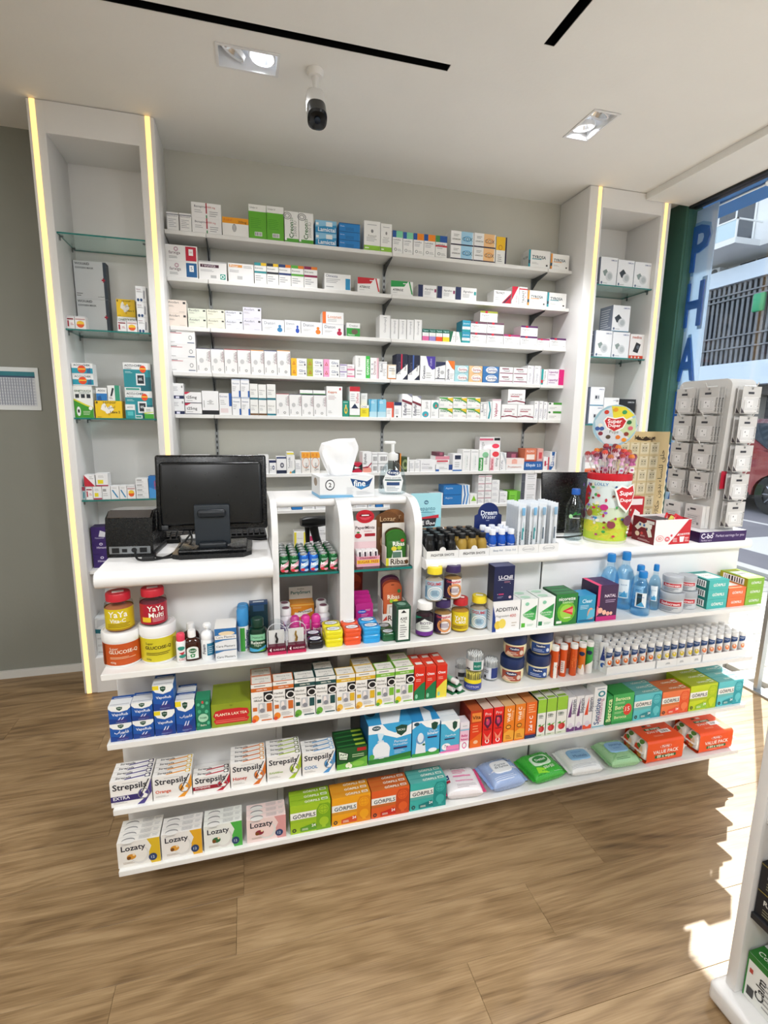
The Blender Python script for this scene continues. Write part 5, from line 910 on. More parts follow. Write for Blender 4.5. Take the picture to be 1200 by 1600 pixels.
# small spray, antiseptic bottles, pump bottle, aerosol cans
c, r, h = spot(284.5, 1036, 988, 14.5, zA)
b = MB().lathe([(r*.9, 0), (r, h*.03), (r, h*.70), (r*.8, h*.76)], M('f0efee', .3), 20); wrap(b, ['e .5 .75 .3 .12 2f8a78', 'p .3 .5 .8 .55 .6 .35 c02a3a', 'e .6 .3 .3 .1 2f8a78', 't ORS .3 .8 .12 c02a3a'], r, h*.05, h*.62)
put([('body', b.mesh('body'), None), ('cap', MB().lathe([(r*.86, h*.75), (r*.88, h*.95), (r*.7, h), (0, h)], M('e0405a', .35), 20).mesh('cap'), None)], 'spray_bottle', 'small white spray bottle with pink cap beside brown bottle', 'bottle', None, c, zA)
for j, (cx, yb, yt, w) in enumerate(((302, 1035, 982, 26), (300, 1021, 971, 25))):
    c, r, h = spot(cx, yb, yt, w, zA)
    if j: c.y = max(c.y, -1.57)
    sq = (.8, 1, .62)
    b = MB().lathe([(r*.92, 0), (r, h*.03), (r, h*.55), (r*.85, h*.66), (r*.42, h*.74), (r*.42, h*.80)], M('3a1c12', .12), 28, sq=sq)
    lb = MB(); fm = lambda u, v, e, r=r, h=h: (-r*.72+u*r*1.44, -.62*r*math.sqrt(max(0, 1-(abs(-.72+u*1.44))**2.4))-.0012-e, h*.08+v*h*.42)
    lb.seg = 10; lb.print_on(['r .05 .0 .95 .75 e8eae4', 'e .5 .75 .45 .25 e8eae4', 'e .5 .66 .3 .2 1f6a3a', 't+ Detol .28 .72 .66 f4f4f0', 'p .36 .12 .64 .12 .7 .36 .5 .42 .3 .36 2f8a4a', 'r .47 .18 .53 .36 f4f4f4', 'r .4 .25 .6 .29 f4f4f4', 'r .08 .05 .25 .3 cfd4cc'], fm, 1.44/.42*r/h)
    cp = MB().lathe([(r*.46, h*.78), (r*.46, h*.97), (r*.42, h), (0, h)], M('f2f1ef', .35), 24)
    put([('body', b.mesh('body'), None), ('label', lb.mesh('label'), 0), ('cap', cp.mesh('cap'), None)], 'antiseptic_bottle', ['brown antiseptic bottle with white cap at the shelf front', 'second brown antiseptic bottle hidden behind the first'][j], 'bottle', 'brown antiseptic bottles', c, zA)
c, r, h = spot(326, 1032, 971, 20, zA)
b = MB().lathe([(r*.94, 0), (r, h*.03), (r, h*.50), (r*.9, h*.56)], M('eef0f0', .3), 24); wrap(b, ['r .45 .2 1 .95 2a7a9a', 'v+ Foam .3 .9 .25 556', 'l .5 .9 .3 .8 4 c8e0ea'], r, h*.05, h*.45)
cp = MB().lathe([(r*.92, h*.56), (r*.96, h*.6), (r*.94, h*.70), (r*.7, h*.76), (r*.3, h*.78), (r*.28, h*.9)], M('f4f5f5', .3), 24)
cp.lathe([(r*.62, h*.88), (r*.66, h*.92), (r*.5, h*.985), (0, h)], M('f4f5f5', .3), 20, (0, 0, 0)).box(-r*.16, r*.16, -r*1.0, 0, h*.90, h*.955, M('f4f5f5', .3))
put([('body', b.mesh('body'), None), ('pump', cp.mesh('pump'), None)], 'foam_pump_bottle', 'white foam pump bottle with blue label beside brown bottles', 'bottle', None, c, zA)
for j, (cx, yb, yt, w) in enumerate(((381, 1019, 948, 17.5), (381.5, 1008, 942, 17.5))):
    c, r, h = spot(cx, yb, yt, w, zA)
    if j: c.y = max(c.y, -1.585)
    b = MB().lathe([(r*.95, 0), (r, h*.015), (r, h*.58), (r*.9, h*.61)], M('e8ebea', .25), 24); wrap(b, ['r .3 0 .62 1 3f9a3a', 'v+ PainSpray .1 .9 .8 3a4a8a'], r, h*.02, h*.55)
    put([('body', b.mesh('body'), None), ('cap', MB().lathe([(r*1.01, h*.60), (r*1.01, h*.94), (r*.8, h), (0, h)], M('3a8ac4', .35), 24).mesh('cap'), None)], 'aerosol_can', ['white aerosol can with blue cap at the shelf front', 'second blue-capped aerosol can standing behind the first'][j], 'spray can', 'blue-capped aerosol cans', c, zA)
c, r, h = spot(403.5, 1022, 963, 28, zA)
b = MB().lathe([(r*.92, 0), (r, h*.03), (r, h*.62), (r*.86, h*.70), (r*.6, h*.73), (r*.6, h*.78)], M('123022', .15), 28, sq=(.7, 1, .8))
lb = MB(); fm = lambda u, v, e, r=r, h=h: (-r*.9+u*r*1.8, -r*.8*math.sqrt(max(0, 1-(abs(-.9+u*1.8))**3))-.001-e, h*.06+v*h*.54); lb.seg = 12
lb.print_on(['r .02 0 .98 1 1a4a30', 'r .02 .62 .98 .95 8ac8a0', 't Nature .2 .8 .8 1a4a30', 't+ Relaxen .1 .9 .5 f0f4e8', 't Night .3 .7 .33 d8e8c8', 'p .02 0 .98 0 .98 .3 .5 .12 .02 .22 4aa8d0', 'p .5 0 .98 0 .98 .15 6ab83a'], fm, 1.8/.54*r/h)
put([('body', b.mesh('body'), None), ('label', lb.mesh('label'), 0), ('cap', MB().lathe([(r*.68, h*.76), (r*.68, h*.97), (r*.6, h), (0, h)], M('16382a', .3), 28).mesh('cap'), None)], 'supplement_bottle', 'dark green supplement bottle beside the blue-capped aerosol cans', 'bottle', None, c, zA)
st('relx', '16303a top=1f3f6a side=142a34|r .2 .8 .8 .95 2a4a6a;r 0 .96 1 1 1f3f6a;T:r .2 .3 .8 .6 cfd6dc')
P = at(403, 1010, 'z', zA); s = mpp(P)
ob('medicine_carton', carton_mesh('relx', 28*s, 66*s, .03), None, (c.x+.006, -1.553, zA+.0003), 0, 'dark navy carton standing behind the green supplement bottle', 'medicine box')
# clear cases with jewellery pieces
for j, (x0, x1) in enumerate(((418.5, 448), (449.5, 478.5))):
    a, b2 = fx(x0, CY, zA), fx(x1, CY, zA); w = b2-a; hh = 52*mpp((a, CY, zA)); d = .04; bh = hh*.26; rr = w/2
    root = empty('display_case', ((a+b2)/2, CY, zA+.0003), ['clear arched case with dark charm, next to green bottle', 'clear arched case with gold charm, next to black tins'][j], 'display case', 'clear arched charm cases')
    ob('base', MB().box(-w/2, w/2, 0, d, 0, bh*.35, M('c02a55', .15)).box(-w/2+.001, w/2-.001, .002, d-.002, bh*.35, bh, M('5f1530', .25)).print_on(['t+ SURE-KIDS .3 .92 .6 e8c8d0', 'p .1 .6 .2 .85 .2 .35 f0e0e4'], lambda u, v, e: (-w/2+u*w, .002-e, v*bh), w/bh), root, label='maroon base with white lettering')
    arc = [(-rr, bh)]+[(rr*math.cos(PI-PI*i/12), hh-rr+rr*math.sin(PI*i/12)) for i in range(13)]+[(rr, bh)]
    mb = MB()
    for yy in (.001, d-.001): mb.add([(x, yy, z) for x, z in arc], [tuple(range(len(arc)))], CLEAR)
    n = len(arc); mb.add([(x, .001, z) for x, z in arc]+[(x, d-.001, z) for x, z in arc], [(i, i+1, i+1+n, i+n) for i in range(n-1)], CLEAR, True)
    ob('clear_cover', mb, root)
    ob('cover_rim', MB().tube([(x, .001, z) for x, z in arc], .0009, M('d4d6de', .2), 6), root)
    ob('card', MB().box(-w*.42, w*.42, d*.55, d*.6, bh, hh*.70, M('efece8', .5)), root)
    col = M('3a3a3e', .3, .6) if j == 0 else M('c8a050', .25, .8)
    ob('charm', MB().tube([(0, d*.5, hh*.62), (-.002, d*.48, hh*.52), (.002, d*.46, hh*.42), (0, d*.46, hh*.34)], [.002, .003, .0035, .004], col, 8).lathe([(0, -.004), (.004, 0), (0, .004)], col, 10, (0, d*.45, bh+.006)), root)
# mint tins
def tin(w, d, h, c, ops):
    b = MB().lathe([(.94, 0), (1, h*.12), (1, h*.52), (.95, h*.58)], M(c, .22, 0, 0, .3), 32, sq=(.4, w/2, d/2)); l = MB().lathe([(.95, h*.58), (1.03, h*.62), (1.03, h*.82), (.99, h*.94), (.92, h), (0, h)], M(c, .2, 0, 0, .4), 32, sq=(.4, w/2, d/2))
    l.print_on(ops, lambda u, v, e: (-w/2+u*w, -d/2+v*d, h+e), w/d, .0002)
    return [('tin_body', b.mesh('tin_body'), None), ('lid', l.mesh('lid'), None)]
TN = [((481, 507), '1a1a1e', 'black', '3a4a8a', [(0, 0), (1, 0)]), ((508, 537.5), 'e4d81f', 'yellow', '4a4a2a', [(0, 0), (0, 1), (1, 1)]), ((538, 566), 'e8542a', 'orange', '5a2a1a', [(0, 0), (0, 1), (1, 1)]), ((567, 596), '2a9fe0', 'blue', '2a4a8a', [(0, 0), (0, 1), (1, 1)]), ((597, 620), '1f5a36', 'dark green', '1f4a2a', [(0, 0), (1, 0)])]
for (x0, x1), c, cn, tc, pos in TN:
    yb = CY+.012
    a, b2 = fx(x0, yb, zA), fx(x1, yb, zA); w = (b2-a)*.94; d = .042; h = 13*mpp((a, yb, zA))
    pro = tin(w, d, h, c, ['e .5 .52 .36 .3 eceef4', f't Smint .26 .74 .58 {tc}', f'l .3 .7 .35 .45 1 {tc}', 'o .5 .52 .42 .38 .92 '+tc])
    for bk, up in pos:
        z = zA+.0003+(h+.0004)*up
        if bk and up: z = zA+.0003+h+.0004
        nm = {(0, 0): 'front' if (1, 0) in pos else 'lower front', (1, 0): 'rear', (0, 1): 'upper front', (1, 1): 'rear'}[(bk, up)]
        inst(pro, 'mint_tin', '%s rounded mint tin, %s one of its colour' % (cn, nm), 'tin', 'rounded mint tins', ((a+b2)/2+bk*.0, yb+.021+bk*.047, z), 0)
        if bk and up: inst(pro, 'mint_tin', '%s rounded mint tin underneath the rear one' % cn, 'tin', 'rounded mint tins', ((a+b2)/2, yb+.021+.047, zA+.0003), 0)
# magenta and white bottles in the left bay
for cx, yb, yt, w, i in ((475, 985, 958, 17, 0), (490.5, 985, 957, 17, 1), (507, 983, 955, 17, 2)):
    c, r, h = spot(cx, yb, yt-12, w, zA); c.y = -1.512; r = .0155; h = .062; c.x = BX[0]+.068+i*.034
    b = MB().lathe([(r*.9, 0), (r, .003), (r, h*.5), (r*.72, h*.58), (r*.7, h*.62)], M('d0308a', .3), 24); wrap(b, ['t+ Stress .2 .9 .6 fff', 'l .2 .9 .15 .45 2 f0c0dc'], r, 0, h*.5)
    put([('body', b.mesh('body'), None), ('cap', MB().lathe([(r*.95, h*.60), (r*.98, h*.88), (r*.6, h), (0, h)], M('e03a9a', .3), 24).mesh('cap'), None)], 'shot_bottle', '%s magenta bottle from left in front of the orange box' % ORD[i], 'bottle', 'magenta bottles', c, zA, 0)
for j, (x, y) in enumerate(((BX[0]+.042, -1.475), (BX[0]+.042, -1.425), (BX[1]-.042, -1.475), (BX[1]-.042, -1.425))):
    r, h = .0205, .078
    b = MB().lathe([(r*.92, 0), (r, .003), (r, h*.60), (r*.7, h*.70), (r*.7, h*.74)], M('f0eff2', .3), 26); lb = MB(); band(lb, r*1.01, h*.08, h*.52, M('e4e0ee', .4), 26); wrap(lb, ['r 0 0 1 .3 4a2f7a', 't+ Centa .1 .9 .6 4a2f7a', 'e .8 .5 .12 .2 c03a8a'], r*1.01, h*.08, h*.44)
    cp = MB().lathe([(r*.86, h*.72), (r*.88, h*.96), (r*.8, h), (0, h)], M('f4f3f2', .35), 26).lathe([(r*.6, h+.0002), (r*.58, h+.0006), (0, h+.0006)], M('8a5a6a', .4), 20)
    put([('body', b.mesh('body'), None), ('label', lb.mesh('label'), 0), ('lid', cp.mesh('lid'), None)], 'pill_bottle', 'white pill bottle with violet label, %s in the left bay' % ['front left', 'rear left', 'front right', 'rear right'][j], 'bottle', 'white pill bottles in the left bay', Vector((x, y, 0)), zA, 0)
st('party', 'e8902a top=efa040 side=c8741f|p .1 .2 .22 .12 .95 .5 .9 .7 .3 .46 .2 .5 f4efe4;t+ PartySmart .34 .86 .5 3a4a4a;r .0 .88 1 .95 f4c060;l .1 .5 .72 .82 2 f8d8a0')
w = .082; bz = .026; hb = .034; dx = (BX[0]+BX[1])/2
r = empty('capsule_display', (dx, -1.40, zA+.0003), 'orange capsule display box with upright white header card', 'counter display')
ob('carton', carton_mesh('party', w, hb+bz, .05), r)
hd = MB().box(-w/2, w/2, .046, .0495, hb+bz, hb+bz+.046, M('f0efec', .5)).print_on(['t himalaya .35 .65 .82 555', 't+ PartySmart .08 .92 .52 2a7a78', 'r 0 0 1 .04 e8902a'], lambda u, v, e: (-w/2+u*w, .046-e, hb+bz+v*.046), w/.046)
ob('header_card', hd, r)
# gummy jars on the right half of the top shelf
GJ = [(662.5, 997, 934, 29, 'f1f0ee', '2a2a30', ['r 0 0 1 .22 6a2a8a', 'p 0 .5 .5 .9 1 .6 1 .22 0 .22 e8ece8', 't+ BIOTIN .3 .85 .66 4a2a5a', 'l .35 .9 .35 .55 2 888', 'p 0 .8 .4 1 0 1 2f9a78'], '3a2030', 'white-capped gummy jar with purple-footed label', 0),
      (690.5, 993, 931, 28, '3a2a5a', 'ece4e0', ['r 0 0 .45 1 3a2444', 'o .62 .42 .36 .36 .82 e89a5a', 'o .62 .42 .28 .28 .85 c8843a', 't+ OmegaKids .2 .9 .86 d84a5a', 'l .45 .85 .3 .55 4 8a7a9a'], 'b08a50', 'purple-capped gummy jar with ringed label, lower one', 1),
      (717.5, 989, 930, 28, 'c02a30', 'e0c820', ['t+ YaYa .25 .8 .7 f8f4ec', 't+ Calci .28 .78 .5 f8f4ec', 'r .1 .1 .9 .3 b8981a', 'l .2 .8 .12 .28 2 5a4a14'], 'c89a3a', 'red-capped gummy jar with yellow label on right half', 2),
      (746.5, 985, 925, 28, 'efd832', 'a9c6d6', ['t+ OGUMS .15 .85 .86 c03a4a', 'o .55 .36 .38 .36 .85 f0f0f0', 'o .55 .36 .28 .26 .85 f0f0f0', 'l .4 .75 .25 .5 3 5a7a9a', 'r 0 .1 .12 .7 5a8ab0'], 'c8c0b0', 'yellow-capped gummy jar standing on the shelf by the cartons', 3)]
GP = []
for cx, yb, yt, w, cap, lab, ops, fill, words, i in GJ:
    c, r, h = spot(cx, yb, yt, w, zA); r = .0288; h = .114
    if GP and c.x-GP[-1][0].x < 2*r+.001 and abs(c.y-GP[-1][0].y) < .02: c.x = GP[-1][0].x+2*r+.001
    GP.append((c, r, h))
    put(gummy_jar(r, h, cap, lab, ops, fill, sticker=i != 0), 'vitamin_jar', words, 'jar', 'gummy vitamin jars', c, zA)
for i, (cx, a, b2, cap, lab, ops, fill, words) in enumerate(((677.5, 0, 1, 'efd832', 'a9c6d6', ['t+ OGUMS .15 .85 .86 c03a4a', 'o .55 .36 .38 .36 .85 f0f0f0', 'o .55 .36 .28 .26 .85 f0f0f0', 'l .4 .75 .25 .5 3 5a7a9a', 'r 0 .1 .12 .7 5a8ab0'], 'c8c0b0', 'yellow-capped gummy jar stacked on two other jars'), (713, 1, 2, '3a2a5a', 'ece4e0', ['r 0 0 .45 1 3a2444', 'o .62 .42 .36 .36 .82 e89a5a', 'o .62 .42 .28 .28 .85 c8843a', 't+ OmegaKids .2 .9 .86 d84a5a', 'l .45 .85 .3 .55 4 8a7a9a'], 'b08a50', 'purple-capped gummy jar stacked on two other jars'))):
    c = (GP[a][0]+GP[b2][0])/2+Vector((.002 if i else 0, .004, 0)); r, h = GP[a][1], GP[a][2]
    put(gummy_jar(r, h*.99, cap, lab, ops, fill), 'vitamin_jar', words, 'jar', 'gummy vitamin jars', c, zA+h+.001)
# blue water bottles
def water(r, h, lab):
    b = MB().lathe([(r*.75, 0), (r*.95, h*.012), (r, h*.04), (r, h*.30), (r*.95, h*.34), (r, h*.38), (r, h*.58), (r*.8, h*.69), (r*.42, h*.78), (r*.38, h*.86)], BLUEPET, 32)
    w = MB().lathe([(r*.7, .002), (r*.93, h*.02), (r*.955, h*.05), (r*.955, h*.30), (r*.91, h*.34), (r*.955, h*.38), (r*.955, h*.57), (r*.75, h*.68), (r*.36, h*.76), (0, h*.76)], clear('tinted_water', (.74, .88, .96), .4, .02), 28)
    lb = MB(); lb.seg = 8; lb.print_on(['r .0 0 1 1 e8f0f4', 'r .15 .1 .6 .95 1f3a4a' if lab == 2 else 'r .1 .1 .9 .3 8ac8e8', 'p .1 .05 .9 .05 .6 .4 4aa0d0', 't AQUA .2 .8 .7 3a7aa8'], cylmap(r*1.012, h*.22, h*.33, .55), 1.1*r/(h*.33))
    cp = MB().lathe([(r*.46, h*.86), (r*.46, h*.97), (r*.4, h), (0, h)], M('1f7ac0', .3), 28)
    return [('body', b.mesh('body'), None), ('water', w.mesh('water'), 0), ('label', lb.mesh('label'), 0), ('cap', cp.mesh('cap'), None)]
WB = [(958, 957, 865, 26, 'tall blue water bottle, left one of the rear pair', 1, -1.555), (979, 957, 863, 27, 'tall blue water bottle, right one of the rear pair', 1, -1.56), (997, 966, 891, 30, 'short blue water bottle with dark label, foremost', 2, None), (996, 953, 884, 24, 'short blue water bottle hidden behind the foremost one', 1, -1.565), (1021, 955, 882, 17, 'short slim blue water bottle beside the cream tubs', 1, -1.59)]
WC_ = []
for i, (cx, yb, yt, w, words, lab, fy) in enumerate(WB):
    c, r, h = spot(cx, yb, yt, w, zA)
    if fy: k = at(cx, (yb+yt)/2, 'y', fy); c = Vector((k.x, fy, 0)); r = w*mpp(c)/2; h = at(cx, yt, 'y', fy).z-zA
    WC_.append([Vector((c.x, c.y, 0)), r*.94, h])
for i, (cx, yb, yt, w) in enumerate(((1042, 961, 921, 36), (1072.5, 958, 921, 32))):
    c, r, h = spot(cx, yb, yt, w, zA); WC_.append([Vector((c.x+.006*i, c.y if i == 0 else max(c.y, -1.60), 0)), r, h])
relax(WC_)
for (c, r, h), (cx, yb, yt, w, words, lab, fy) in zip(WC_, WB): put(water(r, h, lab), 'water_bottle', words, 'bottle', 'blue water bottles', c, zA)
# grey cream tubs
def cream(r, h):
    b = MB().lathe([(r*.92, 0), (r*.96, h*.03), (r*.96, h*.66)], M('b9bcc0', .35), 32); lb = MB(); band(lb, r*.966, h*.06, h*.64, M('c4c7ca', .4)); wrap(lb, ['r .1 .52 .9 .9 c02a34', 't+ Sudocream .18 .82 .71 f4f0f0', 'l .15 .8 .08 .42 3 6a7080'], r*.966, h*.06, h*.58)
    ld = MB().lathe([(r, h*.66), (r*1.01, h*.70), (r*1.01, h*.95), (r*.96, h), (r*.8, h), (r*.78, h*.985), (0, h*.985)], M('a9adb2', .35), 32)
    return [('body', b.mesh('body'), None), ('label', lb.mesh('label'), 0), ('lid', ld.mesh('lid'), None)]
for i in range(2):
    c, r, h = WC_[5+i]
    put(cream(r, h), 'cream_tub', 'large grey cream tub with red band, lower %s' % ['left', 'right'][i], 'tub', 'grey cream tubs', c, zA)
    put(cream(r*.82, h*.80), 'cream_tub', 'small grey cream tub on a larger one, %s' % ['left', 'right'][i], 'tub', 'grey cream tubs', c+Vector((.003, .004, 0)), zA+h+.0006)
# cotton bud drums on the second shelf
def buds(r, h, mid, ops, tip='f2f2f0'):
    b = MB().lathe([(r*.96, 0), (r, h*.03), (r, h*.86), (r*1.02, h*.88), (r*1.02, h*.93), (r*.96, h*.95), (0, h*.95)], CLEAR, 28)
    lb = MB(); band(lb, r*1.006, h*.10, h*.62, M(mid, .4), 28); wrap(lb, ops, r*1.006, h*.10, h*.52)
    ct = MB()
    for i in range(38):
        a = i*2.399; q = r*.88*math.sqrt((i+.5)/38); ct.lathe([(.0009, h*.04), (.0009, h*.80), (.0022, h*.81), (.0024, h*.88), (.0, h*.92)], M(tip, .8), 6, (q*math.cos(a), q*math.sin(a), 0))
    return [('drum', b.mesh('drum'), None), ('label', lb.mesh('label'), 0), ('cotton_buds', ct.mesh('cotton_buds'), 0)]
BD = {}
for k, cx, yb, yt, w, mid, ops, words, fy in (('a', 739, 1081, 1042, 27, '3a4a9a', ['r 0 .62 1 1 efdc2a', 't COTTON .2 .8 .3 e8e8f4'], 'cotton bud drum with yellow and blue label, front', None), ('b', 722, 1066, 1028, 18, 'dfe0e0', ['r .3 .3 .8 .7 3a3a3a', 'r .1 0 .3 .2 444'], 'cotton bud drum hidden behind the front left one', -1.555), ('c', 765, 1072, 1030, 24, 'e4e6ec', ['r .55 .1 1 1 2a3a7a', 'r .1 .05 .25 .3 333', 'l .1 .5 .5 .8 2 777'], 'cotton bud drum with navy patch, right of the stack', None)):
    c, r, h = spot(cx, yb, yt, w, zB)
    if fy: kk = at(cx, 1050, 'y', fy); c = Vector((kk.x-.004, fy, 0)); r = .021; h = .075
    if k == 'c': c.y = -1.575; c.x += .014; r = .0245
    if k == 'a': c.x -= .003
    put(buds(r, h, mid, ops, 'f0e070' if k == 'a' else 'f2f2f0'), 'cotton_bud_drum', words, 'drum', 'cotton bud drums', c, zB); BD[k] = (c, r, h)
c, r, h = BD['a']
put(buds(r, h*.94, 'e8eaea', ['r .45 .1 .85 .95 1f7a6a', 'r .1 .05 .3 .2 333', 't BUDS .5 .8 .5 e8f4f0']), 'cotton_bud_drum', 'cotton bud drum with teal label, on top of another', 'drum', 'cotton bud drums', c+Vector((.006, .004, 0)), zB+h*.96)
# petroleum jelly jars
def jelly(r, h, lab, ops):
    b = MB().lathe([(r*.62, 0), (r*.80, h*.03), (r*.97, h*.22), (r, h*.40), (r*.96, h*.58), (r*.92, h*.60)], M('eadfb4', .12, 0, 0, .5), 32)
    lb = MB(); lb.seg = 12; lb.print_on([f'r 0 0 1 1 {lab}']+ops, lambda u, v, e: ((r*(.93+.09*math.sin(PI*(.25+.5*v)))+e)*math.sin((u*2-1)*.85), -(r*(.93+.09*math.sin(PI*(.25+.5*v)))+e)*math.cos((u*2-1)*.85), h*(.14+.40*v)), 1.7*r/(h*.40), .0009)
    cp = MB().lathe([(r*.98, h*.60), (r*1.0, h*.62), (r*1.0, h*.93), (r*.95, h), (r*.7, h), (0, h)], M('1d2f5c', .4), 36)
    return [('body', b.mesh('body'), None), ('label', lb.mesh('label'), 0), ('lid', cp.mesh('lid'), None)]
BRN = ['e .5 .75 .28 .2 1f2f5a', 't+ Vaseline .28 .72 .76 fff', 'p 0 0 .5 0 .2 .5 e8c09a', 'l .15 .8 .12 .45 2 f0dcd0', 'e .85 .4 .1 .25 d8c8b8']; BLU = ['e .5 .75 .28 .2 1a2a55', 't+ Vaseline .28 .72 .76 fff', 'l .15 .8 .12 .45 2 c8d8f0', 'e .85 .4 .08 .2 d8e4f0', 'r 0 0 1 .06 1a2a55']
VJ = []
for i, (cx, yb, yt, w) in enumerate(((798, 1070, 1030, 39), (838.5, 1066, 1026, 44))):
    c, r, h = spot(cx, yb, yt, w, zB)
    r = min(r, .0415); h = .089
    if VJ:
        need = VJ[0][1]+r+.004; dd = c-VJ[0][0]; dd.z = 0
        if dd.length < need: c = VJ[0][0]+dd.normalized()*need
    VJ.append((c, r, h)); put(jelly(r, h, ['a8503a', '2a4f94'][i], [BRN, BLU][i]), 'jelly_jar', ['lower left petroleum jelly jar with brown label', 'lower right petroleum jelly jar with blue label'][i], 'jar', 'petroleum jelly jars', c, zB)
for i in range(2):
    c, r, h = VJ[i]; put(jelly(r*.97, h*.97, ['a8503a', '2a4f94'][i], [BRN, BLU][i]), 'jelly_jar', ['upper left petroleum jelly jar with brown label', 'upper right petroleum jelly jar with blue label'][i], 'jar', 'petroleum jelly jars', c+Vector((.008, .003, 0)), zB+h+.0008)
# effervescent tubes
def eff(r, h, c, cap, ops):
    b = MB().lathe([(r*.96, 0), (r, h*.01), (r, h*.86)], M(c, .3), 22); wrap(b, ops, r, 0, h*.86, 1.3)
    cp = MB().lathe([(r*1.05, h*.86), (r*1.06, h*.97), (r*.98, h), (r*.7, h), (0, h*.99)], M(cap, .4), 22)
    return [('tube_body', b.mesh('tube_body'), None), ('cap', cp.mesh('cap'), None)]
ET = [(864, 1061, 'd8541f', ['r .45 .0 .8 .6 f0eae4', 'v VITA .1 .5 .6 555'], 'orange'), (877.5, 1058.5, 'd8541f', ['r .3 .15 .7 .6 e8d8d0', 'l .35 .65 .2 .55 5 888'], 'orange'), (893.5, 1057, 'd4551f', ['v Effer .3 .8 .5 e87a3a'], 'plain orange'), (906.5, 1055, 'e0731f', ['e .5 .78 .3 .08 1f2f5a', 'p 0 0 1 0 .7 .4 .2 .3 f0e8e0', 'p .1 .25 .6 .4 .5 .2 e8a02a'], 'orange and white'), (918, 1053, '3aa84a', ['e .5 .78 .3 .08 1f2f5a', 'p 0 0 1 0 1 .5 .4 .35 0 .2 f0f0ea'], 'green and white')]
for i, (cx, yb, c0, ops, words) in enumerate(ET):
    c, r, h = spot(cx, yb, yb-62, 15, zB); r = .0128; h = .120
    if i == 0: c.x += .001
    pro = eff(r, h, c0, 'f0efec', ops)
    put(pro, 'effervescent_tube', '%s vitamin tube with white cap, %s in its front row' % (words, ORD[i]), 'tube', 'loose vitamin tubes', c, zB)
    put(pro, 'effervescent_tube', '%s vitamin tube with white cap, %s in its back row' % (words, ORD[i]), 'tube', 'loose vitamin tubes', Vector((c.x+.012, -1.60+.046-.012, 0)), zB)
def squeeze(w, h, ops, c='eef0f2'):
    n = 24; mb = MB(); vs = []
    for j, t in enumerate((0, .12, .13, .35, .6, .85, .97, 1)):
        cap = t <= .12
        for i in range(n):
            a = 2*PI*i/n; rx = w*.34 if cap else w*(.40+.10*t); ry = w*.34 if cap else w*.40*(1-t)+.0012
            vs.append((rx*math.cos(a), ry*math.sin(a), t*h))
    mb.add(vs, [(j*n+i, j*n+(i+1) % n, (j+1)*n+(i+1) % n, (j+1)*n+i) for j in range(7) for i in range(n)]+[tuple(range(n))[::-1], tuple(range(7*n, 8*n))], M(c, .3), True)
    mb.print_on(ops, lambda u, v, e: ((u-.5)*w*.8, -(w*.40*(1-(.15+.8*v))+.0016)*(1-.55*(2*u-1)**2)-.0022-e, h*(.15+v*.8)), w*.8/(h*.8))
    return mb
for i, (cx, yb, yt, w, ops, words) in enumerate(((930, 1048, 992, 14, ['l .2 .8 .3 .9 6 c8ccd0', 'r .1 .1 .9 .14 a8b0b8'], 'clear-grey squeeze tube standing on its cap'), (940.5, 1052, 1003, 18, ['p .1 .3 .5 .95 .8 .3 2a3f8a', 'e .5 .12 .3 .1 2a5aa8', 'l .55 .9 .5 .85 3 c8c8d0'], 'white and navy squeeze tube standing on its cap'))):
    c, r, h = spot(cx, yb, yt, w, zB)
    if i == 0: c = Vector((c.x+.002, -1.60, 0))
    ob('squeeze_tube', squeeze(.030, h, ops, ['d4d8da', 'eef0f2'][i]), None, (c.x, c.y+.002, zB+.0003), face_cam(c), words, 'tube', 'squeeze tubes')
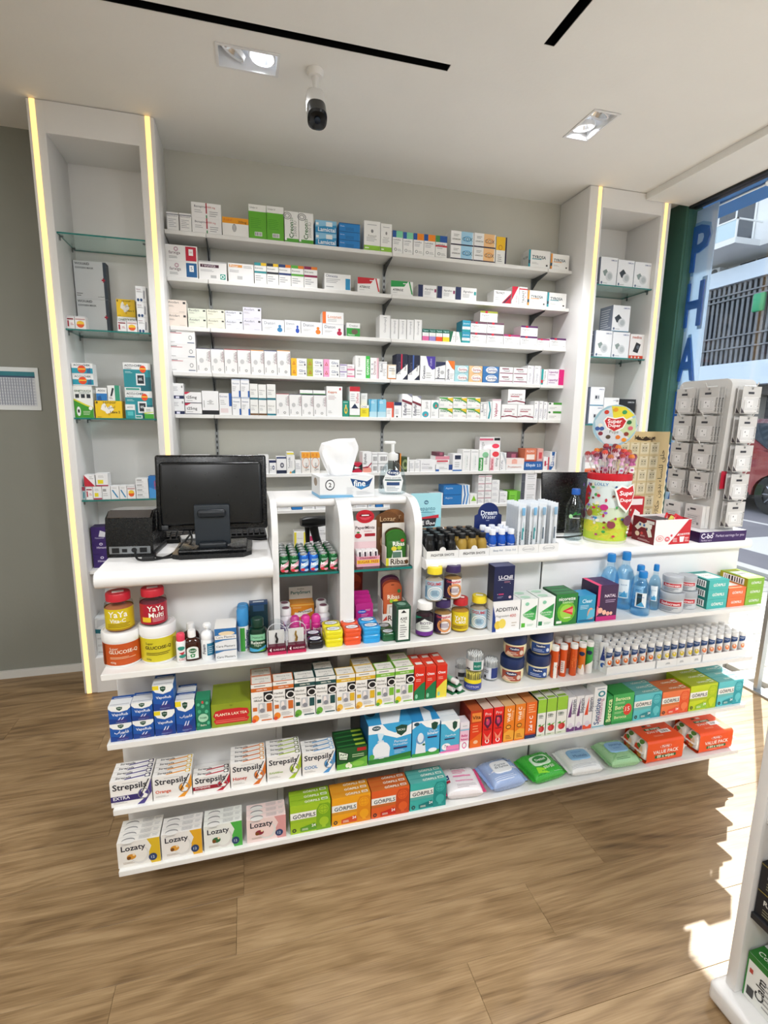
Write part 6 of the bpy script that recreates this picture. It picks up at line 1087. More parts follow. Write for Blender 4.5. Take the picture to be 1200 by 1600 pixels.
# three white trays of vitamin tubes
TR3 = [(947, 1022.5, (957, 968, 979.5, 991, 1002.5, 1014.5), 'left', 'e8702a', 'e03a3a'), (1025, 1094, (1029, 1041, 1053, 1065, 1076, 1087), 'middle', 'e0cc3a', 'e04a78'), (1096.5, 1164, (1101, 1112, 1123, 1134, 1145, 1156), 'right', 'ee8a5a', 'e0503a')]
for x0, x1, xs, nm, fruit, foot in TR3:
    a, b2 = fx(x0, CY-.004, zB), fx(x1, CY-.004, zB); w = b2-a; th = .030; d = .122; t = .0015; wm = M('eceeef', .45)
    if nm == 'right': b2 = min(b2, GX1-.001); w = b2-a
    r = empty('tube_tray', ((a+b2)/2, CY-.006, zB+.0003), 'white card tray filled with vitamin tubes, %s of three' % nm, 'tray', 'white tube trays')
    tb = MB().box(-w/2, w/2, 0, d, 0, t, wm).box(-w/2, w/2, 0, t, t, th, wm).box(-w/2, w/2, d-t, d, t, th*1.4, wm).box(-w/2, -w/2+t, t, d-t, t, th, wm).box(w/2-t, w/2, t, d-t, t, th, wm)
    if nm == 'middle': tb.print_on(['p .18 .35 .22 .6 .28 .6 .3 .35 c0c4c8', 'p .5 .35 .52 .65 .58 .65 .6 .35 c0c4c8', 'p .84 .35 .86 .65 .92 .65 .94 .35 c0c4c8', 'r .44 0 .445 1 c8cccc'], lambda u, v, e: (-w/2+u*w, -e, v*th), w/th)
    ob('tray', tb, r)
    rr = min(w/6.3/2, .0118); h = .098
    pro = eff(rr/1.06, h, 'f0efee', 'f1f0ee', ['p .12 .68 .12 .97 .88 .97 .88 .80 2a4a80', 'l .2 .8 .84 .93 2 c8d4e8', f'e .62 .52 .24 .11 {fruit}', f'e .58 .56 .1 .05 f6e0c0', f'r 0 .0 1 .16 {foot}', 'l .2 .7 .22 .36 2 c0b0b0'])
    for j in range(4):
        for i in range(6):
            x = -w/2+t+.0008+rr+i*(w-2*t-.0016-2*rr)/5; y = t+.0008+rr+j*(d-2*t-.002-2*rr)/3
            inst(pro, 'effervescent_tube', 'white vitamin tube, %s from left in %s row of the %s tray' % (ORD[i], ['front', 'second', 'third', 'back'][j], nm), 'tube', 'vitamin tubes in the white trays', ((a+b2)/2+x, CY-.006+y, zB+.0003+t+.0003), -.75+random.uniform(-.2, .2))
# green inhaler cards
c0 = at(712, 1088, 'z', zB); c0.y = max(c0.y, -1.645)
for i, (dx, dz, rz) in enumerate(((-.010, 0, .5), (.016, .0, .35), (.002, .024, .45))):
    r = empty('nasal_stick_pack', (c0.x+dx, c0.y+.034, zB+.0005+dz), ['green card pack with white nasal stick, lower left', 'green card pack with white nasal stick, lower right', 'green card pack with white nasal stick, topmost'][i], 'nasal stick', 'green nasal stick packs', rz)
    ob('card', MB().box(-.017, .017, -.034, .034, 0, .0012, M('1f6a3f', .4)), r)
    ob('stick', MB().lathe([(.0, -.028), (.0095, -.027), (.0100, -.006)], M('f0f2f0', .3), 18, (0, 0, .0122), axis='y').lathe([(.0100, -.006), (.0100, .026), (.008, .029), (0, .029)], M('7ac8a0', .3), 18, (0, 0, .0122), axis='y'), r)
# ------------------------------------------------------------------ left bay: drink cans, scanner
zG = .976
def can(c, sw, txt):
    r, h = .0150, .058
    b = MB().lathe([(r*.8, 0), (r, .004), (r, h*.84), (r*.78, h*.94)], M(c, .2, .35), 22); wrap(b, [f'p .05 .15 .9 .5 .95 .8 .1 .5 {sw}', f't+ {txt} .15 .85 .5 fff', 'e .3 .14 .2 .1 d83040', 'e .6 .1 .2 .08 '+sw, 'l .2 .8 .72 .88 2 dfe'], r, .003, h*.80)
    t = MB().lathe([(r*.80, h*.94), (r*.82, h*.985), (r*.74, h), (r*.7, h*.97), (0, h*.97)], M('c4c8c8', .25, .7), 22).box(-r*.25, r*.25, -r*.5, r*.1, h*.975, h*.985, M('b0b4b4', .3, .7))
    return [('can_body', b.mesh('can_body'), None), ('can_lid', t.mesh('can_lid'), None)]
GRN, BLC = can('1f6a3a', 'e8a0b0', 'Mint'), can('2a6fd0', 'a8d0f0', 'Mint')
xa, xb = BAY[0]; nx = 6
for i in range(nx):
    for j in range(5):
        x = xa+.0165+i*(xb-xa-.033)/(nx-1); y = -1.527+j*.0335
        blue = i in (2, 3) and j < 2
        inst(BLC if blue else GRN, 'drink_can', 'small %s drink can, %s from left in row %s from front' % ('blue' if blue else 'green', ORD[i], ['one', 'two', 'three', 'four', 'five'][j]), 'can', 'drink cans on the glass shelf', (x, y, zG+.0003), .25)
# barcode scanner standing on the staff side behind the cans
sx = at(490, 850, 'y', -1.2).x
r = empty('barcode_scanner', (sx, -1.21, .862), 'black handheld barcode scanner standing on its stand behind the cans', 'scanner', None, .15)
bk = M('17181a', .35)
ob('stand', MB().rbox(-.045, .045, -.03, .05, -.001, .012, bk, .004).tube([(-.012, .02, .01), (-.015, .03, .10), (-.02, .02, .19)], [.009, .008, .010], bk, 10), r)
ob('handle', MB().tube([(.036, -.02, .028), (.022, -.012, .09), (.008, 0, .15), (0, .005, .19)], [.016, .0165, .015, .017], bk, 14), r)
ob('scan_head', MB().lathe([(.0, -.052), (.016, -.05), (.023, -.03), (.024, .02), (.020, .046), (0, .05)], bk, 20, (0, .0, .21), axis='x', sq=(.8, 1.15, .9)), r)
ob('trigger', MB().rbox(.008, .018, -.032, -.02, .11, .14, M('3a3c40', .3), .003), r)
# a service ledge for the scanner behind the rack
ob('service_ledge', MB().rbox(BX[0]+.002, .60, -1.284, -1.04, .840, .8605, LACQ, .002, 1), ROOTC, (-.33, 1.3, 0))
# ------------------------------------------------------------------ right bay: mint packets above, pouches below
X0, X1 = BAY[1]
w = .078; px = X0+.017+w/2; py = -1.52
r = empty('mint_strip_display', (px, py, zG+.0003), 'pink and white mint strip display with red lips header', 'counter display')
ob('tray', MB().box(-w/2, w/2, 0, .0015, 0, .034, M('e8a8b8', .45)).box(-w/2, w/2, .0015, .05, 0, .0015, M('e8a8b8', .45)).box(-w/2, -w/2+.0015, .0015, .05, .0015, .034, M('e0a0b0', .45)).box(w/2-.0015, w/2, .0015, .05, .0015, .034, M('e0a0b0', .45))
   .print_on(['r .02 .30 .98 .66 f2c82a', 't+ SUGAR_FREE .06 .94 .48 c02a3a', 't+ STRAWBERRY .12 .88 .84 a03048'], lambda u, v, e: (-w/2+u*w, -e, v*.034), w/.034), r)
hb = MB().box(-w/2, w/2, .05, .0515, 0, .145, M('f2e8e8', .45)).print_on(['t+ PaperMints .08 .92 .82 4a2a34', 't Strawberry .45 .8 .74 c03a4a', 'r .48 .62 .95 .69 a81f30', 'e .2 .64 .15 .06 c8283a', 'e .2 .72 .07 .02 3a8a3a', 'r 0 0 1 .5 f0d0d4'], lambda u, v, e: (-w/2+u*w, .05-e, v*.145), w/.145)
ob('back_card', hb, r)
lp = MB().lathe([(0, .048), (.031, .0485), (.031, .0515), (0, .052)], M('c02030', .35), 26, (0, 0, .158), axis='y', sq=(1, 1, .72)).print_on(['p .15 .55 .3 .72 .5 .66 .7 .72 .85 .55 .5 .5 7a1020', 'r .3 .56 .7 .64 f4f0f0', 'p .15 .5 .5 .42 .85 .5 .7 .3 .5 .24 .3 .3 d8485a'], lambda u, v, e: (-.031+u*.062, .048-e, .135+v*.046), 62/46)
ob('lips_header', lp, r, label='red lips cut-out')
pk = MB().box(-.008, .008, 0, .004, 0, .05, M('f4f0f0', .4)).print_on(['p .2 .2 .8 .1 .8 .9 .4 .9 3a2a34', 'r .05 .3 .4 .8 e8d8dc', 'e .5 .15 .3 .1 c83a4a'], lambda u, v, e: (-.008+u*.016, -e, v*.05), 16/50).mesh('mint_packet')
for j in range(3):
    for i in range(4):
        o = ob('mint_packet', pk, None, (px-.027+i*.018, py+.008+j*.013, zG+.002), 0, 'white mint packet, %s from left in %s row of strip display' % (ORD[i], ['front', 'middle', 'rear'][j]), 'mint packet', 'mint packets in the strip display')
        o.rotation_euler[0] = -.12
def pouch_mesh(w, h, th, c, ops, round_top=True):
    mb = MB(); n = 14; pts = []
    for i in range(n+1):
        a = PI*i/n; pts.append((w/2*math.cos(a), h-w*.32+w*.32*math.sin(a)))
    out = [(-w/2*.92, 0), (w/2*.92, 0)]+pts if round_top else [(-w/2, 0), (w/2, 0), (w/2, h), (-w/2, h)]
    mb.prism(out, 'y', -th/2*.3, th/2*.3, c)
    nn = 10; vs = []
    for j in range(nn+1):
        for i in range(nn+1):
            u, v = i/nn, j/nn; b = (1-(2*u-1)**4)*(1-(2*v-1)**4)
            vs.append(((u-.5)*w*.86, -th*.15-th*.5*b-.0002, h*.04+v*h*.66))
    mb.add(vs, [(j*(nn+1)+i, j*(nn+1)+i+1, (j+1)*(nn+1)+i+1, (j+1)*(nn+1)+i) for j in range(nn) for i in range(nn)], c, True)
    def f(u, v, e):
        x = (u-.5); vv = (v-.04)/.66; uu = x/.86+.5
        b = (1-(2*uu-1)**4)*(1-(2*vv-1)**4) if 0 < vv < 1 and 0 < uu < 1 else 0
        return (x*w, -th*.15-th*.5*b-.0008-e, v*h)
    mb.seg = 8; mb.print_on(ops, f, w/h, .0006)
    return mb
CAR = M('eae4dc', .5)
def fan(cx, cy, z, w, h, n, cols, ops, words, gname, name, box_label, printed, lean=-.18, BKH=1.04):
    r = empty('pouch_carton', (cx, cy, z), box_label, 'counter display')
    d = n*.011+.018
    ob('carton', MB().box(-w*.55, w*.55, -.0015, 0, 0, h*.20, CAR).box(-w*.55, w*.55, d, d+.0015, 0, h*BKH, CAR).box(-w*.55, -w*.55+.0015, 0, d, 0, h*.5, CAR).box(w*.55-.0015, w*.55, 0, d, 0, h*.5, CAR).box(-w*.55+.0015, w*.55-.0015, 0, d, 0, .0015, CAR)
       .print_on(printed, lambda u, v, e: (-w*.55+u*w*1.1, -.0015-e, v*h*.20), 1.1*w/(h*.2)), r)
    for i in range(n):
        o = ob(name, pouch_mesh(w*.94, h*(.86+.03*i), .009, cols[i % len(cols)], ops), None, (cx, cy+.010+i*.011, z+.002+i*.0004), 0, words % (['front', 'second', 'third', 'fourth', 'fifth'][i]), 'candy pouch', gname)
        o.rotation_euler[0] = lean*.35
RO = ['t+ Ribas .3 .9 .62 f4f4e8', 'e .8 .72 .10 .05 c8302a', 'p .2 .1 .8 .1 .75 .42 .3 .42 e8ece8', 'r .28 .14 .72 .38 5a7a6a', 'e .35 .48 .14 .07 d8c83a', 'e .62 .5 .12 .06 a8c83a']
fan(X1-.046, -1.525, zG+.0003, .072, .128, 3, [M('2f6a24', .35), M('3a7a2a', .35), M('4a3a1a', .35)], RO, 'green candy pouch, %s one in the upper carton', 'candy pouches in the upper carton', 'candy_pouch', 'white carton of green candy pouches on the glass shelf', ['t+ Ribas .2 .9 .5 3a2a14', 'e .9 .4 .08 .3 5a3a1a', 'r 0 .0 .12 1 d8d23a'])
for i, (dx, c, hh) in enumerate(((-.012, '6a4426', .168), (.012, '8a5a34', .175))):
    ob('candy_pouch', pouch_mesh(.085, hh, .010, M(c, .3), ['t Lozar .2 .85 .86 d8b890', 'r .1 .1 .9 .7 7a5a44', 'e .5 .4 .3 .16 b89070', 'e .5 .78 .3 .04 3a2214']), None, (X1-.052+dx, -1.455+.014*i, zG+.0005), 0, ['brown candy pouch behind the green pouches, front one', 'brown candy pouch behind the green pouches, rear one'][i], 'candy pouch', 'brown candy pouches')
RO2 = ['t+ Ribas .22 .86 .62 f8e8d0', 'e .84 .76 .09 .05 3a8a4a', 'p .16 .08 .84 .08 .82 .44 .2 .44 e8dccc', 'r .3 .12 .7 .4 c8bcb4', 'r .34 .16 .66 .36 e8e4e0', 'e .64 .5 .14 .07 f0d83a', 'e .42 .52 .1 .05 9ac83a', 'r .42 .92 .58 .94 5a2a1a']
fan(X1-.046, -1.49, zA+.0003, .072, .160, 4, [M('c8623a', .35), M('a8482f', .35), M('7a3a4a', .35), M('5a2a4a', .35)], RO2, 'orange-brown candy pouch, %s one in the lower carton', 'candy pouches in the lower carton', 'candy_pouch', 'white carton of orange-brown candy pouches in the right bay', ['t+ Ribas .25 .95 .5 5a2a14', 'p 0 .2 .2 .8 .22 .3 c83a2a'])
MO = ['e .35 .66 .26 .08 2a5ac8', 't+ Himalaya .16 .54 .66 fff', 'l .3 .85 .45 .58 2 f0a0d8', 'e .5 .12 .42 .16 3a2a8a', 'e .5 .14 .3 .1 7a4ab8', 'l .55 .95 .68 .76 2 f0c0e0']
for i in range(4):
    o = ob('balm_card', MB().prism([(-.029, 0), (.029, 0), (.029, .082), (.026, .086), (-.026, .086), (-.029, .082)], 'y', -.0025, .0025, M('c02a86', .35)).print_on(MO, lambda u, v, e: (-.029+u*.058, -.0025-e, v*.086), 58/86), None, (X0+.046, -1.512+i*.020, zA+.0008+.0078*i), 0, 'magenta balm card with blue oval, %s in its row' % ['front', 'second', 'third', 'rear'][i], 'balm card', 'magenta balm cards')
    if i: ob('riser', MB().box(-.028, .028, -.006, .006, -.0078*i-.0002, -.0002, M('a8206e', .5)), o)
ob('candy_pouch', pouch_mesh(.075, .14, .012, M('8a2a1f', .35), ['e .5 .4 .4 .2 c84a2a', 'e .35 .6 .2 .1 d86a3a', 'e .65 .3 .2 .1 a8341f']), None, (X0+.042, -1.34, zA+.055), 0, 'dark red snack pouch at the back of the right bay', 'candy pouch')
ob('stand_block', MB().rbox(-.035, .035, -.02, .03, -.0545, -.0003, M('d8d4d0', .5), .003), bpy.data.objects[[o.name for o in COL.objects if o.get('label') == 'dark red snack pouch at the back of the right bay'][0]])

# ------------------------------------------------------------------ on top of the rack: tissues and sanitiser
zR = AZ+.0003
P0, P1 = at(498, 779, 'z', AZ), at(587, 775, 'z', AZ)
yT = -1.455; tx0, tx1 = fx(499, yT, AZ), fx(586, yT, AZ); w = tx1-tx0; th = .069; td = .115
st('tiss', 'eef0f2 top=e6e9ec side=e8eaec|p 0 0 .62 0 .58 .10 0 .14 7ab8e0;p .55 .9 .6 .55 .75 .35 .9 .5 .97 .92 .86 .74 1f4a80;p .6 .62 .75 .35 .93 .62 .85 .55 .72 .62 3a8ac8;t+ fine .61 .83 .66 fff;e .18 .62 .085 .26 2a2a30;e .18 .62 .07 .21 eef0f2;t+ 2 .155 .205 .62 222;l .48 .62 .15 .5 9 dde0e4;l .66 .98 .1 .3 5 d4d8dc;p .0 .14 .6 .1 .6 .13 0 .18 b8d8ec;L:e .5 .7 .2 .2 9a8a7a;L:r 0 0 1 .14 7ab8e0;T:e .5 .5 .3 .25 d8dde2')
r = empty('tissue_box', ((tx0+tx1)/2, yT, zR), 'white tissue box with blue swoosh on the display rack', 'tissue box', None, .10)
ob('carton', carton_mesh('tiss', w, th, td), r)
def tissue():
    mb = MB(); nu, nv = 22, 14; vs = []
    for j in range(nv+1):
        v = j/nv
        for i in range(nu+1):
            u = i/nu; a = u*2*PI
            rr = (.030+.026*v**.8)*(1+.18*math.sin(3*a+1.2)*(.3+v)+.10*math.sin(7*a)*(.4+.6*v))
            sx = 1.25 if True else 1
            vs.append((rr*sx*math.cos(a)*(1-.25*max(0, v-.75)/.25)-.012*v, rr*.34*math.sin(a)*(1-.5*max(0, v-.7)/.3)+.006*math.sin(4*a+v*5), v*.112*(1+.10*math.sin(a*1.0+.8)+.04*math.sin(5*a))))
    mb.add(vs, [(j*(nu+1)+i, j*(nu+1)+i+1, (j+1)*(nu+1)+i+1, (j+1)*(nu+1)+i) for j in range(nv) for i in range(nu)]+[tuple(range(nv*(nu+1), nv*(nu+1)+nu))], M('f4f5f7', .8), True)
    return mb
ob('tissue', tissue(), r, (-.01, td*.5, th-.004), label='crumpled white tissue pulled up')
c, rr, h = spot(613, 771, 690, 34, AZ); c.y = max(c.y, -1.43)
c = Vector((at(613, 740, 'y', -1.40).x, -1.40, 0)); rr = .049; h = .182
r = empty('sanitiser_bottle', (c.x, c.y, zR), 'clear hand sanitiser pump bottle beside the tissue box', 'bottle', None, face_cam(c)*.6)
bp = [(rr*.78, 0), (rr*.95, .004), (rr*1.02, h*.10), (rr*1.0, h*.28), (rr*.82, h*.46), (rr*.46, h*.58), (rr*.30, h*.62), (rr*.30, h*.66)]
ob('body', MB().lathe(bp, PET, 30, sq=(.9, 1, .62)), r)
ob('gel', MB().lathe([(a*.93, max(.003, z)) for a, z in bp[:6]], clear('gel', (.93, .96, .97), .4, .03), 26, sq=(.9, 1, .6)), r)
lb = MB(); fm = lambda u, v, e: ((u-.5)*rr*1.5, -.62*rr*math.sqrt(max(.05, 1-((u-.5)*1.5)**2))-.002-e, h*.05+v*h*.44); lb.seg = 10
lb.print_on(['p .12 .02 .88 .02 .98 .5 .8 .9 .2 .9 .02 .5 eef1f2', 'e .5 .84 .3 .12 1f3a6a', 't+ COSMO .28 .72 .84 f0f4f8', 't HAND_SANITIZER .14 .86 .62 555', 'r .12 .5 .88 .56 4a6a6a', 'r .2 .3 .8 .44 2a4a7a', 'l .2 .8 .06 .26 3 9aa4ac'], fm, 1.5*rr/(h*.44), .0004)
ob('label', lb, r)
ob('pump', MB().lathe([(rr*.36, h*.64), (rr*.40, h*.66), (rr*.40, h*.76), (rr*.2, h*.78), (rr*.12, h*.80), (rr*.12, h*.95)], M('eceeee', .3), 22).rbox(-.030, .010, -.008, .008, h*.945, h, M('eceeee', .3), .004), r)

# ------------------------------------------------------------------ desk: monitor, printer, keyboard, cables
zD_ = TL+.0003
bkp = M('101113', .28); bkm = M('151618', .5)
root_m = empty('monitor', (-.531, -1.45, zD_), 'black monitor seen from behind on the left worktop', 'monitor', None, -.03)
mt = Matrix.Rotation(math.radians(-8), 4, 'X')
def tf(mb, mtx, off=(0, 0, 0)):
    mb.v = [tuple((mtx @ Vector(p))+Vector(off)) for p in mb.v]; return mb
hs = MB().rbox(-.166, .166, -.006, .022, -.118, .118, bkp, .008, 3)
hs.rbox(-.152, .152, -.020, -.005, -.10, .095, M('0d0e10', .3), .010, 3)
ob('housing', tf(hs, mt, (0, .03, .185)), root_m)
ob('screen', tf(MB().box(-.158, .158, .0222, .0228, -.105, .108, M('1a2430', .1, 0, .15)), mt, (0, .03, .185)), root_m)
ob('control_port', tf(MB().rbox(-.150, -.130, -.0215, -.019, -.112, -.098, M('2a2c30', .4), .002), mt, (0, .03, .185)), root_m)
ob('stand', MB().rbox(-.052, .052, -.028, -.006, .03, .155, M('232a31', .45), .004).rbox(-.042, .042, -.042, -.020, .118, .142, M('1a1f25', .4), .009, 3).rbox(-.042, .042, -.044, -.018, .018, .042, M('1a1f25', .4), .009, 3), root_m, label='dark slate hinged stand')
bs = MB().prism([(-.115, -.062), (-.09, -.078), (.09, -.078), (.115, -.05), (.115, .09), (-.115, .09)], 'z', 0, .014, bkp)
bs.rbox(-.10, .10, -.06, .08, .012, .024, bkp, .006, 2)
ob('base', bs, root_m)
pw = at(212, 868, 'z', TL)
r = empty('receipt_printer', (-.762, -1.385, zD_), 'black receipt printer on the left end of the worktop', 'printer', None, -.10)
ob('case', MB().prism([(-.078, .0), (.08, .0), (.08, .10), (.06, .128), (-.04, .135), (-.07, .118), (-.078, .07)], 'x', -.066, .066, bkp).rbox(-.068, .068, -.0775, .079, .004, .02, bkm, .004), r)
ob('port_panel', MB().box(-.058, .058, -.0805, -.0778, .012, .034, M('8d9194', .35, .5)).box(-.05, -.03, -.0825, -.0805, .015, .030, bkm).box(-.022, -.008, -.082, -.0805, .017, .027, bkm).lathe([(0, -.083), (.0075, -.083), (.0075, -.0805)], bkm, 14, (.012, 0, .023), axis='y').box(.028, .048, -.0825, -.0805, .016, .030, bkm), r, label='grey panel of cable sockets')
ob('film_cover', MB().prism([(-.0715, .1195), (-.0405, .1362), (.0605, .1292), (.0805, .1012), (.0805, .1022), (.0610, .1310), (-.0405, .1385), (-.0725, .1215)], 'x', -.060, .060, M('4a4644', .12, .2, 0, .4)), r, label='crinkled shiny film over the lid')
r = empty('keyboard', (-.565, -1.235, zD_), 'black keyboard behind the monitor stand', 'keyboard', None, .03)
ob('case', MB().prism([(-.065, 0), (.065, 0), (.065, .026), (-.065, .012)], 'x', -.20, .20, bkm), r)
ky = M('1c1d20', .5); kmesh = MB().rbox(-.0075, .0075, -.0075, .0075, 0, .007, ky, .0015, 1).mesh('key')
for j in range(5):
    for i in range(20):
        k = ob('key', kmesh, r, (-.185+i*.0195, -.045+j*.0205, .0145+j*.0022)); k.rotation_euler[0] = .107
ob('space_bar', MB().rbox(-.05, .05, -.0068, .0068, 0, .006, ky, .0015, 1), r, (-.04, -.0605, .0125))
for i, (pts, lab) in enumerate((([(-.70, -1.47, .012), (-.69, -1.50, .006), (-.64, -1.49, .0045), (-.60, -1.42, .03), (-.62, -1.36, .07), (-.66, -1.33, .06)], 'black cable looping from the printer ports'),
        ([(-.755, -1.47, .02), (-.74, -1.51, .005), (-.69, -1.515, .0045), (-.655, -1.47, .005), (-.63, -1.40, .02), (-.60, -1.34, .05), (-.57, -1.36, .09)], 'black power cable with adapter beside the printer'),
        ([(-.44, -1.36, .02), (-.40, -1.33, .006), (-.364, -1.32, .0045)], 'black cable running right from the monitor base'))):
    q = []
    P_ = [Vector(p) for p in pts]
    for k in range(len(P_)-1):
        for t in range(6):
            t /= 6; a = P_[max(k-1, 0)]; b = P_[k]; c_ = P_[k+1]; d_ = P_[min(k+2, len(P_)-1)]
            q.append(.5*((2*b)+(c_-a)*t+(2*a-5*b+4*c_-d_)*t*t+(3*b-a-3*c_+d_)*t**3)+Vector((0, 0, TL)))
    q.append(P_[-1]+Vector((0, 0, TL)))
    cb = ob('cable', MB().tube(q, .0032, bkm, 8), None, (0, 0, 0), 0, lab, 'cable', 'black cables on the left worktop')
    if i == 1: ob('ferrite', MB().lathe([(.0, -.018), (.0085, -.016), (.0085, .016), (0, .018)], bkm, 14, (-.712, -1.516, TL+.009), axis='x'), cb)
ob('card_reader', MB().rbox(-.045, .045, -.03, .03, 0, .024, M('d8dadb', .4), .004).box(-.03, .03, -.0305, -.03, .006, .018, M('9a9da0', .4)), None, (-.60, -1.31, zD_), .2, 'small white box device behind the monitor stand', 'device')
st('clip', 'c8cccc'); ob('price_rail', MB().box(-.004, 0, -.05, .05, -.012, .012, M('c4c8ca', .3, .3)).box(-.006, -.004, -.05, .05, -.010, -.004, M('8a8e90', .4)).box(-.006, -.004, -.05, .05, .003, .009, M('8a8e90', .4)), None, (-.8325, -1.55, TL-.02), 0, 'small grey rail clipped to the left worktop end', 'rail')

# ------------------------------------------------------------------ raised worktop: shot bottles, header display, toothbrushes
zT = TC+.0003; YT = -1.592
KR = M('a5886a', .7); WC = M('e9e9e8', .45)
def shot(c, capc, lab_c, ops, r, h, metal=0.):
    b = MB().lathe([(r*.9, 0), (r, .003), (r, h*.55), (r*.9, h*.64), (r*.62, h*.76), (r*.6, h*.80)], M(c, .2, metal), 22); wrap(b, ops, r, 0, h*.6)
    return [('bottle_body', b.mesh('bottle_body'), None), ('cap', MB().lathe([(r*.72, h*.79), (r*.74, h*.96), (r*.66, h), (0, h)], M(capc, .35), 22).mesh('cap'), None)]
def tray(name, label, x0, x1, d, hf, hb_, ops, back=KR, group='card trays on the raised worktop'):
    r = empty(name, ((x0+x1)/2, YT, zT), label, 'tray', group); w = x1-x0; t = .0015
    tb = MB().box(-w/2, w/2, 0, t, 0, hf, WC).box(-w/2, w/2, t, d, 0, t, WC).box(-w/2, w/2, d-t, d, t, hb_, back)
    for s in (-1, 1): tb.prism([(t, t), (d-t, t), (d-t, hb_), (t, hf)], 'x', *sorted((s*w/2, s*(w/2-t))), WC)
    if ops: tb.print_on(ops, lambda u, v, e: (-w/2+u*w, -e, v*hf), w/hf)
    ob('tray', tb, r); return r
xs = [fx(p, YT, TC) for p in (666, 716.5, 764.5, 809, 841, 872.5)]
BLK = shot('17181a', '111214', '', ['t+ FIGHTER .12 .88 .42 d8d8d8', 't+ SHOT .2 .8 .26 d8d8d8', 'r .2 .6 .8 .62 444'], .0165, .074); GLD = shot('a88a3e', '17181a', '', ['t+ FIGHTER .12 .88 .36 f4efe0', 't+ SHOT .2 .8 .22 f4efe0', 'r .25 .52 .75 .54 d8c080'], .0165, .074)
for ti, (a, b, pro, cn) in enumerate(((xs[0], xs[1], BLK, 'black'), (xs[1], xs[2], GLD, 'gold'))):
    a += .0005; b -= .0005; r = tray('shot_tray', 'white tray of %s shot bottles lettered in capitals' % cn, a, b, .150, .026, .072, ['t+ FIGHTER_SHOTS .14 .86 .45 2a2a2e'])
    w = b-a; mm = MB().lathe([(0, 0), (.012, 0), (.012, .0015), (0, .0015)], WC, 20, ((a+b)/2, YT+.0005, zT+.026), axis='y')
    ob('thumb_tab', MB().lathe([(0, -.0001), (.011, -.0001), (.011, .0014), (0, .0014)], WC, 22, (0, 0, .027), axis='y'), r)
    for j in range(4):
        for i in range(3):
            x = a+.019+i*(w-.038)/2; y = YT+.021+j*.0358
            inst(pro, 'shot_bottle', '%s shot bottle with black cap, %s from left, %s row' % (cn, ORD[i], ['front', 'second', 'third', 'rear'][j]), 'bottle', '%s shot bottles' % cn, (x, y, zT+.002), face_cam((x, y))*.7)
a, b = xs[2]+.0005, xs[3]-.0005; w = b-a
r = tray('sleep_shot_tray', 'white tray with navy header card and blue sleep shot bottles', a, b, .125, .030, .034, ['t Sleep_Aid .12 .45 .5 4a6a8a', 't Sleep_Aid .55 .92 .5 8a9aaa'], WC)
hc = [(-w/2, .02), (w/2, .02), (w/2, .112), (w*.38, .118)]+[(w*.38*math.cos(PI*i/12), .122+w*.38*math.sin(PI*i/12)*.9) for i in range(13)]+[(-w*.38, .118), (-w/2, .112)]
ob('header_card', MB().prism(hc, 'y', .1255, .128, M('1b2c66', .4)).print_on(['t+ Dream .22 .82 .80 eef2fa', 't Water .25 .78 .70 eef2fa', 'l .42 .58 .6 .63 1 c8d0e8', 't Sleep_Aid .12 .45 .40 d8e0f0', 't Sleep_Aid .55 .9 .40 d8e0f0'], lambda u, v, e: (-w/2+u*w, .1255-e, v*.152), w/.152), r, label='navy arched header card')
DW = shot('1f55b8', 'e8ecf4', '', ['r 0 0 1 .2 b8d4f0', 'p 0 .2 1 .2 1 .35 0 .28 4a8ae0', 't+ Dream .2 .8 .66 d8e4f8', 't Water .25 .75 .5 a8c8f0', 'r .85 .1 1 .8 2a3a5a'], .0150, .082)
for j in range(3):
    for i in range(3):
        x = a+.018+i*(w-.036)/2; y = YT+.021+j*.037
        inst(DW, 'sleep_shot_bottle', 'blue shot bottle with white cap, %s from left, %s row' % (ORD[i], ['front', 'middle', 'rear'][j]), 'bottle', 'blue shot bottles', (x, y, zT+.002), face_cam((x, y))*.7)
# toothbrush packs
def brush_pack(style):
    w, h, d = .0285, .168, .0145
    card = MB().box(-w/2, w/2, d-.0006, d, 0, h, M('e4e8ec', .4))
    fr = ['v+ SENSODENT .05 .42 .42 2a4a5a', 'p .45 .42 .9 .42 .75 .62 2a9a9a', 'r .2 .02 .9 .05 d0d8dc'] if style == 0 else ['r .35 .03 .95 .34 eef0f2', 'l .45 .85 .08 .28 4 a8b0b8']
    card.print_on(fr, lambda u, v, e: (-w/2+u*w, d-.0006-e, v*h), w/h)
    bl = MB(); 
    o_ = [(-w*.36, .003), (w*.36, .003), (w*.40, .12), (w*.42, .150), (w*.25, .163), (-w*.25, .163), (-w*.42, .150), (-w*.40, .12)]
    bl.add([(x, .0006, z) for x, z in o_]+[(x*1.15, d-.0008, z) for x, z in o_], [tuple(range(8))]+[(i, i+8, (i+1) % 8+8, (i+1) % 8) for i in range(8)], clear('blister', (.985, .99, .995), .55, .05))
    br = MB().tube([(0, d*.55, .008), (0, d*.5, .03), (0, d*.6, .06), (0, d*.5, .09), (0, d*.55, .125), (0, d*.55, .150)], [.003, .0045, .0038, .0032, .0022, .003], M('dfe4ea' if style == 0 else 'd4d8dc', .35), 10)
    br.tube([(0, d*.5-.0035, .045), (0, d*.5-.003, .085)], [.0028, .0022], M('6a7886' if style else '3a9aa0', .4), 8)
    hd = MB().rbox(-.0055, .0055, d*.12, d*.5, .128, .155, M('7ab4dc' if style == 0 else '8ab0cc', .5), .002)
    return [('card', card.mesh('card'), None), ('blister', bl.mesh('blister'), None), ('brush', br.mesh('brush'), None), ('bristles', hd.mesh('bristles'), 2)]
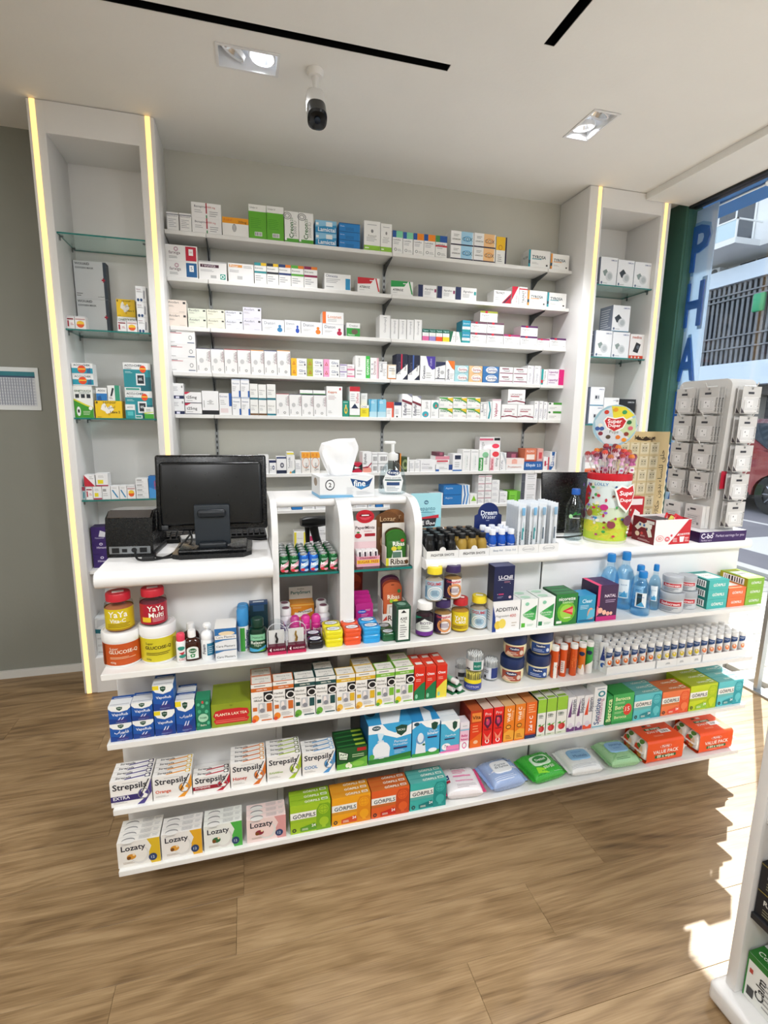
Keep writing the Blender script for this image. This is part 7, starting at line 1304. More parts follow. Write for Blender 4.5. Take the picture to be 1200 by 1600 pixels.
for ti, (a, b, sty, nm) in enumerate(((xs[3], xs[4], 0, 'left'), (xs[4], xs[5], 1, 'right'))):
    a += .0005; b -= .0005; w = b-a
    tray('toothbrush_tray', 'white card tray full of blue-white toothbrush packs, %s one' % nm, a, b, .105, .030, .034, ['t Sensodent .25 .75 .5 8a8e94', 'o .5 .5 .3 .3 .92 b0b4b8'], WC)
    pro = brush_pack(sty)
    for j in range(6):
        for i in range(2):
            x = a+.0025+.0145+i*(w-.0335); y = YT+.003+j*.0165
            inst(pro, 'toothbrush_pack', 'toothbrush blister pack, %s in row %s of the %s toothbrush tray' % (['left', 'right'][i], ['one', 'two', 'three', 'four', 'five', 'six'][j], nm), 'toothbrush', 'toothbrush packs', (x, y, zT+.002), 0)
# leaflet card standing behind the rack
lw = .125; r = ob('promotion_card', MB().box(-lw/2, lw/2, 0, .002, 0, .165, M('8cc8d4', .4)).print_on(['p 0 .3 .5 .6 1 .4 1 1 0 1 a4d8e0', 'o .5 .78 .07 .05 .7 2a5a78', 'l .45 .55 .74 .82 2 2a5a78', 't Bepanto .2 .8 .62 2a6a80', 'r .2 .54 .8 .55 2a6a80', 'p .3 .42 .92 .48 .92 .40 .3 .36 c02838', 'p .05 .18 .8 .2 .85 .4 .05 .38 24242c', 't+ FREE .08 .44 .29 f4f4f4', 't+ ﺎًﻧﺎﺠﻣ .5 .8 .29 f4f4f4', 'p .05 .04 .85 .06 .85 .16 .05 .16 c02838'], lambda u, v, e: (-lw/2+u*lw, -e, v*.165), lw/.165), None, (.247, -1.25, zT), 0, 'aqua promotion card with black and red banners behind the shot bottles', 'sign')
ob('card_foot', MB().box(-.03, .03, .0022, .028, 0, .002, M('7ab8c4', .5)), r)
# ------------------------------------------------------------------ wipes and value packs on the bottom shelf
def pillow(w, d, h, c, side_ops, ops, fin='x', fincol=None, gloss=.28):
    """soft film pack: rounded block with crimped fins at both ends; ops are printed on top"""
    mb = MB(); n, m_ = 22, 16
    def top(x, y): return h*(.50+.50*max(0, (1-abs(2*x/w)**5))**.5*max(0, (1-abs(2*y/d)**5))**.5)+.0010*math.sin(x*160+y*90)*math.cos(y*140-x*60)
    def bot(x, y): return h*(.5-.5*max(0, (1-abs(2*x/w)**6))**.4*max(0, (1-abs(2*y/d)**6))**.4)
    for fn, flip in ((top, 0), (bot, 1)):
        vs = []
        for j in range(m_+1):
            for i in range(n+1):
                x = -w/2+w*(.5-.5*math.cos(PI*i/n)); y = -d/2+d*(.5-.5*math.cos(PI*j/m_)); vs.append((x, y, fn(x, y)))
        fs = [(j*(n+1)+i, j*(n+1)+i+1, (j+1)*(n+1)+i+1, (j+1)*(n+1)+i) for j in range(m_) for i in range(n)]
        mb.add(vs, [f[::-1] for f in fs] if flip else fs, M(c, gloss), True)
    k = 14
    for s in (-1, 1):
        if fin == 'x': vs = [(s*(w/2-.001+t*.014), -d/2*.96+d*.96*i/k, h*.5+.0016*math.sin(i*1.9)*t) for i in range(k+1) for t in (0, 1)]
        else: vs = [(-w/2*.96+w*.96*i/k, s*(d/2-.001+t*.014), h*.5+.0016*math.sin(i*1.9)*t) for i in range(k+1) for t in (0, 1)]
        mb.add(vs, [(2*i, 2*i+2, 2*i+3, 2*i+1) for i in range(k)], M(fincol or c, gloss), True)
    mb.seg = 10
    def f(u, v, e):
        x, y = -w/2+u*w, -d/2+v*d; return (x, y, top(x, y)+.0006+e)
    for op in ops: pass
    mb.print_on(ops, f, w/d, .0004)
    if side_ops:
        def g(u, v, e): 
            x = -w/2+u*w; t = v; y = -d/2+d*.10*t*t; return (x, y-.0012-e, h*.5+max(0, top(x, -d/2+d*.06)-h*.5)*t)
    return mb, top
def lid(mb_w, mb_d, c, z): return MB().lathe([(1, 0), (1, .003), (.94, .0055), (0, .0058)], M(c, .3), 32, (0, 0, z), sq=(.45, mb_w/2, mb_d/2))
zD = ZG[3]; grp = 'wet wipe packs on the bottom counter shelf'
WP = [(719, .146, .124, .036, 'ece6e8', ['r .1 .02 .9 .98 f0ecee', 't+ Sebamed .3 .75 .88 777', 'l .3 .7 .6 .78 3 d85a8a', 'r .28 .48 .78 .54 e88ab0', 'r .3 .3 .8 .34 e8a0c0', 'r .06 .42 .16 .6 2a4a7a', 'r .06 .3 .16 .4 b8203a', 'l .3 .85 .08 .2 3 b8b0b4'], 'd8487a', None, None, -.10, 'pink and white soft wipe pack with pink crimped ends'),
      (782, .144, .124, .040, '9fb4dc', ['r .06 .4 .94 .96 e8eaf0', 'r .78 .7 .92 .9 3a4a6a', 'l .1 .9 .05 .2 3 d8e0f0'], '8aa4d4', ('eef0f2', .074, .06, ['t Corine .2 .8 .62 3a4a5a', 't de_Farme .12 .88 .42 3a4a5a']), 0, .08, 'pale blue wipe pack with white oval lid'),
      (844, .146, .124, .036, '3fae3a', ['r .1 .05 .35 .95 6ac83a', 'p .1 .05 .35 .05 .55 .5 .3 .95 .1 .95 2a8a2a', 'p .65 .05 .95 .05 .95 .95 .75 .95 c8e8c0', 't+ 50+50 .42 .76 .22 f0f8e8', 'p .15 .1 .5 .05 .45 .2 .2 .3 9ae03a'], '2f9a2f', ('d8ecd4', .078, .05, ['e .5 .5 .42 .40 2f8a3a', 't+ Dettol .22 .78 .5 f0f8f0']), 0, .12, 'bright green wipe pack with pale lid'),
      (903, .146, .124, .034, 'eceeee', ['l .05 .95 .04 .16 3 c8ccd0', 'p .75 .1 .95 .1 .95 .9 .85 .9 dde4e4'], 'e4e6e6', ('8ebce0', .088, .056, ['t Mustela .18 .82 .3 2a5a9a', 'l .2 .8 .6 .75 2 5a8ac0']), 0, -.04, 'white wipe pack with blue rectangular lid'),
      (962, .138, .124, .036, '9ecb9a', ['p .05 .05 .3 .2 .2 .5 .05 .6 8abf88', 'p .7 .6 .95 .7 .95 .95 .6 .95 b0d8ac', 'e .2 .8 .08 .08 b8dcb4', 'e .85 .2 .08 .1 86b884', 'l .2 .8 .04 .12 2 5a8a5a'], '8abc88', ('8ab8dc', .084, .058, ['t Mustela .82 .18 .62 2a5a9a', 'l .25 .75 .25 .4 2 5a8ac0']), 0, -.05, 'sage green wipe pack with blue lid')]
for px, w, d, h, c, ops, fc, ld, _, rz, words in WP:
    x = fx(px, -1.588, zD+h*.5); h *= 1.35; mb, top = pillow(w-.016, d, h, c, None, ops, 'x', fc)
    r = ob('wipe_pack', mb, None, (x, -1.588, zD+.0006), rz, words, 'wipes', grp)
    if ld: ob('lid', lid(ld[1], ld[2], ld[0], 0).print_on(ld[3], lambda u, v, e, L=ld: (-L[1]/2+u*L[1], -L[2]/2+v*L[2], .0062+e), ld[1]/ld[2]), r, (0, .004, h-.0012))
mb, top = pillow(.115, .03, .018, '5ac83a', None, ['p .1 .2 .9 .1 .9 .7 .2 .9 2f9a2a'], 'x', '3fae3a')
r_ = [o for o in COL.objects if o.get('label') == 'bright green wipe pack with pale lid'][0]
r_.location.y = -1.585; r_.location.z = zD+.0006
def value_pack(x0, x1, h, d, words, num, nn):
    w = x1-x0; r = empty('value_pack', ((x0+x1)/2, -1.648, zD+.0006), words, 'wipes', 'orange value packs')
    hh = h; rr = .012; pts = []
    for cx, cz, a0 in ((d-rr, hh-rr, 0), (rr, hh-rr, PI/2), (rr, rr, PI), (d-rr, rr, 1.5*PI)):
        pts += [(cx+rr*math.cos(a0+PI/2*i/5), cz+rr*math.sin(a0+PI/2*i/5)) for i in range(6)]
    sv = MB(); n = len(pts)
    OR = M('f0541f', .35); vs = [(s*w/2, y, z) for s in (-1, 1) for y, z in pts]; sv.add(vs, [(i, (i+1) % n, (i+1) % n+n, i+n) for i in range(n)], OR, True)
    sv.print_on(['e .5 .80 .16 .11 f6d8c8', 'e .5 .80 .15 .095 e0421a', 't+ Purrity .4 .6 .8 fff', 't+ VALUE_PACK .16 .86 .50 fbf4ee', 'r .22 .12 .80 .29 2f6a3a', f't+ {num}_x_wipes .28 .74 .2 f4f0d8', 'l .3 .7 .02 .08 1 f8b898'], lambda u, v, e: (-w/2+u*w, -.0006-e, .012+v*(h-.024)), w/(h-.024))
    sv.print_on(['r .30 .80 .40 .90 4a4a3a', 'r .45 .80 .55 .90 f0e8e0', 'r .25 .55 .7 .68 2f6a3a', f't+ {num}_WIPES .3 .66 .61 f4f0e0', 't+ VALUE_PACK .74 .22 .42 fbf0e8', 'r .56 .28 .86 .52 f4f4f4', 'b .6 .84 .32 .48', 'l .3 .7 .1 .2 2 f8b898'], lambda u, v, e: (-w/2+u*w, .014+v*(d-.028), h+.0004+e), w/(d-.028))
    ob('sleeve', sv, r, label='orange wrap-around sleeve')
    for i in range(nn):
        dd = (d-.004)/nn; pw = w+.030
        mb, top = pillow(pw-.01, dd-.001, h-.004, 'f0ece6', None, ['r .02 .1 .12 .9 d84a1f', 'e .06 .5 .03 .2 5a8a3a', 'e .94 .5 .03 .2 5a8a3a', 'e .90 .3 .03 .15 e07a3a', 'r .88 .1 .92 .9 e8e4d8'], 'x', 'f4f0ea')
        mb.print_on(['e .3 .5 .25 .3 d8421f', 'e .6 .35 .2 .2 e8a04a', 'e .5 .75 .2 .12 4a8a3a', 'e .75 .6 .15 .2 f0d0b0'], lambda u, v, e: (-pw/2+.004-e-.0008+.002*abs(v-.5), dd*.42*(1-2*u), .006+v*(h-.016)), dd*.84/(h-.016), .001)
        ob('wipe_pack', mb, r, (0, .002+dd*(i+.5), .002))
value_pack(fx(1009, -1.648, zD), fx(1069, -1.648, zD)-.012, .094, .122, 'smaller orange value pack of wipes, left of the pair', '88', 2)
value_pack(fx(1090, -1.648, zD)+.002, fx(1146, -1.648, zD)-.014, .088, .125, 'larger orange value pack of wipes at the shelf end', '144', 2)
xx = GX1-.020
for i in range(3):
    o = ob('medicine_carton', carton_mesh('nar', .016, .085, .030), None, (GX1-.062+i*.019, -1.545, ZG[2]+.0003), 0, 'slim white and red carton behind the aqua one, %s of three' % ['first', 'second', 'third'][i], 'medicine box', 'slim cartons at the shelf end')
ob('rail_clip', MB().rbox(-.03, .03, -.004, .004, -.02, .02, M('b8bcbe', .3, .6), .002).box(.022, .030, -.0055, -.004, -.016, .016, M('3a3c3e', .5)), ROOTC, (1.505-.33, -1.512+1.3, .835))

# ------------------------------------------------------------------ glass shelf cartons in the towers
st('mask', 'dcdfe2 side=3a4450|r .9 0 1 1 3a4450;r 0 .0 .015 1 333a44;t+ WOUAID .05 .5 .93 333a44;t+ OXYGEN_MASK .06 .62 .82 555b64;p .84 .5 .88 .5 .88 .46 .91 .46 .91 .5 .95 .5 .95 .54 .91 .54 .91 .58 .88 .58 .88 .54 .84 .54 b8203a;l .05 .25 .05 .16 2 777;t o_med .7 .88 .07 555')
st('onet', 'eef0ec|p 0 0 1 0 1 .3 .6 .38 0 .55 3f9a2f;p 0 .55 .6 .38 1 .3 1 .34 .6 .43 0 .6 d8d23a;t+ ONETOUCH .06 .94 .84 4a6a4a;r .1 .62 .3 .74 2a3038;r .4 .62 .6 .74 2a3038;r .7 .62 .9 .74 2a3038;e .22 .2 .11 .15 e8ece8;r .17 .16 .27 .26 222;l .45 .85 .08 .22 3 c8e0b8;e .86 .3 .1 .06 f4f4f0;l .3 .9 .74 .8 2 9aa')
st('libre', 'f2c81f top=d8b01a side=d9ae14|p .2 .5 .4 .35 .55 .3 .7 .5 .6 .75 .45 .6 .35 .9 .25 .75 f6f2e8;e .45 .35 .08 .1 f6f2e8;e .5 .22 .05 .07 d8a81a;t ٢_ﻱﺮﺒﻴﻟ .36 .74 .62 222;t+ Libre_2 .55 .92 .35 222;t sensor .3 .8 .9 6a5a10;e .07 .9 .04 .07 6a5a14;l .06 .3 .03 .09 1 6a5a14')
st('accu', 'eef0f0 top=e4e6e8|r 0 0 1 .76 2a8f9a;t+ ACCU-CHEK .05 .7 .9 2a3a4a;t Instant .06 .3 .8 556;p .55 .0 1 0 1 .5 .7 .5 1f6a78;r .45 .2 .78 .62 e8eaec;r .5 .26 .74 .56 2a3038;t+ 05. .54 .7 .42 e8f0f0;e .72 .78 .12 .13 e8502a;r .60 .77 .84 .81 f2c83a;r 0 0 .6 .12 e4ecec;r .05 .03 .55 .09 3a9a8a;l .06 .35 .62 .7 2 bfe4e8')
st('accut', 'eef0f0|r 0 0 1 .55 2a9ab0;t+ ACCU-CHEK .1 .9 .82 2a4a5a;e .48 .45 .2 .34 e8502a;r .3 .42 .66 .52 f2c83a;p .7 .1 .9 .1 .9 .6 .75 .5 2a6a9a;r 0 0 1 .08 e8ecec'); st('accub', 'eef0f0|r 0 0 1 .55 2a7ac0;t+ ACCU .15 .85 .78 2a3a4a;p .1 .0 .5 .0 .4 .4 .1 .3 1f5a98'); st('pen', 'eef0ee|r .6 0 1 1 3a9a7a;p .2 .3 .35 .3 .55 .8 .4 .85 2a3038;l .1 .4 .1 .25 2 888'); st('smr', 'f0eeee|r .1 .72 .9 .82 8a2a3a;r .12 .2 .3 .65 a8203a;l .5 .9 .3 .5 2 c0606a;r 0 .9 1 1 d8d8dc'); st('smy', 'f0eeee|r .05 .72 .95 .82 c8a0a0;e .5 .4 .36 .26 e8602a;p .14 .4 .86 .4 .8 .58 .5 .66 .2 .58 f2c83a;r 0 .9 1 1 d8d8dc')
st('neb', 'eceef0|t+ beurer .1 .5 .8 8a3a4a;l .1 .7 .6 .7 2 999;e .2 .12 .12 .1 2a4a78;e .5 .12 .12 .1 2a4a78;p .7 .2 .85 .2 .88 .7 .75 .75 a8aab4'); st('tealb', 'eef0f0|r 0 0 1 .6 2a9aa0;r .2 .2 .8 .5 5ac0c4;t ACCU .2 .8 .8 2a4a5a'); st('tealg', 'eef0f0|r 0 0 1 .6 1f7a68;r .3 .2 .7 .5 48a890;t ACCU .2 .8 .8 2a4a5a'); st('grm', 'eef0ec|r 0 0 1 .4 4aa83a;p 0 .4 1 .55 1 .6 0 .5 c8d83a;l .2 .8 .6 .85 2 999')
gl, gr = 'left tower', 'right tower'
GYf = -.262
row('second glass shelf', 'boxes in the left tower', -.080, GZ[1], [(111, 174, 57, 'mask', 'big white oxygen mask box', 2, {'dep': .055, 'name': 'mask_box'})], .05, xlim=(NLx0, NLx1))
row('second left-tower shelf', 'boxes in the left tower', GYf, GZ[1], [(101, 117.4, 21, 'smr', 'small white box with red bars'), (118, 135, 21, 'smy', 'small white box with orange sun'), (184, 198.5, 18, 'smr', 'small white box with red bars'), (199, 215, 18.5, 'smy', 'small white box with orange sun'), (216, 232.5, 24, 'neb', 'grey-white box with blue dots', 3)], .05, name='device_box', xlim=(NLx0, NLx1))
row('second left-tower shelf rear', 'boxes in the left tower', -.19, GZ[1], [(185, 214, 27, ['onet', 'libre'], 'glucose meter box behind the small ones', 2)], .07, name='device_box', xlim=(NLx0, NLx1))
row('third left-tower shelf', 'boxes in the left tower', GYf, GZ[2], [(113, 147.4, 50, 'onet', 'white and green meter box'), (114, 147, 17.5, 'accut', 'teal strip box on the meter box', 2, {'on': 1}), (150, 192, 27, 'libre', 'yellow sensor box with white butterfly'), (151, 168, 20, 'accub', 'blue strip box on the yellow box', 1, {'on': 1}), (169, 188, 24, 'pen', 'white and teal box on the yellow box', 1, {'on': (2, 1)}), (198, 240, 43, 'accu', 'teal and white meter box', 2), (197, 212, 22, 'tealb', 'small teal box on glass', 1, {'dy': -.018, 'dep': .016}), (226, 241, 18, 'grm', 'small green and white box', 1, {'dy': -.018, 'dep': .016})], .07, name='device_box', xlim=(NLx0, NLx1))
st('w4', 'ecedee|r .1 .6 .5 .8 999;l .1 .9 .2 .5 2 bbb'); st('rtri', 'eeeeef|p 0 0 1 0 0 1 c0283a;l .5 .9 .6 .9 2 bbb'); st('ygt', 'eeeeef|r .15 .2 .6 .5 e8d82a;r 0 0 1 .1 b0405a;l .2 .8 .65 .85 2 bbb'); st('bls', 'eeeeef|p .1 .7 .3 .7 .9 .1 .7 .1 3a8ab8;l .2 .8 .8 .9 1 bbb'); st('blt', '2a72b8|v+ SINUFED .2 .8 .6 c03a4a;p 0 0 1 0 1 .3 0 .5 4a98d8'); st('tl1', 'b0c4c8|r 0 .7 1 1 a03a50;p .2 .1 .6 .1 .8 .6 .3 .6 3a8a98')
row('lowest left-tower shelf', 'boxes in the left tower', GYf, GZ[3], [(128.6, 134.4, 20, 'tl1', 'slim grey-teal box'), (134.8, 146, 20, 'smr', 'small white box with red bars'), (146.4, 160, 20, 'ygt', 'small white box with yellow patch'), (160.4, 173.6, 20, 'w4', 'small white box'), (132, 149, 18, 'rtri', 'white box with red triangle', 1, {'on': 3}), (150.4, 169.6, 20, 'ygt', 'larger white box with yellow patch', 1, {'on': (3, 1)}), (174, 187, 20, 'bls', 'white box with blue slash'), (187.4, 199, 20, 'bls', 'white box with blue slash'), (199.4, 212.6, 20, 'smy', 'small white box'), (213.4, 233, 7.6, 'w4', 'flat white box', 4), (233.6, 251.5, 34, 'blt', 'blue box with red side title')], .06, name='device_box', xlim=(NLx0, NLx1))
st('vio', '3a2468 side=2c1a52|p .4 .3 .75 .25 .8 .6 .5 .75 d8d8e0;t Nasonet .2 .7 .2 c8c0e0'); st('vio2', '3a2468 side=2c1a52|t+ Himasel .25 .8 .5 d8d0e8;o .5 .75 .1 .1 .5 d8d0e8')
ppl = at(160, 884, 'y', -.2); 
bx_ = empty('step_shelf', ((NLx0+NLx1)/2, -.15, .665), 'white ledge carrying violet boxes in the left tower', 'shelf')
ob('board', MB().rbox(NLx0-(NLx0+NLx1)/2+.001, (NLx1-NLx0)/2-.001, -.12, .13, -.018, 0, BOARD, .002, 1), bx_)
row('left-tower ledge', 'violet boxes in the left tower', -.215, .665, [(147, 175, 21, ['vio2', 'vio2', 'vio'], 'dark violet box', 3, {'dep': .08})], .08, name='device_box', xlim=(NLx0, NLx1))
st('tbox', 'dfe3e5|r .8 .2 .92 .6 2a3038;l .1 .6 .3 .6 2 999'); st('tboxt', 'e4e8ea|p 0 .1 1 0 1 .25 0 .35 1f6a78;p .1 .4 .8 .7 .7 .9 .2 .9 c8ccd0')
row('left-tower floor', 'boxes at the left tower floor', -.262, .1975, [(146, 172, 10.5, 'tbox', 'flat white box', 3), (149, 172, 26, 'tboxt', 'white box with dark teal wedge', 1, {'on': 1})], .12, name='device_box', xlim=(NLx0, NLx1))
st('omr', 'eef0f4 side=4a5a78 top=e4e6ea|t+ OMRON .6 .94 .9 5a6a9a;p .15 .5 .35 .58 .5 .45 .4 .32 .25 .35 8a9a98;e .55 .34 .22 .17 d4d8dc;e .58 .34 .13 .11 b8c0c4;e .12 .1 .05 .05 5a6a8a;l .2 .5 .06 .12 1 bbb;r 0 0 1 .02 3a8ab0;L:r 0 0 1 1 8a92a4;L:l .1 .9 .1 .9 9 dfe2e8'); st('omrd', STY['omr'].replace('8a9a98', '3a424a').replace('p .15 .5 .35 .58 .5 .45', 'p .12 .52 .35 .66 .55 .5'))
st('rdv', 'eeecec side=d8a090|r 0 0 1 .14 d8482a;t+ medica .15 .8 .88 c05a4a;p .25 .3 .6 .24 .78 .6 .45 .68 24262a;e .58 .48 .1 .08 5a626a;e .2 .07 .05 .04 f0e0d8;e .45 .07 .05 .04 f0e0d8;e .7 .07 .05 .04 f0e0d8'); st('blkm', '1c1e22 side=14161a|t+ OMRON .5 .9 .88 c8ccd0;e .5 .4 .3 .24 4a5a3a;e .4 .45 .14 .12 9aa84a;e .6 .35 .12 .1 b0402a'); st('omt', 'eef0f3 side=8a92a4|t+ OMRON .6 .94 .88 5a6a9a;r .3 .3 .7 .6 e0e4e8;r .36 .38 .5 .54 3a4250;r .54 .38 .64 .54 8a929a;r 0 0 1 .05 3a8ab0'); st('swh', 'eef0f1|t OMRON .6 .9 .9 5a6a9a;p .2 .4 .35 .5 .5 .3 .4 .25 5a9a98;r .8 .85 .95 .93 aaa'); st('wrd', 'efeeee|l .3 .9 .45 .8 4 aaa;r 0 0 1 .2 d8603a;p 0 .2 1 .2 1 .24 .5 .3 0 .26 e8a080')
row('top right-tower shelf', 'boxes in the right tower', GYf, GZ[0], [(936, 962, 45, 'omr', 'white monitor box with grey cuff'), (962.6, 988, 43, 'omrd', 'white monitor box with dark cuff'), (988.6, 1015, 42, 'omr', 'white monitor box with grey cuff')], .12, name='device_box', xlim=(NRx0, NRx1))
row('second right-tower shelf', 'boxes in the right tower', GYf, GZ[1], [(928, 954, 42, 'omr', 'white monitor box with grey cuff'), (954.6, 981, 41, 'omr', 'white monitor box with grey cuff'), (955, 982, 41, 'omrd', 'white monitor box with dark cuff', 1, {'on': 2}), (981.8, 1004, 39, 'rdv', 'white and red device box')], .12, name='device_box', xlim=(NRx0, NRx1))
row('third right-tower shelf', 'boxes in the right tower', GYf, GZ[2], [(918.6, 940, 29, 'omt', 'small white meter box', 2), (940.6, 964, 42, 'swh', 'white device box'), (964.6, 990, 40, 'blkm', 'black device box')], .10, name='device_box', xlim=(NRx0, NRx1))
row('lowest right-tower shelf', 'boxes in the right tower', GYf, GZ[3], [(911, 931, 23, 'wrd', 'white box with red foot', 2), (932, 952, 23, 'wrd', 'white box with red foot', 1)], .10, name='device_box', xlim=(NRx0, NRx1))
# ------------------------------------------------------------------ right worktop
zW = TR+.0003
r = empty('tablet_terminal', (.885, -1.255, zW), 'black flat terminal screen seen from behind, right of toothbrushes', 'monitor', None, -.12)
mt = Matrix.Rotation(math.radians(-10), 4, 'X')
ob('panel', tf(MB().rbox(-.115, .115, -.007, .007, 0, .245, bkp, .006, 3), mt, (0, 0, .012)), r)
ob('foot', MB().rbox(-.07, .07, -.01, .10, 0, .012, bkm, .004), r)
cb = ob('cable', MB().tube([(.93, -1.27, zW+.02), (.94, -1.29, zW+.006), (.90, -1.33, zW+.0035), (.82, -1.345, zW+.0035), (.74, -1.33, zW+.0035)], .0032, bkm, 8), None, (0, 0, 0), 0, 'thin black cable in front of the flat terminal', 'cable', 'black cables on the right worktop')
# small clear water bottle
r_, h = .0345, .205; bx, by = .828, -1.372
r = empty('water_bottle', (bx, by, zW), 'clear water bottle with blue cap beside the lollipop drum', 'bottle', None, face_cam((bx, by)))
prof = [(r_*.8, 0), (r_, .006), (r_*.94, h*.10), (r_, h*.16), (r_*.94, h*.22), (r_, h*.28), (r_*.94, h*.34), (r_, h*.40), (r_, h*.60), (r_*.9, h*.70), (r_*.45, h*.86), (r_*.4, h*.90)]
ob('body', MB().lathe(prof, PET, 30), r)
ob('water', MB().lathe([(a*.95, max(z, .003)) for a, z in prof[:9]]+[(0, h*.6)], clear('water', (.93, .96, .97), .5, .02), 26), r)
lb = MB(); band(lb, r_*1.005, h*.42, h*.62, clear('label_film', (.88, .93, .9), .6, .1)); lb.seg = 8; lb.print_on(['t+ ﻲﻓﺎﺻ .3 .9 .55 3aa84a', 'e .3 .3 .12 .2 a8d8a0', 'l .4 .9 .1 .25 1 fff'], cylmap(r_*1.006, h*.42, h*.20, .9), 1.8*r_/(h*.2), .0006)
ob('label', lb, r); ob('cap', MB().lathe([(r_*.48, h*.89), (r_*.48, h*.98), (r_*.42, h), (0, h)], M('1f5ab0', .3), 26), r)
# lollipop drum
R, HH = .080, .272; dx, dy = .953, -1.402
r = empty('lollipop_drum', (dx, dy, zW), 'printed lollipop drum with red rim and round sign on top', 'candy drum', None, face_cam((dx, dy)))
ob('drum', MB().lathe([(R*.97, 0), (R, .004), (R, HH*.90)], M('d8dcb8', .18, 0, 0, .4), 40), r)
lb = MB(); lb.seg = 40; rnd = random.Random(5); ops = ['r 0 0 1 1 cfdcc0', 'r 0 .55 1 1 dbe6e4', 'r 0 0 1 .3 b8cc3a', 'e .3 .5 .2 .10 b4cc34', 'e .75 .3 .2 .1 c4d44a', 'e .2 .22 .2 .1 d8d23a', 'e .6 .12 .3 .1 c8c43a', 'p 0 .80 .10 .9 .2 .8 .15 .6 0 .5 b8282e']
for i in range(60): ops.append('e %.2f %.2f %.3f %.3f %s' % (rnd.random(), .05+.88*rnd.random(), .018+.016*rnd.random(), .016+.014*rnd.random(), rnd.choice(['c0304a', '3a8ac8', '8a5ac0', 'e8a03a', '3a9a4a', 'e8e2c8', '7a3a2a', '3a5a8a', 'f0f0e8', 'a03a6a'])))
ops += ['e .46 .56 .06 .05 c02a78', 'p .58 .86 .68 .93 .78 .9 .9 .95 .98 .82 .92 .62 .8 .48 .66 .6 f0f0ea', 'p .61 .84 .69 .9 .78 .87 .89 .92 .95 .81 .9 .65 .8 .52 .69 .62 c8262e', 't+ Super .66 .92 .79 fff', 't+ Duper .68 .9 .68 fff', 'e .25 .45 .05 .06 8a5a3a', 'e .1 .4 .07 .08 5a2a3a', 'e .85 .35 .09 .09 6a3a4a', 'e .58 .28 .06 .06 8a3a4a', 't+ LOLLY .30 .5 .93 3a7ab0', 't YUM .2 .34 .35 e8f0f0']
lb.print_on(ops, cylmap(R*1.002, .012, HH*.87, 1.35), 2.7*R/(HH*.87), .0009, .0002)
ob('printed_wrap', lb, r)
ob('rim', MB().lathe([(R*1.01, HH*.89), (R*1.03, HH*.91), (R*1.03, HH*.985), (R*.97, HH), (R*.93, HH), (R*.93, HH*.96), (0, HH*.95)], M('c81f2c', .3), 40), r, label='red plastic rim')
ob('sign_stick', MB().tube([(0, .01, HH*.95), (0, .012, HH+.12)], .004, M('f0f0ec', .4), 10), r)
sg = at(971, 665, 'y', dy).z-zW; sr = .079
sb = MB().lathe([(0, -.002), (sr, -.002), (sr, .002), (0, .002)], M('eceade', .35), 40, (0, .008, sg), axis='y')
so_ = ['o .5 .5 .5 .5 .86 9ac0d0', 'p .5 .5 .1 .3 .05 .6 .2 .85 .4 .95 c8d8e0', 'p .5 .5 .4 .97 .7 .95 .92 .75 e8d83a', 'p .5 .5 .95 .7 .98 .4 .85 .2 c8d8a8', 'p .5 .5 .85 .2 .6 .04 .3 .06 .12 .28 d8dce0', 'p .24 .62 .32 .72 .5 .68 .68 .72 .78 .62 .7 .44 .5 .32 .32 .44 f6f2ec', 'p .27 .61 .33 .69 .5 .65 .67 .69 .75 .61 .68 .46 .5 .36 .34 .46 c8242c', 't+ Super .34 .66 .59 fff', 't+ Duper .36 .64 .49 fff', 't Pops .4 .6 .34 3a5a3a']
for x, y, c in ((.3, .82, 'c83a2a'), (.7, .82, '3a9a5a'), (.18, .5, 'e8e0d0'), (.12, .42, '3a5a9a'), (.22, .42, '3a5a9a'), (.2, .3, '8a2a3a'), (.38, .22, '5a4a3a'), (.6, .22, 'e07a2a'), (.78, .3, '8a3a2a'), (.86, .44, 'd86a7a'), (.82, .58, '2a6a3a'), (.5, .88, 'e8a01f'), (.74, .16, 'e8921f')): so_.append(f'e {x} {y} .055 .05 {c}')
sb.print_on(so_, lambda u, v, e: (-sr+u*2*sr, .006-e, sg-sr+v*2*sr), 1)
ob('round_sign', sb, r, label='round candy sign with red heart')
lc = ['8a2a34', 'a83a3a', 'd8782a', 'c03a4a', '7a2a3a', 'd84a3a', 'b86a3a']; tg = ['d8a8c8', '8a4a7a', 'e8d0d8', 'b05a8a', 'c8b0c0']
LN = ['dark red', 'brick red', 'orange', 'rose red', 'maroon', 'scarlet', 'tan orange']
lxy = [(i, .066*math.sqrt((i+.5)/26)*math.cos(i*2.399), .066*math.sqrt((i+.5)/26)*math.sin(i*2.399)) for i in range(26)]
rank = {i: k for k, (i, x, y) in enumerate(sorted(lxy, key=lambda t: pr(dx+t[1]*1.4, dy+t[2]*1.4, zW+.36)[0]))}
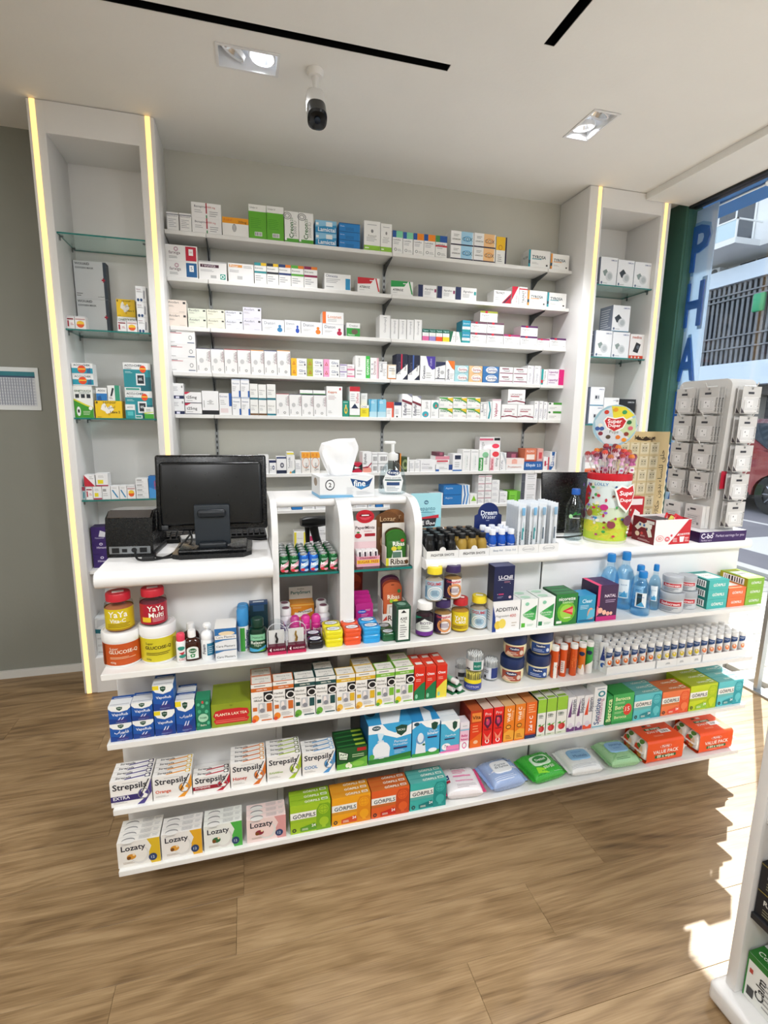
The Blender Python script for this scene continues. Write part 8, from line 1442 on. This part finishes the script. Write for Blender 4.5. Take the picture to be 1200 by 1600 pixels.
for i in range(26):
    a = i*2.399; q = .066*math.sqrt((i+.5)/26); x, y = q*math.cos(a), q*math.sin(a)
    hh = .064+.045*(1-q/.066)+.012*rnd.random(); tx, ty = x*1.42, y*1.42
    wx = dx+x; wy = dy+y
    lp = empty('lollipop', (wx, wy, zW+HH*.965), '%s wrapped lollipop in the printed drum, %s' % (LN[i % 7], ORD[rank[i]]+' from left' if rank[i] < 13 else ORD[25-rank[i]]+' from right'), 'lollipop', 'lollipops in the printed drum')
    ob('stick', MB().tube([(0, 0, 0), ((tx-x)*.8, (ty-y)*.8, hh*.75)], .0018, M('f0eee8', .4), 6), lp)
    ob('candy', MB().lathe([(0, -.0125), (.008, -.010), (.0125, 0), (.008, .010), (0, .0125)], M(lc[i % 7], .15, 0, 0, .5), 14, (tx-x, ty-y, hh)), lp)
    ob('wrapper', MB().lathe([(.0125, .0), (.008, -.012), (.004, -.02), (.010, -.032)], M(tg[i % 5], .2), 9, (tx-x, ty-y, hh), cap=False), lp)
    if i % 3 == 0: ob('paper_tag', MB().box(-.010, .010, -.0006, .0006, 0, .020, M(['eceaf0', 'd8a0b8', 'c8d0e0'][i//3 % 3], .5)).print_on(['r .2 .3 .8 .7 b04a7a'], lambda u, v, e: (-.01+u*.02, -.0006-e, v*.02), 1), lp, ((tx-x)*.7, (ty-y)*.7-.006, .012))
# red and white open candy box and the red card behind it
bw, bd, bh = .168, .118, .098; bx, by = 1.163, -1.527
r = empty('candy_box', (bx, by, zW), 'open red and white candy box in front of the earring stand', 'box')
RB = M('c4202c', .4); WB_ = M('ece9e8', .45); DK = M('8a1a26', .4)
t = .002
ob('carton', MB().box(-bw/2, bw/2, 0, t, 0, bh, WB_).box(-bw/2, bw/2, bd-t, bd, 0, bh, WB_).box(-bw/2, -bw/2+t, t, bd-t, 0, bh, WB_, {'L': RB}).box(bw/2-t, bw/2, t, bd-t, 0, bh, RB).box(-bw/2+t, bw/2-t, t, bd-t, 0, t, WB_)
   .print_on(['p .40 0 1 0 1 .98 .92 .98 c8242e', 'p .62 .34 .98 .36 .98 .44 .66 .42 f0e8e8', 'e .15 .26 .11 .13 e8a0a0', 'e .15 .26 .09 .10 f4e4e0', 't+ SD .10 .20 .26 c8242e', 'e .36 .22 .07 .10 d84a58', 't+ 0% .32 .40 .22 fff', 'e .47 .36 .03 .05 d84a58', 'l .52 .7 .08 .26 3 f0d8d8', 'p .72 .08 .82 .08 .84 .3 .7 .3 f4f0f0', 'l .86 .97 .08 .28 3 f0d8d8', 't+ NO_SUGAR .68 .96 .39 c8242e'], lambda u, v, e: (-bw/2+u*bw, -e, v*bh), bw/bh)
   .print_on(['r 0 0 1 1 7a1a26', 'p .1 .55 .3 .8 .5 .75 .7 .9 .9 .3 .75 .25 .6 .6 .4 .6 .25 .45 f0ece4', 'r .3 .64 .38 .74 3a6ab0', 'r .48 .64 .56 .74 3a6ab0', 'r .62 .5 .68 .62 2a3a5a', 'r .62 .8 .95 .92 e8e4e4', 'e .25 .3 .1 .1 f0d8c0', 'e .45 .35 .06 .06 d84a4a', 'p .75 .6 .85 .6 .87 .78 .73 .78 f4f0f0', 't+ MINTS .4 .6 .25 e8b0b0', 'l .3 .9 .06 .14 2 e8c8c8'], lambda u, v, e: (-bw/2-e, bd*(1-u), v*bh), bd/bh), r)
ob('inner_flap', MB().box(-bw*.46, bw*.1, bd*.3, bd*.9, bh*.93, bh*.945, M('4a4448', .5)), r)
for i, (x, y, c, rz) in enumerate(((.03, .03, 'c8282e', .5), (.055, .06, 'd83a48', -.3), (-.002, .025, 'd8d060', .2), (.03, .08, 'c8202a', .9))):
    o = ob('candy_sachet', MB().rbox(-.022, .022, -.004, .004, 0, .046, M(c, .2), .003).print_on(['p .2 .3 .8 .4 .7 .7 .3 .6 f4e8e8', 'e .5 .5 .12 .1 '+c], lambda u, v, e: (-.022+u*.044, -.0042-e, v*.046), 1), None, (bx+x, by+y, zW+bh-.036), rz, '%s candy sachet sticking out of the red and white box' % ['front red', 'right-hand pink', 'pale yellow', 'rear red'][i], 'candy sachet', 'candy sachets in the box')
    o.rotation_euler = (.2, .5 if i else -.6, rz)
    ob('candy_bed', MB().box(-.01, .01, -.003, .003, -.05, -.004, M(c, .3)), o) if 0 else None
st('redc', 'b81f2a|r .15 .8 .9 .95 f0e4e4;p .3 .4 .5 .7 .8 .6 .85 .2 .65 .15 .6 .45 .45 .3 f4ece8;r .6 .25 .7 .4 3a6ab0;r .1 .05 .9 .12 d8606a;e .2 .3 .08 .06 f4e8e8')
ob('candy_box', carton_mesh('redc', .085, .165, .03), None, (1.112, -1.375, zW), 0, 'upright red carton between the lollipop drum and cream board', 'box')
# cream earring board
bx0, bx1 = 1.20, 1.475; cw = bx1-bx0; chh = .425; cy = -1.14
r = empty('earring_board', ((bx0+bx1)/2, cy, zW), 'cream card board of earrings standing behind the lollipop drum', 'display board', None, 0)
cbm = MB().box(-cw/2, cw/2, 0, .006, 0, chh, M('d9c08e', .6)).print_on(['p .30 .93 .36 .95 .45 .92 .52 .95 .62 .92 .7 .95 .7 .92 .52 .9 .36 .91 3a2a1a', 't Marrange .30 .72 .925 3a2a1a', 'v _ﺔﻟﺎﻜﺣ_ﻥﻭﺪﺑ_ﺀﺎﺴﻨﻠﻟ_ﻖﻠﺣ .08 .80 .90 3a2a1a'], lambda u, v, e: (-cw/2+u*cw, -e, v*chh), cw/chh)
ob('board', cbm, r)
ob('torn_edge', MB().prism([(cw/2, 0), (cw/2+.006, .0)]+[(cw/2+.004+.005*(i % 2), .02+i*.018) for i in range(20)]+[(cw/2, .37)], 'y', .001, .005, M('efe6cc', .7)), r)
ob('foot', MB().box(-cw*.3, cw*.3, .006, .06, 0, .004, M('c8b07e', .6)), r)
epk = MB().box(-.026, .026, -.0012, 0, 0, .058, M('dccda4', .5)).print_on(['r .1 .12 .9 .9 e8dcc0', 'r .2 .2 .8 .75 cfc4a4', 'e .35 .55 .06 .05 5a5048', 'e .65 .55 .06 .05 5a5048', 'e .35 .35 .04 .04 8a7a5a', 'e .65 .35 .04 .04 8a7a5a', 'r .35 .85 .65 .9 a08a5a'], lambda u, v, e: (-.026+u*.052, -.0012-e, v*.058), 52/58).mesh('earring_pack')
for j in range(6):
    for i in range(4):
        ob('earring_pack', epk, None, ((bx0+bx1)/2-cw/2+.032+i*.0545, cy-.0006, zW+.012+j*.0615), 0, 'cream earring pack, %s row up, %s from left on cream board' % (ORD[j], ORD[i]), 'earring pack', 'earring packs on the cream board')
# revolving earring stand
sx0, sx1, sy0, sy1 = 1.385, 1.505, -1.505, -1.255; sz0, sz1 = zW+.043, 1.628
pm_ = noise_paint('stand_plastic', 'd3d1ce', .35, .02, .002, 20)
r = empty('earring_stand', ((sx0+sx1)/2, (sy0+sy1)/2, zW), 'tall white earring stand hung with white packs by the window', 'display stand')
def SP(n, mb, lab=None): return ob(n, mb, r, (-(sx0+sx1)/2, -(sy0+sy1)/2, -zW), 0, lab)
st('cbase', '3a1e58 top=d8d6d8 side=2c1646|t+ C-bo .03 .28 .62 f0ecf4;t Perfect_ears .04 .26 .2 d0c4dc;t Perfect_earrings_for_you .34 .95 .55 d8cce4;o .27 .82 .02 .1 .5 f0ecf4;L:t Perfect_ears .2 .8 .5 b8a8cc')
bb = ob('base', carton_mesh('cbase', .235, .042, .275), r, (1.405-(sx0+sx1)/2+.005, -1.531-(sy0+sy1)/2, 0), 0, 'purple printed base')
po = []
for cy_, cz_, a0 in ((sy1-.03, sz1-.03, 0), (sy0+.03, sz1-.03, PI/2)): po += [(cy_+.03*math.cos(a0+PI/2*i/6), cz_+.03*math.sin(a0+PI/2*i/6)) for i in range(7)]
SP('pillar', MB().prism(po+[(sy0+.015, sz0), (sy1-.015, sz0)], 'x', sx0, sx1, pm_, True))
SP('red_corner', MB().prism([(sy0-.0008, 1.20), (sy0-.0002, 1.20), (sy0-.0002, 1.26), (sy0-.0008, 1.27)], 'x', sx0+.002, sx0+.03, M('b8243a', .4)))
hk = M('dfe0e0', .25, .3)
def epack(big):
    w, h = .090, .102
    mb = MB().box(-w/2, w/2, -.0012, 0, -h, .0, M('c9c7c4' if not big else 'd4d2d0', .4)).print_on(['r .08 .06 .92 .62 dcdad8', 'r .3 .72 .62 .80 3a3a40', 'p .02 .02 .02 .22 .22 .02 4a4448', 'r .30 .22 .62 .50 eeeceb', 'e .40 .42 .03 .03 777', 'r .5 .26 .56 .30 999', 'v Ear_Piercing .08 .6 .93 555', 'e .5 .92 .05 .04 8a8a8a', 'r .12 .1 .16 .5 b8b6b4'], lambda u, v, e: (-w/2+u*w, -.0012-e, -h+v*h), w/h)
    cv = MB().rbox(-w*.34, w*.30, -.011, -.0016, -h*.86, -h*.42, clear('blister', (.985, .99, .995), .55, .05), .003, 1)
    return [('card', mb.mesh('card'), None), ('blister', cv.mesh('blister'), None)]
EP = epack(0)
ROWZ = [1.600, 1.488, 1.377, 1.265, 1.155]
for j, z in enumerate(ROWZ):
    for i, y in enumerate((sy1-.072, sy0+.066)):
        SP('hook', MB().tube([(sx0, y, z), (sx0-.05, y, z-.004), (sx0-.058, y, z+.010)], .0022, hk, 7))
        if j < 4:
            for k in range(3):
                inst(EP, 'earring_pack', 'white earring pack, %s column, %s row down, %s on its hook' % (['rear', 'front'][i], ORD[j], ['inner', 'middle', 'outer'][k]), 'earring pack', 'earring packs on the stand', (sx0-.006-k*.0145, y, z-.004), -PI/2)
        else:
            st('ebox', 'dcdad8 side=d0cecb|r .3 .78 .62 .86 3a3a40;e .2 .75 .06 .06 888;r .1 .1 .9 .6 d0cecc;l .2 .8 .15 .55 5 999;e .8 .2 .06 .06 777')
            for k in range(2):
                ob('earring_box', carton_mesh('ebox', .085, .092, .017), None, (sx0-.040+.0185*k-.0, y, sz0+.0003), -PI/2, 'white earring box at the stand foot, %s %s one' % (['rear', 'front'][i], ['outer', 'inner'][k]), 'earring box', 'earring boxes at the stand foot')
    SP('hook', MB().tube([(sx0+.060, sy0, z), (sx0+.060, sy0-.05, z-.004), (sx0+.060, sy0-.058, z+.010)], .0022, hk, 7))
    for k in range(2):
        inst(EP, 'earring_pack', 'white earring pack on the sunny side, %s row down, %s' % (ORD[j], ['inner', 'outer'][k]), 'earring pack', 'earring packs on the stand', (sx0+.062, sy0-.010-k*.022, z-.004), 0)

# ------------------------------------------------------------------ foreground shelf unit at the right edge
UX0, UX1, UY0, UY1, UH = .704, 1.16, -4.3, -2.302, 1.45
r = empty('floor_display_unit', (UX0, UY1, 0), 'white shelf unit in the right foreground, cut by the frame', 'shelf unit')
def UP(n, mb): return ob(n, mb, r, (-UX0, -UY1, 0))
UP('plinth', MB().rbox(UX0-.030, UX1+.01, UY0-.02, UY1+.020, .0005, .058, LACQ, .014, 3))
UP('end_panel', MB().rbox(UX0, UX1, UY1-.026, UY1, .0585, UH, LACQ, .003)); UP('end_panel', MB().rbox(UX0, UX1, UY0, UY0+.026, .0585, UH, LACQ, .003))
UP('back_panel', MB().box(UX1-.014, UX1, UY0+.0265, UY1-.0265, .0585, UH, M('8a8a8e', .6)))
for z in (.300, .56, .82, 1.08, 1.34): UP('shelf', MB().rbox(UX0+.008, UX1-.0145, UY0+.0265, UY1-.0265, z-.018, z, M('2a2b2e', .5) if z == .3 else LACQ, .002, 1))
st('frn', 'eceeea top=d8dcd8 side=dfe3dc|r 0 0 .04 1 2f8a3a;p 0 .86 1 .86 1 1 0 1 2f7a2f;r .1 .6 .2 .7 c04a3a;v+ Calm .2 .7 .45 333;l .55 .9 .1 .7 6 aaa;r .1 .1 .3 .3 444;L:p 0 .85 1 .85 1 1 0 1 2f7a2f;L:l .2 .8 .1 .6 6 aaa;T:r 0 0 1 .3 2f7a2f;T:t+ Comfort .1 .9 .14 e8f0e0;T:r .55 .5 .8 .8 555')
for i in range(4): ob('remedy_carton', carton_mesh('frn', .085, .125, .16), None, (UX0+.020, UY1-.0275-.045-i*.088, .0592), -PI/2, 'white and green carton low in the foreground unit, %s from the far end' % ORD[i], 'medicine box', 'cartons in the foreground unit')
st('drk', '1a1d24 top=14161b side=15171c|t+ RELAX .2 .8 .62 d8d8d0;l .2 .8 .1 .4 3 8a8a70;e .5 .45 .1 .08 c8a83a;r 0 .92 1 .96 8a7a3a')
for i in range(4):
    for k in range(2): ob('remedy_carton', carton_mesh('drk', .088, .070, .14), None, (UX0+.014, UY1-.0275-.046-i*.092, .3004+k*.0703), -PI/2, 'dark carton in the foreground unit, %s stack from the far end, %s' % (ORD[i], ['lower', 'upper'][k]), 'medicine box', 'cartons in the foreground unit')
# ------------------------------------------------------------------ outside the window
PAVE = noise_paint('concrete_paver', 'b9b5ae', .85, .10, .03, 90); ASPH = noise_paint('asphalt', '77757a', .9, .12, .04, 120); KERB = noise_paint('kerb_stone', 'c4c1ba', .8, .06, .02, 60)
pv = struct('trim_2', MB().box(2.31, 4.55, -8, 30, -.14, -.045, M('6f6b66', .9))); pv.name = 'pavement'
pms = MB().rbox(-.0985, .0985, -.0485, .0485, -.05, 0, PAVE, .004, 1).mesh('paver')
nx = 0
for j in range(-16, 14):
    for i in range(8):
        if nx >= 240: break
        x = 2.43+i*.2+(.1 if j % 2 else 0); y = -.55+j*.1
        ob('paver', pms, pv, (x, y, -.012-.001*random.random())); nx += 1
far = MB()
for j in range(-70, 280):
    for i in range(11):
        x = 2.43+i*.2+(.1 if j % 2 else 0); y = -.55+j*.1
        if -16 <= j < 14 and i < 8: continue
        if x > 4.4: continue
        far.box(x-.098, x+.098, y-.048, y+.048, -.045, -.0125, PAVE)
o = ob('paver_field', far, pv); o['kind'] = 'stuff'
struct('trim_3', MB().box(4.55, 4.70, -8, 30, -.14, -.01, KERB)).name = 'kerb'
struct('trim_4', MB().box(4.70, 60, -40, 60, -.2, -.09, ASPH)).name = 'road'
mk = ob('road_markings', MB().box(5.6, 6.6, 1.4, 2.2, -.0898, -.0885, M('c9c7c2', .8)).box(5.0, 9, -1.0, -.9, -.0898, -.0885, M('c9c7c2', .8)).box(7.4, 7.5, -6, 20, -.0898, -.0885, M('c9c7c2', .8)))
mk['kind'] = 'structure'
# canopy with light tube and round lamp, vertical sign
BLUE = noise_paint('blue_canopy_paint', '2a6cae', .5, .04, .004, 20)
r = empty('canopy', (2.45, -2.5, 2.765), 'blue canopy over the shop window outside', 'canopy')
ob('slab', MB().box(-.135, .135, -4.5, 4.2, .0, .35, BLUE), r)
ob('light_tube', MB().tube([(-.06, -4.3, -.009), (-.06, 2.24, -.009)], .006, M('eef2f4', .3), 10), r)
for y in (-1.5, 1.78): ob('round_lamp', MB().lathe([(0, -.022), (.05, -.02), (.07, -.008), (.07, -.0005), (0, -.0005)], M('eceff0', .35), 28, (-.02, y, 0)), r)
SGM = noise_paint('pale_blue_sign', 'cddff0', .45, .02, .002, 20)      # opal acrylic: daylight glows through it
t_ = SGM.node_tree; tr_ = t_.nodes.new('ShaderNodeBsdfTranslucent'); tr_.inputs[0].default_value = (*lin('cddff0'), 1); mx_ = t_.nodes.new('ShaderNodeMixShader'); mx_.inputs[0].default_value = .55
t_.links.new(t_.nodes['Principled BSDF'].outputs[0], mx_.inputs[1]); t_.links.new(tr_.outputs[0], mx_.inputs[2]); t_.links.new(mx_.outputs[0], t_.nodes['Material Output'].inputs[0])
r = empty('pharmacy_sign', (2.312, -.355, .30), 'pale blue vertical PHARMACY sign with dark blue letters beside the window', 'sign')
ob('board', MB().box(0, .006, -.095, .085, 0, 2.44, SGM), r)
for i, ch in enumerate('PHARMACY'):
    zc = 2.215-i*.33
    g, fs, hh = text_geo(ch, True)
    for c, grow, dpt, nm in (('86b4e4', 1.16, .003, 'letter_edge'), ('2564bc', 1.0, .012, 'letter')):
        w = .135*grow; hgt = .265*grow; mb = MB()
        vs = [(-dpt, w/2-x*w, zc+(y/hh)*hgt) for x, y in g]; n = len(vs)
        mb.add(vs+[(-.0002, b, c_) for a, b, c_ in vs], fs, c)
        ed = {}
        for f in fs:
            for a, b in zip(f, f[1:]+f[:1]): ed[(a, b)] = 1
        for a, b in list(ed):
            if (b, a) not in ed: mb.add([vs[a], vs[b], (-.0002,)+vs[b][1:], (-.0002,)+vs[a][1:]], [(0, 3, 2, 1)], c)
        ob(nm, mb, r)
# building across the street
FX = 14.0
CONC = noise_paint('white_render', 'efefed', .8, .03, .01, 8); BAND = noise_paint('pale_blue_cladding', 'd2e0ee', .6, .02, .005, 5); DARK = M('2b2e33', .5); GLZ = M('3b4148', .12, 0, 0, .3)
r = empty('apartment_building', (FX, 9, -.09), 'pale apartment building with grey louvres and glass balconies across the street', 'building')
def BP(n, mb, lab=None): return ob(n, mb, r, (-FX, -9, .09), 0, lab)
BP('wall', MB().box(FX, FX+9, -14, 32, 6.5, 15, CONC).box(FX+1.0, FX+9, -14, 32, 6.1, 6.5, CONC).box(FX+.6, FX+9, -14, 32, 2.64, 6.1, CONC))
BP('cladding_band', MB().box(FX-.05, FX+.6, -14, 32, 5.64, 6.1, BAND)); BP('cladding_band', MB().box(FX-.05, FX+.6, -14, 32, 2.62, 3.29, BAND))
BP('louvre_backing', MB().box(FX+.35, FX+.36, -14, 32, 3.29, 5.64, DARK))
lm = M('73777d', .45, .2); slat = MB().box(-.05, .05, -.035, .035, 3.30, 5.63, lm).mesh('louvre_slat')
for i in range(110):
    o = ob('louvre_slat', slat, r, (.12, -6+i*.17-.0, .09)); o.rotation_euler[2] = .35
for z in (3.75, 4.1, 5.2, 5.35): BP('louvre_rail', MB().box(FX+.02, FX+.06, -14, 32, z-.02, z+.02, lm))
BP('shop_front', MB().box(FX+.9, FX+1.0, -14, 32, -.09, 2.62, GLZ).box(FX+.5, FX+1.0, -14, 32, 2.35, 2.62, DARK).box(FX+.5, FX+9, -14, 32, 2.6, 2.64, DARK))
for y in (-8, -3, 2, 6.2, 9.4, 12.6, 16, 20, 25): BP('pier', MB().box(FX+.3, FX+.9, y-.3, y+.3, -.09, 2.6, M('a9a59c', .7)))
for i, y in enumerate((3.2, 7.0, 10.1, 13.5, 17)):
    wn = BP('window', MB().box(FX+.96, FX+1.0, y-.55, y+.55, 6.14, 6.46, GLZ).box(FX+.94, FX+.96, y-.58, y-.53, 6.12, 6.48, CONC).box(FX+.94, FX+.96, y-.02, y+.02, 6.12, 6.48, CONC))
    BP('air_conditioner', MB().rbox(FX+.35, FX+.7, y+.72, y+1.25, 6.1, 6.38, M('d9dcdd', .5), .02).lathe([(0, FX+.33), (.11, FX+.33), (.11, FX+.352)], M('3c4044', .5), 20, (0, y+.9, 6.23), axis='x'))
for lv in range(3):
    zb = 6.50+lv*2.9
    for i, y in enumerate((0.4, 4.3, 7.35, 10.2, 14.0, 18.2)):
        bal = BP('balcony', MB().box(FX-.9, FX, y-.95, y+.95, zb, zb+.16, CONC))
        for k in range(3): BP('balcony_pane', MB().box(FX-.89, FX-.875, y-.92+k*.62, y-.92+k*.62+.60, zb+.17, zb+.62, M('bfd6de', .1, 0, 0, .4)))
        BP('balcony_rail', MB().box(FX-.9, FX-.86, y-.95, y+.95, zb+.62, zb+.66, CONC).box(FX-.9, FX, y-.95, y-.91, zb+.62, zb+.66, CONC).box(FX-.9, FX-.86, y-.95, y-.91, zb+.16, zb+.62, CONC).box(FX-.9, FX-.86, y+.91, y+.95, zb+.16, zb+.62, CONC))
        BP('window', MB().box(FX-.02, FX, y-.7, y+.5, zb+.16, zb+1.55, GLZ).box(FX-.03, FX-.02, y-.74, y-.68, zb+.16, zb+1.6, CONC).box(FX-.03, FX-.02, y-.12, y-.06, zb+.16, zb+1.6, CONC).box(FX-.03, FX-.02, y-.74, y+.54, zb+1.5, zb+1.6, CONC))
# green cross sign on the building
r2 = BP('green_sign', MB().rbox(FX-.35, FX-.25, 8.60, 8.95, 4.6, 5.1, M('1f9a68', .4), .04))
# red car parked across the road
CARM = M('8f3f40', .22, .2, 0, .6); r = empty('car', (9.2, 4.6, -.09), 'dark red car parked across the road outside', 'car')
def KP(n, mb, lab=None): return ob(n, mb, r, (-9.2, -4.6, 0), 0, lab)
yf = 2.55
pf = [(yf, .35), (yf+.05, .75), (yf+.35, .98), (yf+1.35, 1.10), (yf+2.6, 1.16), (yf+4.35, 1.14), (yf+4.62, .95), (yf+4.66, .45), (yf+4.5, .30)]
def arch(yc): return [(yc+.42*math.cos(PI-PI*i/10), .30+.40*math.sin(PI-PI*i/10)*1.02) for i in range(11)]
low = [(yf+.1, .28)]+arch(yf+.95)+arch(yf+3.65)
prof = low+pf[::-1]
KP('body', MB().prism([(a, b) for a, b in prof], 'x', 8.32, 10.1, CARM))
KP('greenhouse', MB().prism([(yf+1.30, 1.10), (yf+4.3, 1.13), (yf+3.95, 1.55), (yf+3.4, 1.66), (yf+2.35, 1.66), (yf+2.0, 1.56)], 'x', 8.42, 10.0, CARM))
KP('side_glass', MB().prism([(yf+1.55, 1.14), (yf+4.0, 1.15), (yf+3.75, 1.52), (yf+3.3, 1.58), (yf+2.4, 1.58), (yf+2.1, 1.50)], 'x', 8.405, 8.42, M('20262c', .08, 0, 0, .5)), 'dark side windows')
KP('windscreen', MB().add([(8.5, yf+1.31, 1.12), (9.92, yf+1.31, 1.12), (9.9, yf+2.0, 1.56), (8.52, yf+2.0, 1.56), (8.5, yf+1.29, 1.125), (9.92, yf+1.29, 1.125), (9.9, yf+1.98, 1.575), (8.52, yf+1.98, 1.575)], [(4, 5, 6, 7), (0, 3, 2, 1), (0, 1, 5, 4), (1, 2, 6, 5), (2, 3, 7, 6), (3, 0, 4, 7)], M('39444c', .06, 0, 0, .5)))
KP('door_mirror', MB().rbox(8.13, 8.32, yf+1.50, yf+1.68, 1.0, 1.14, CARM, .04))
KP('headlight', MB().rbox(8.30, 8.6, yf+.04, yf+.5, .72, .86, M('c8d0d4', .1, .3), .03))
KP('sill', MB().box(8.31, 10.11, yf+1.4, yf+3.2, .24, .34, M('1a1b1e', .5)))
for xx_, sgn in ((8.31, 1), (10.11, -1)):
    for yc in (yf+.95, yf+3.65):
        a, b = (xx_, xx_+.2) if sgn > 0 else (xx_-.2, xx_)
        w_ = KP('wheel', MB().lathe([(.20, a), (.34, a), (.345, a+.1), (.34, b), (.2, b)], M('17181a', .7), 30, (0, yc, .345), axis='x', cap=False))
        rm = MB().lathe([(0, a+.03), (.21, a+.02), (.21, b-.03), (0, b-.03)], M('3a3c40', .3, .6), 28, (0, yc, .345), axis='x')
        for k in range(8):
            an = k*PI/4; ca, sa = math.cos(an), math.sin(an); rm.tube([(a+.015, yc+.03*ca, .345+.03*sa), (a+.015, yc+.20*ca, .345+.20*sa)], .014, M('a8abb0', .25, .8), 6)
        o = ob('rim', rm, w_)
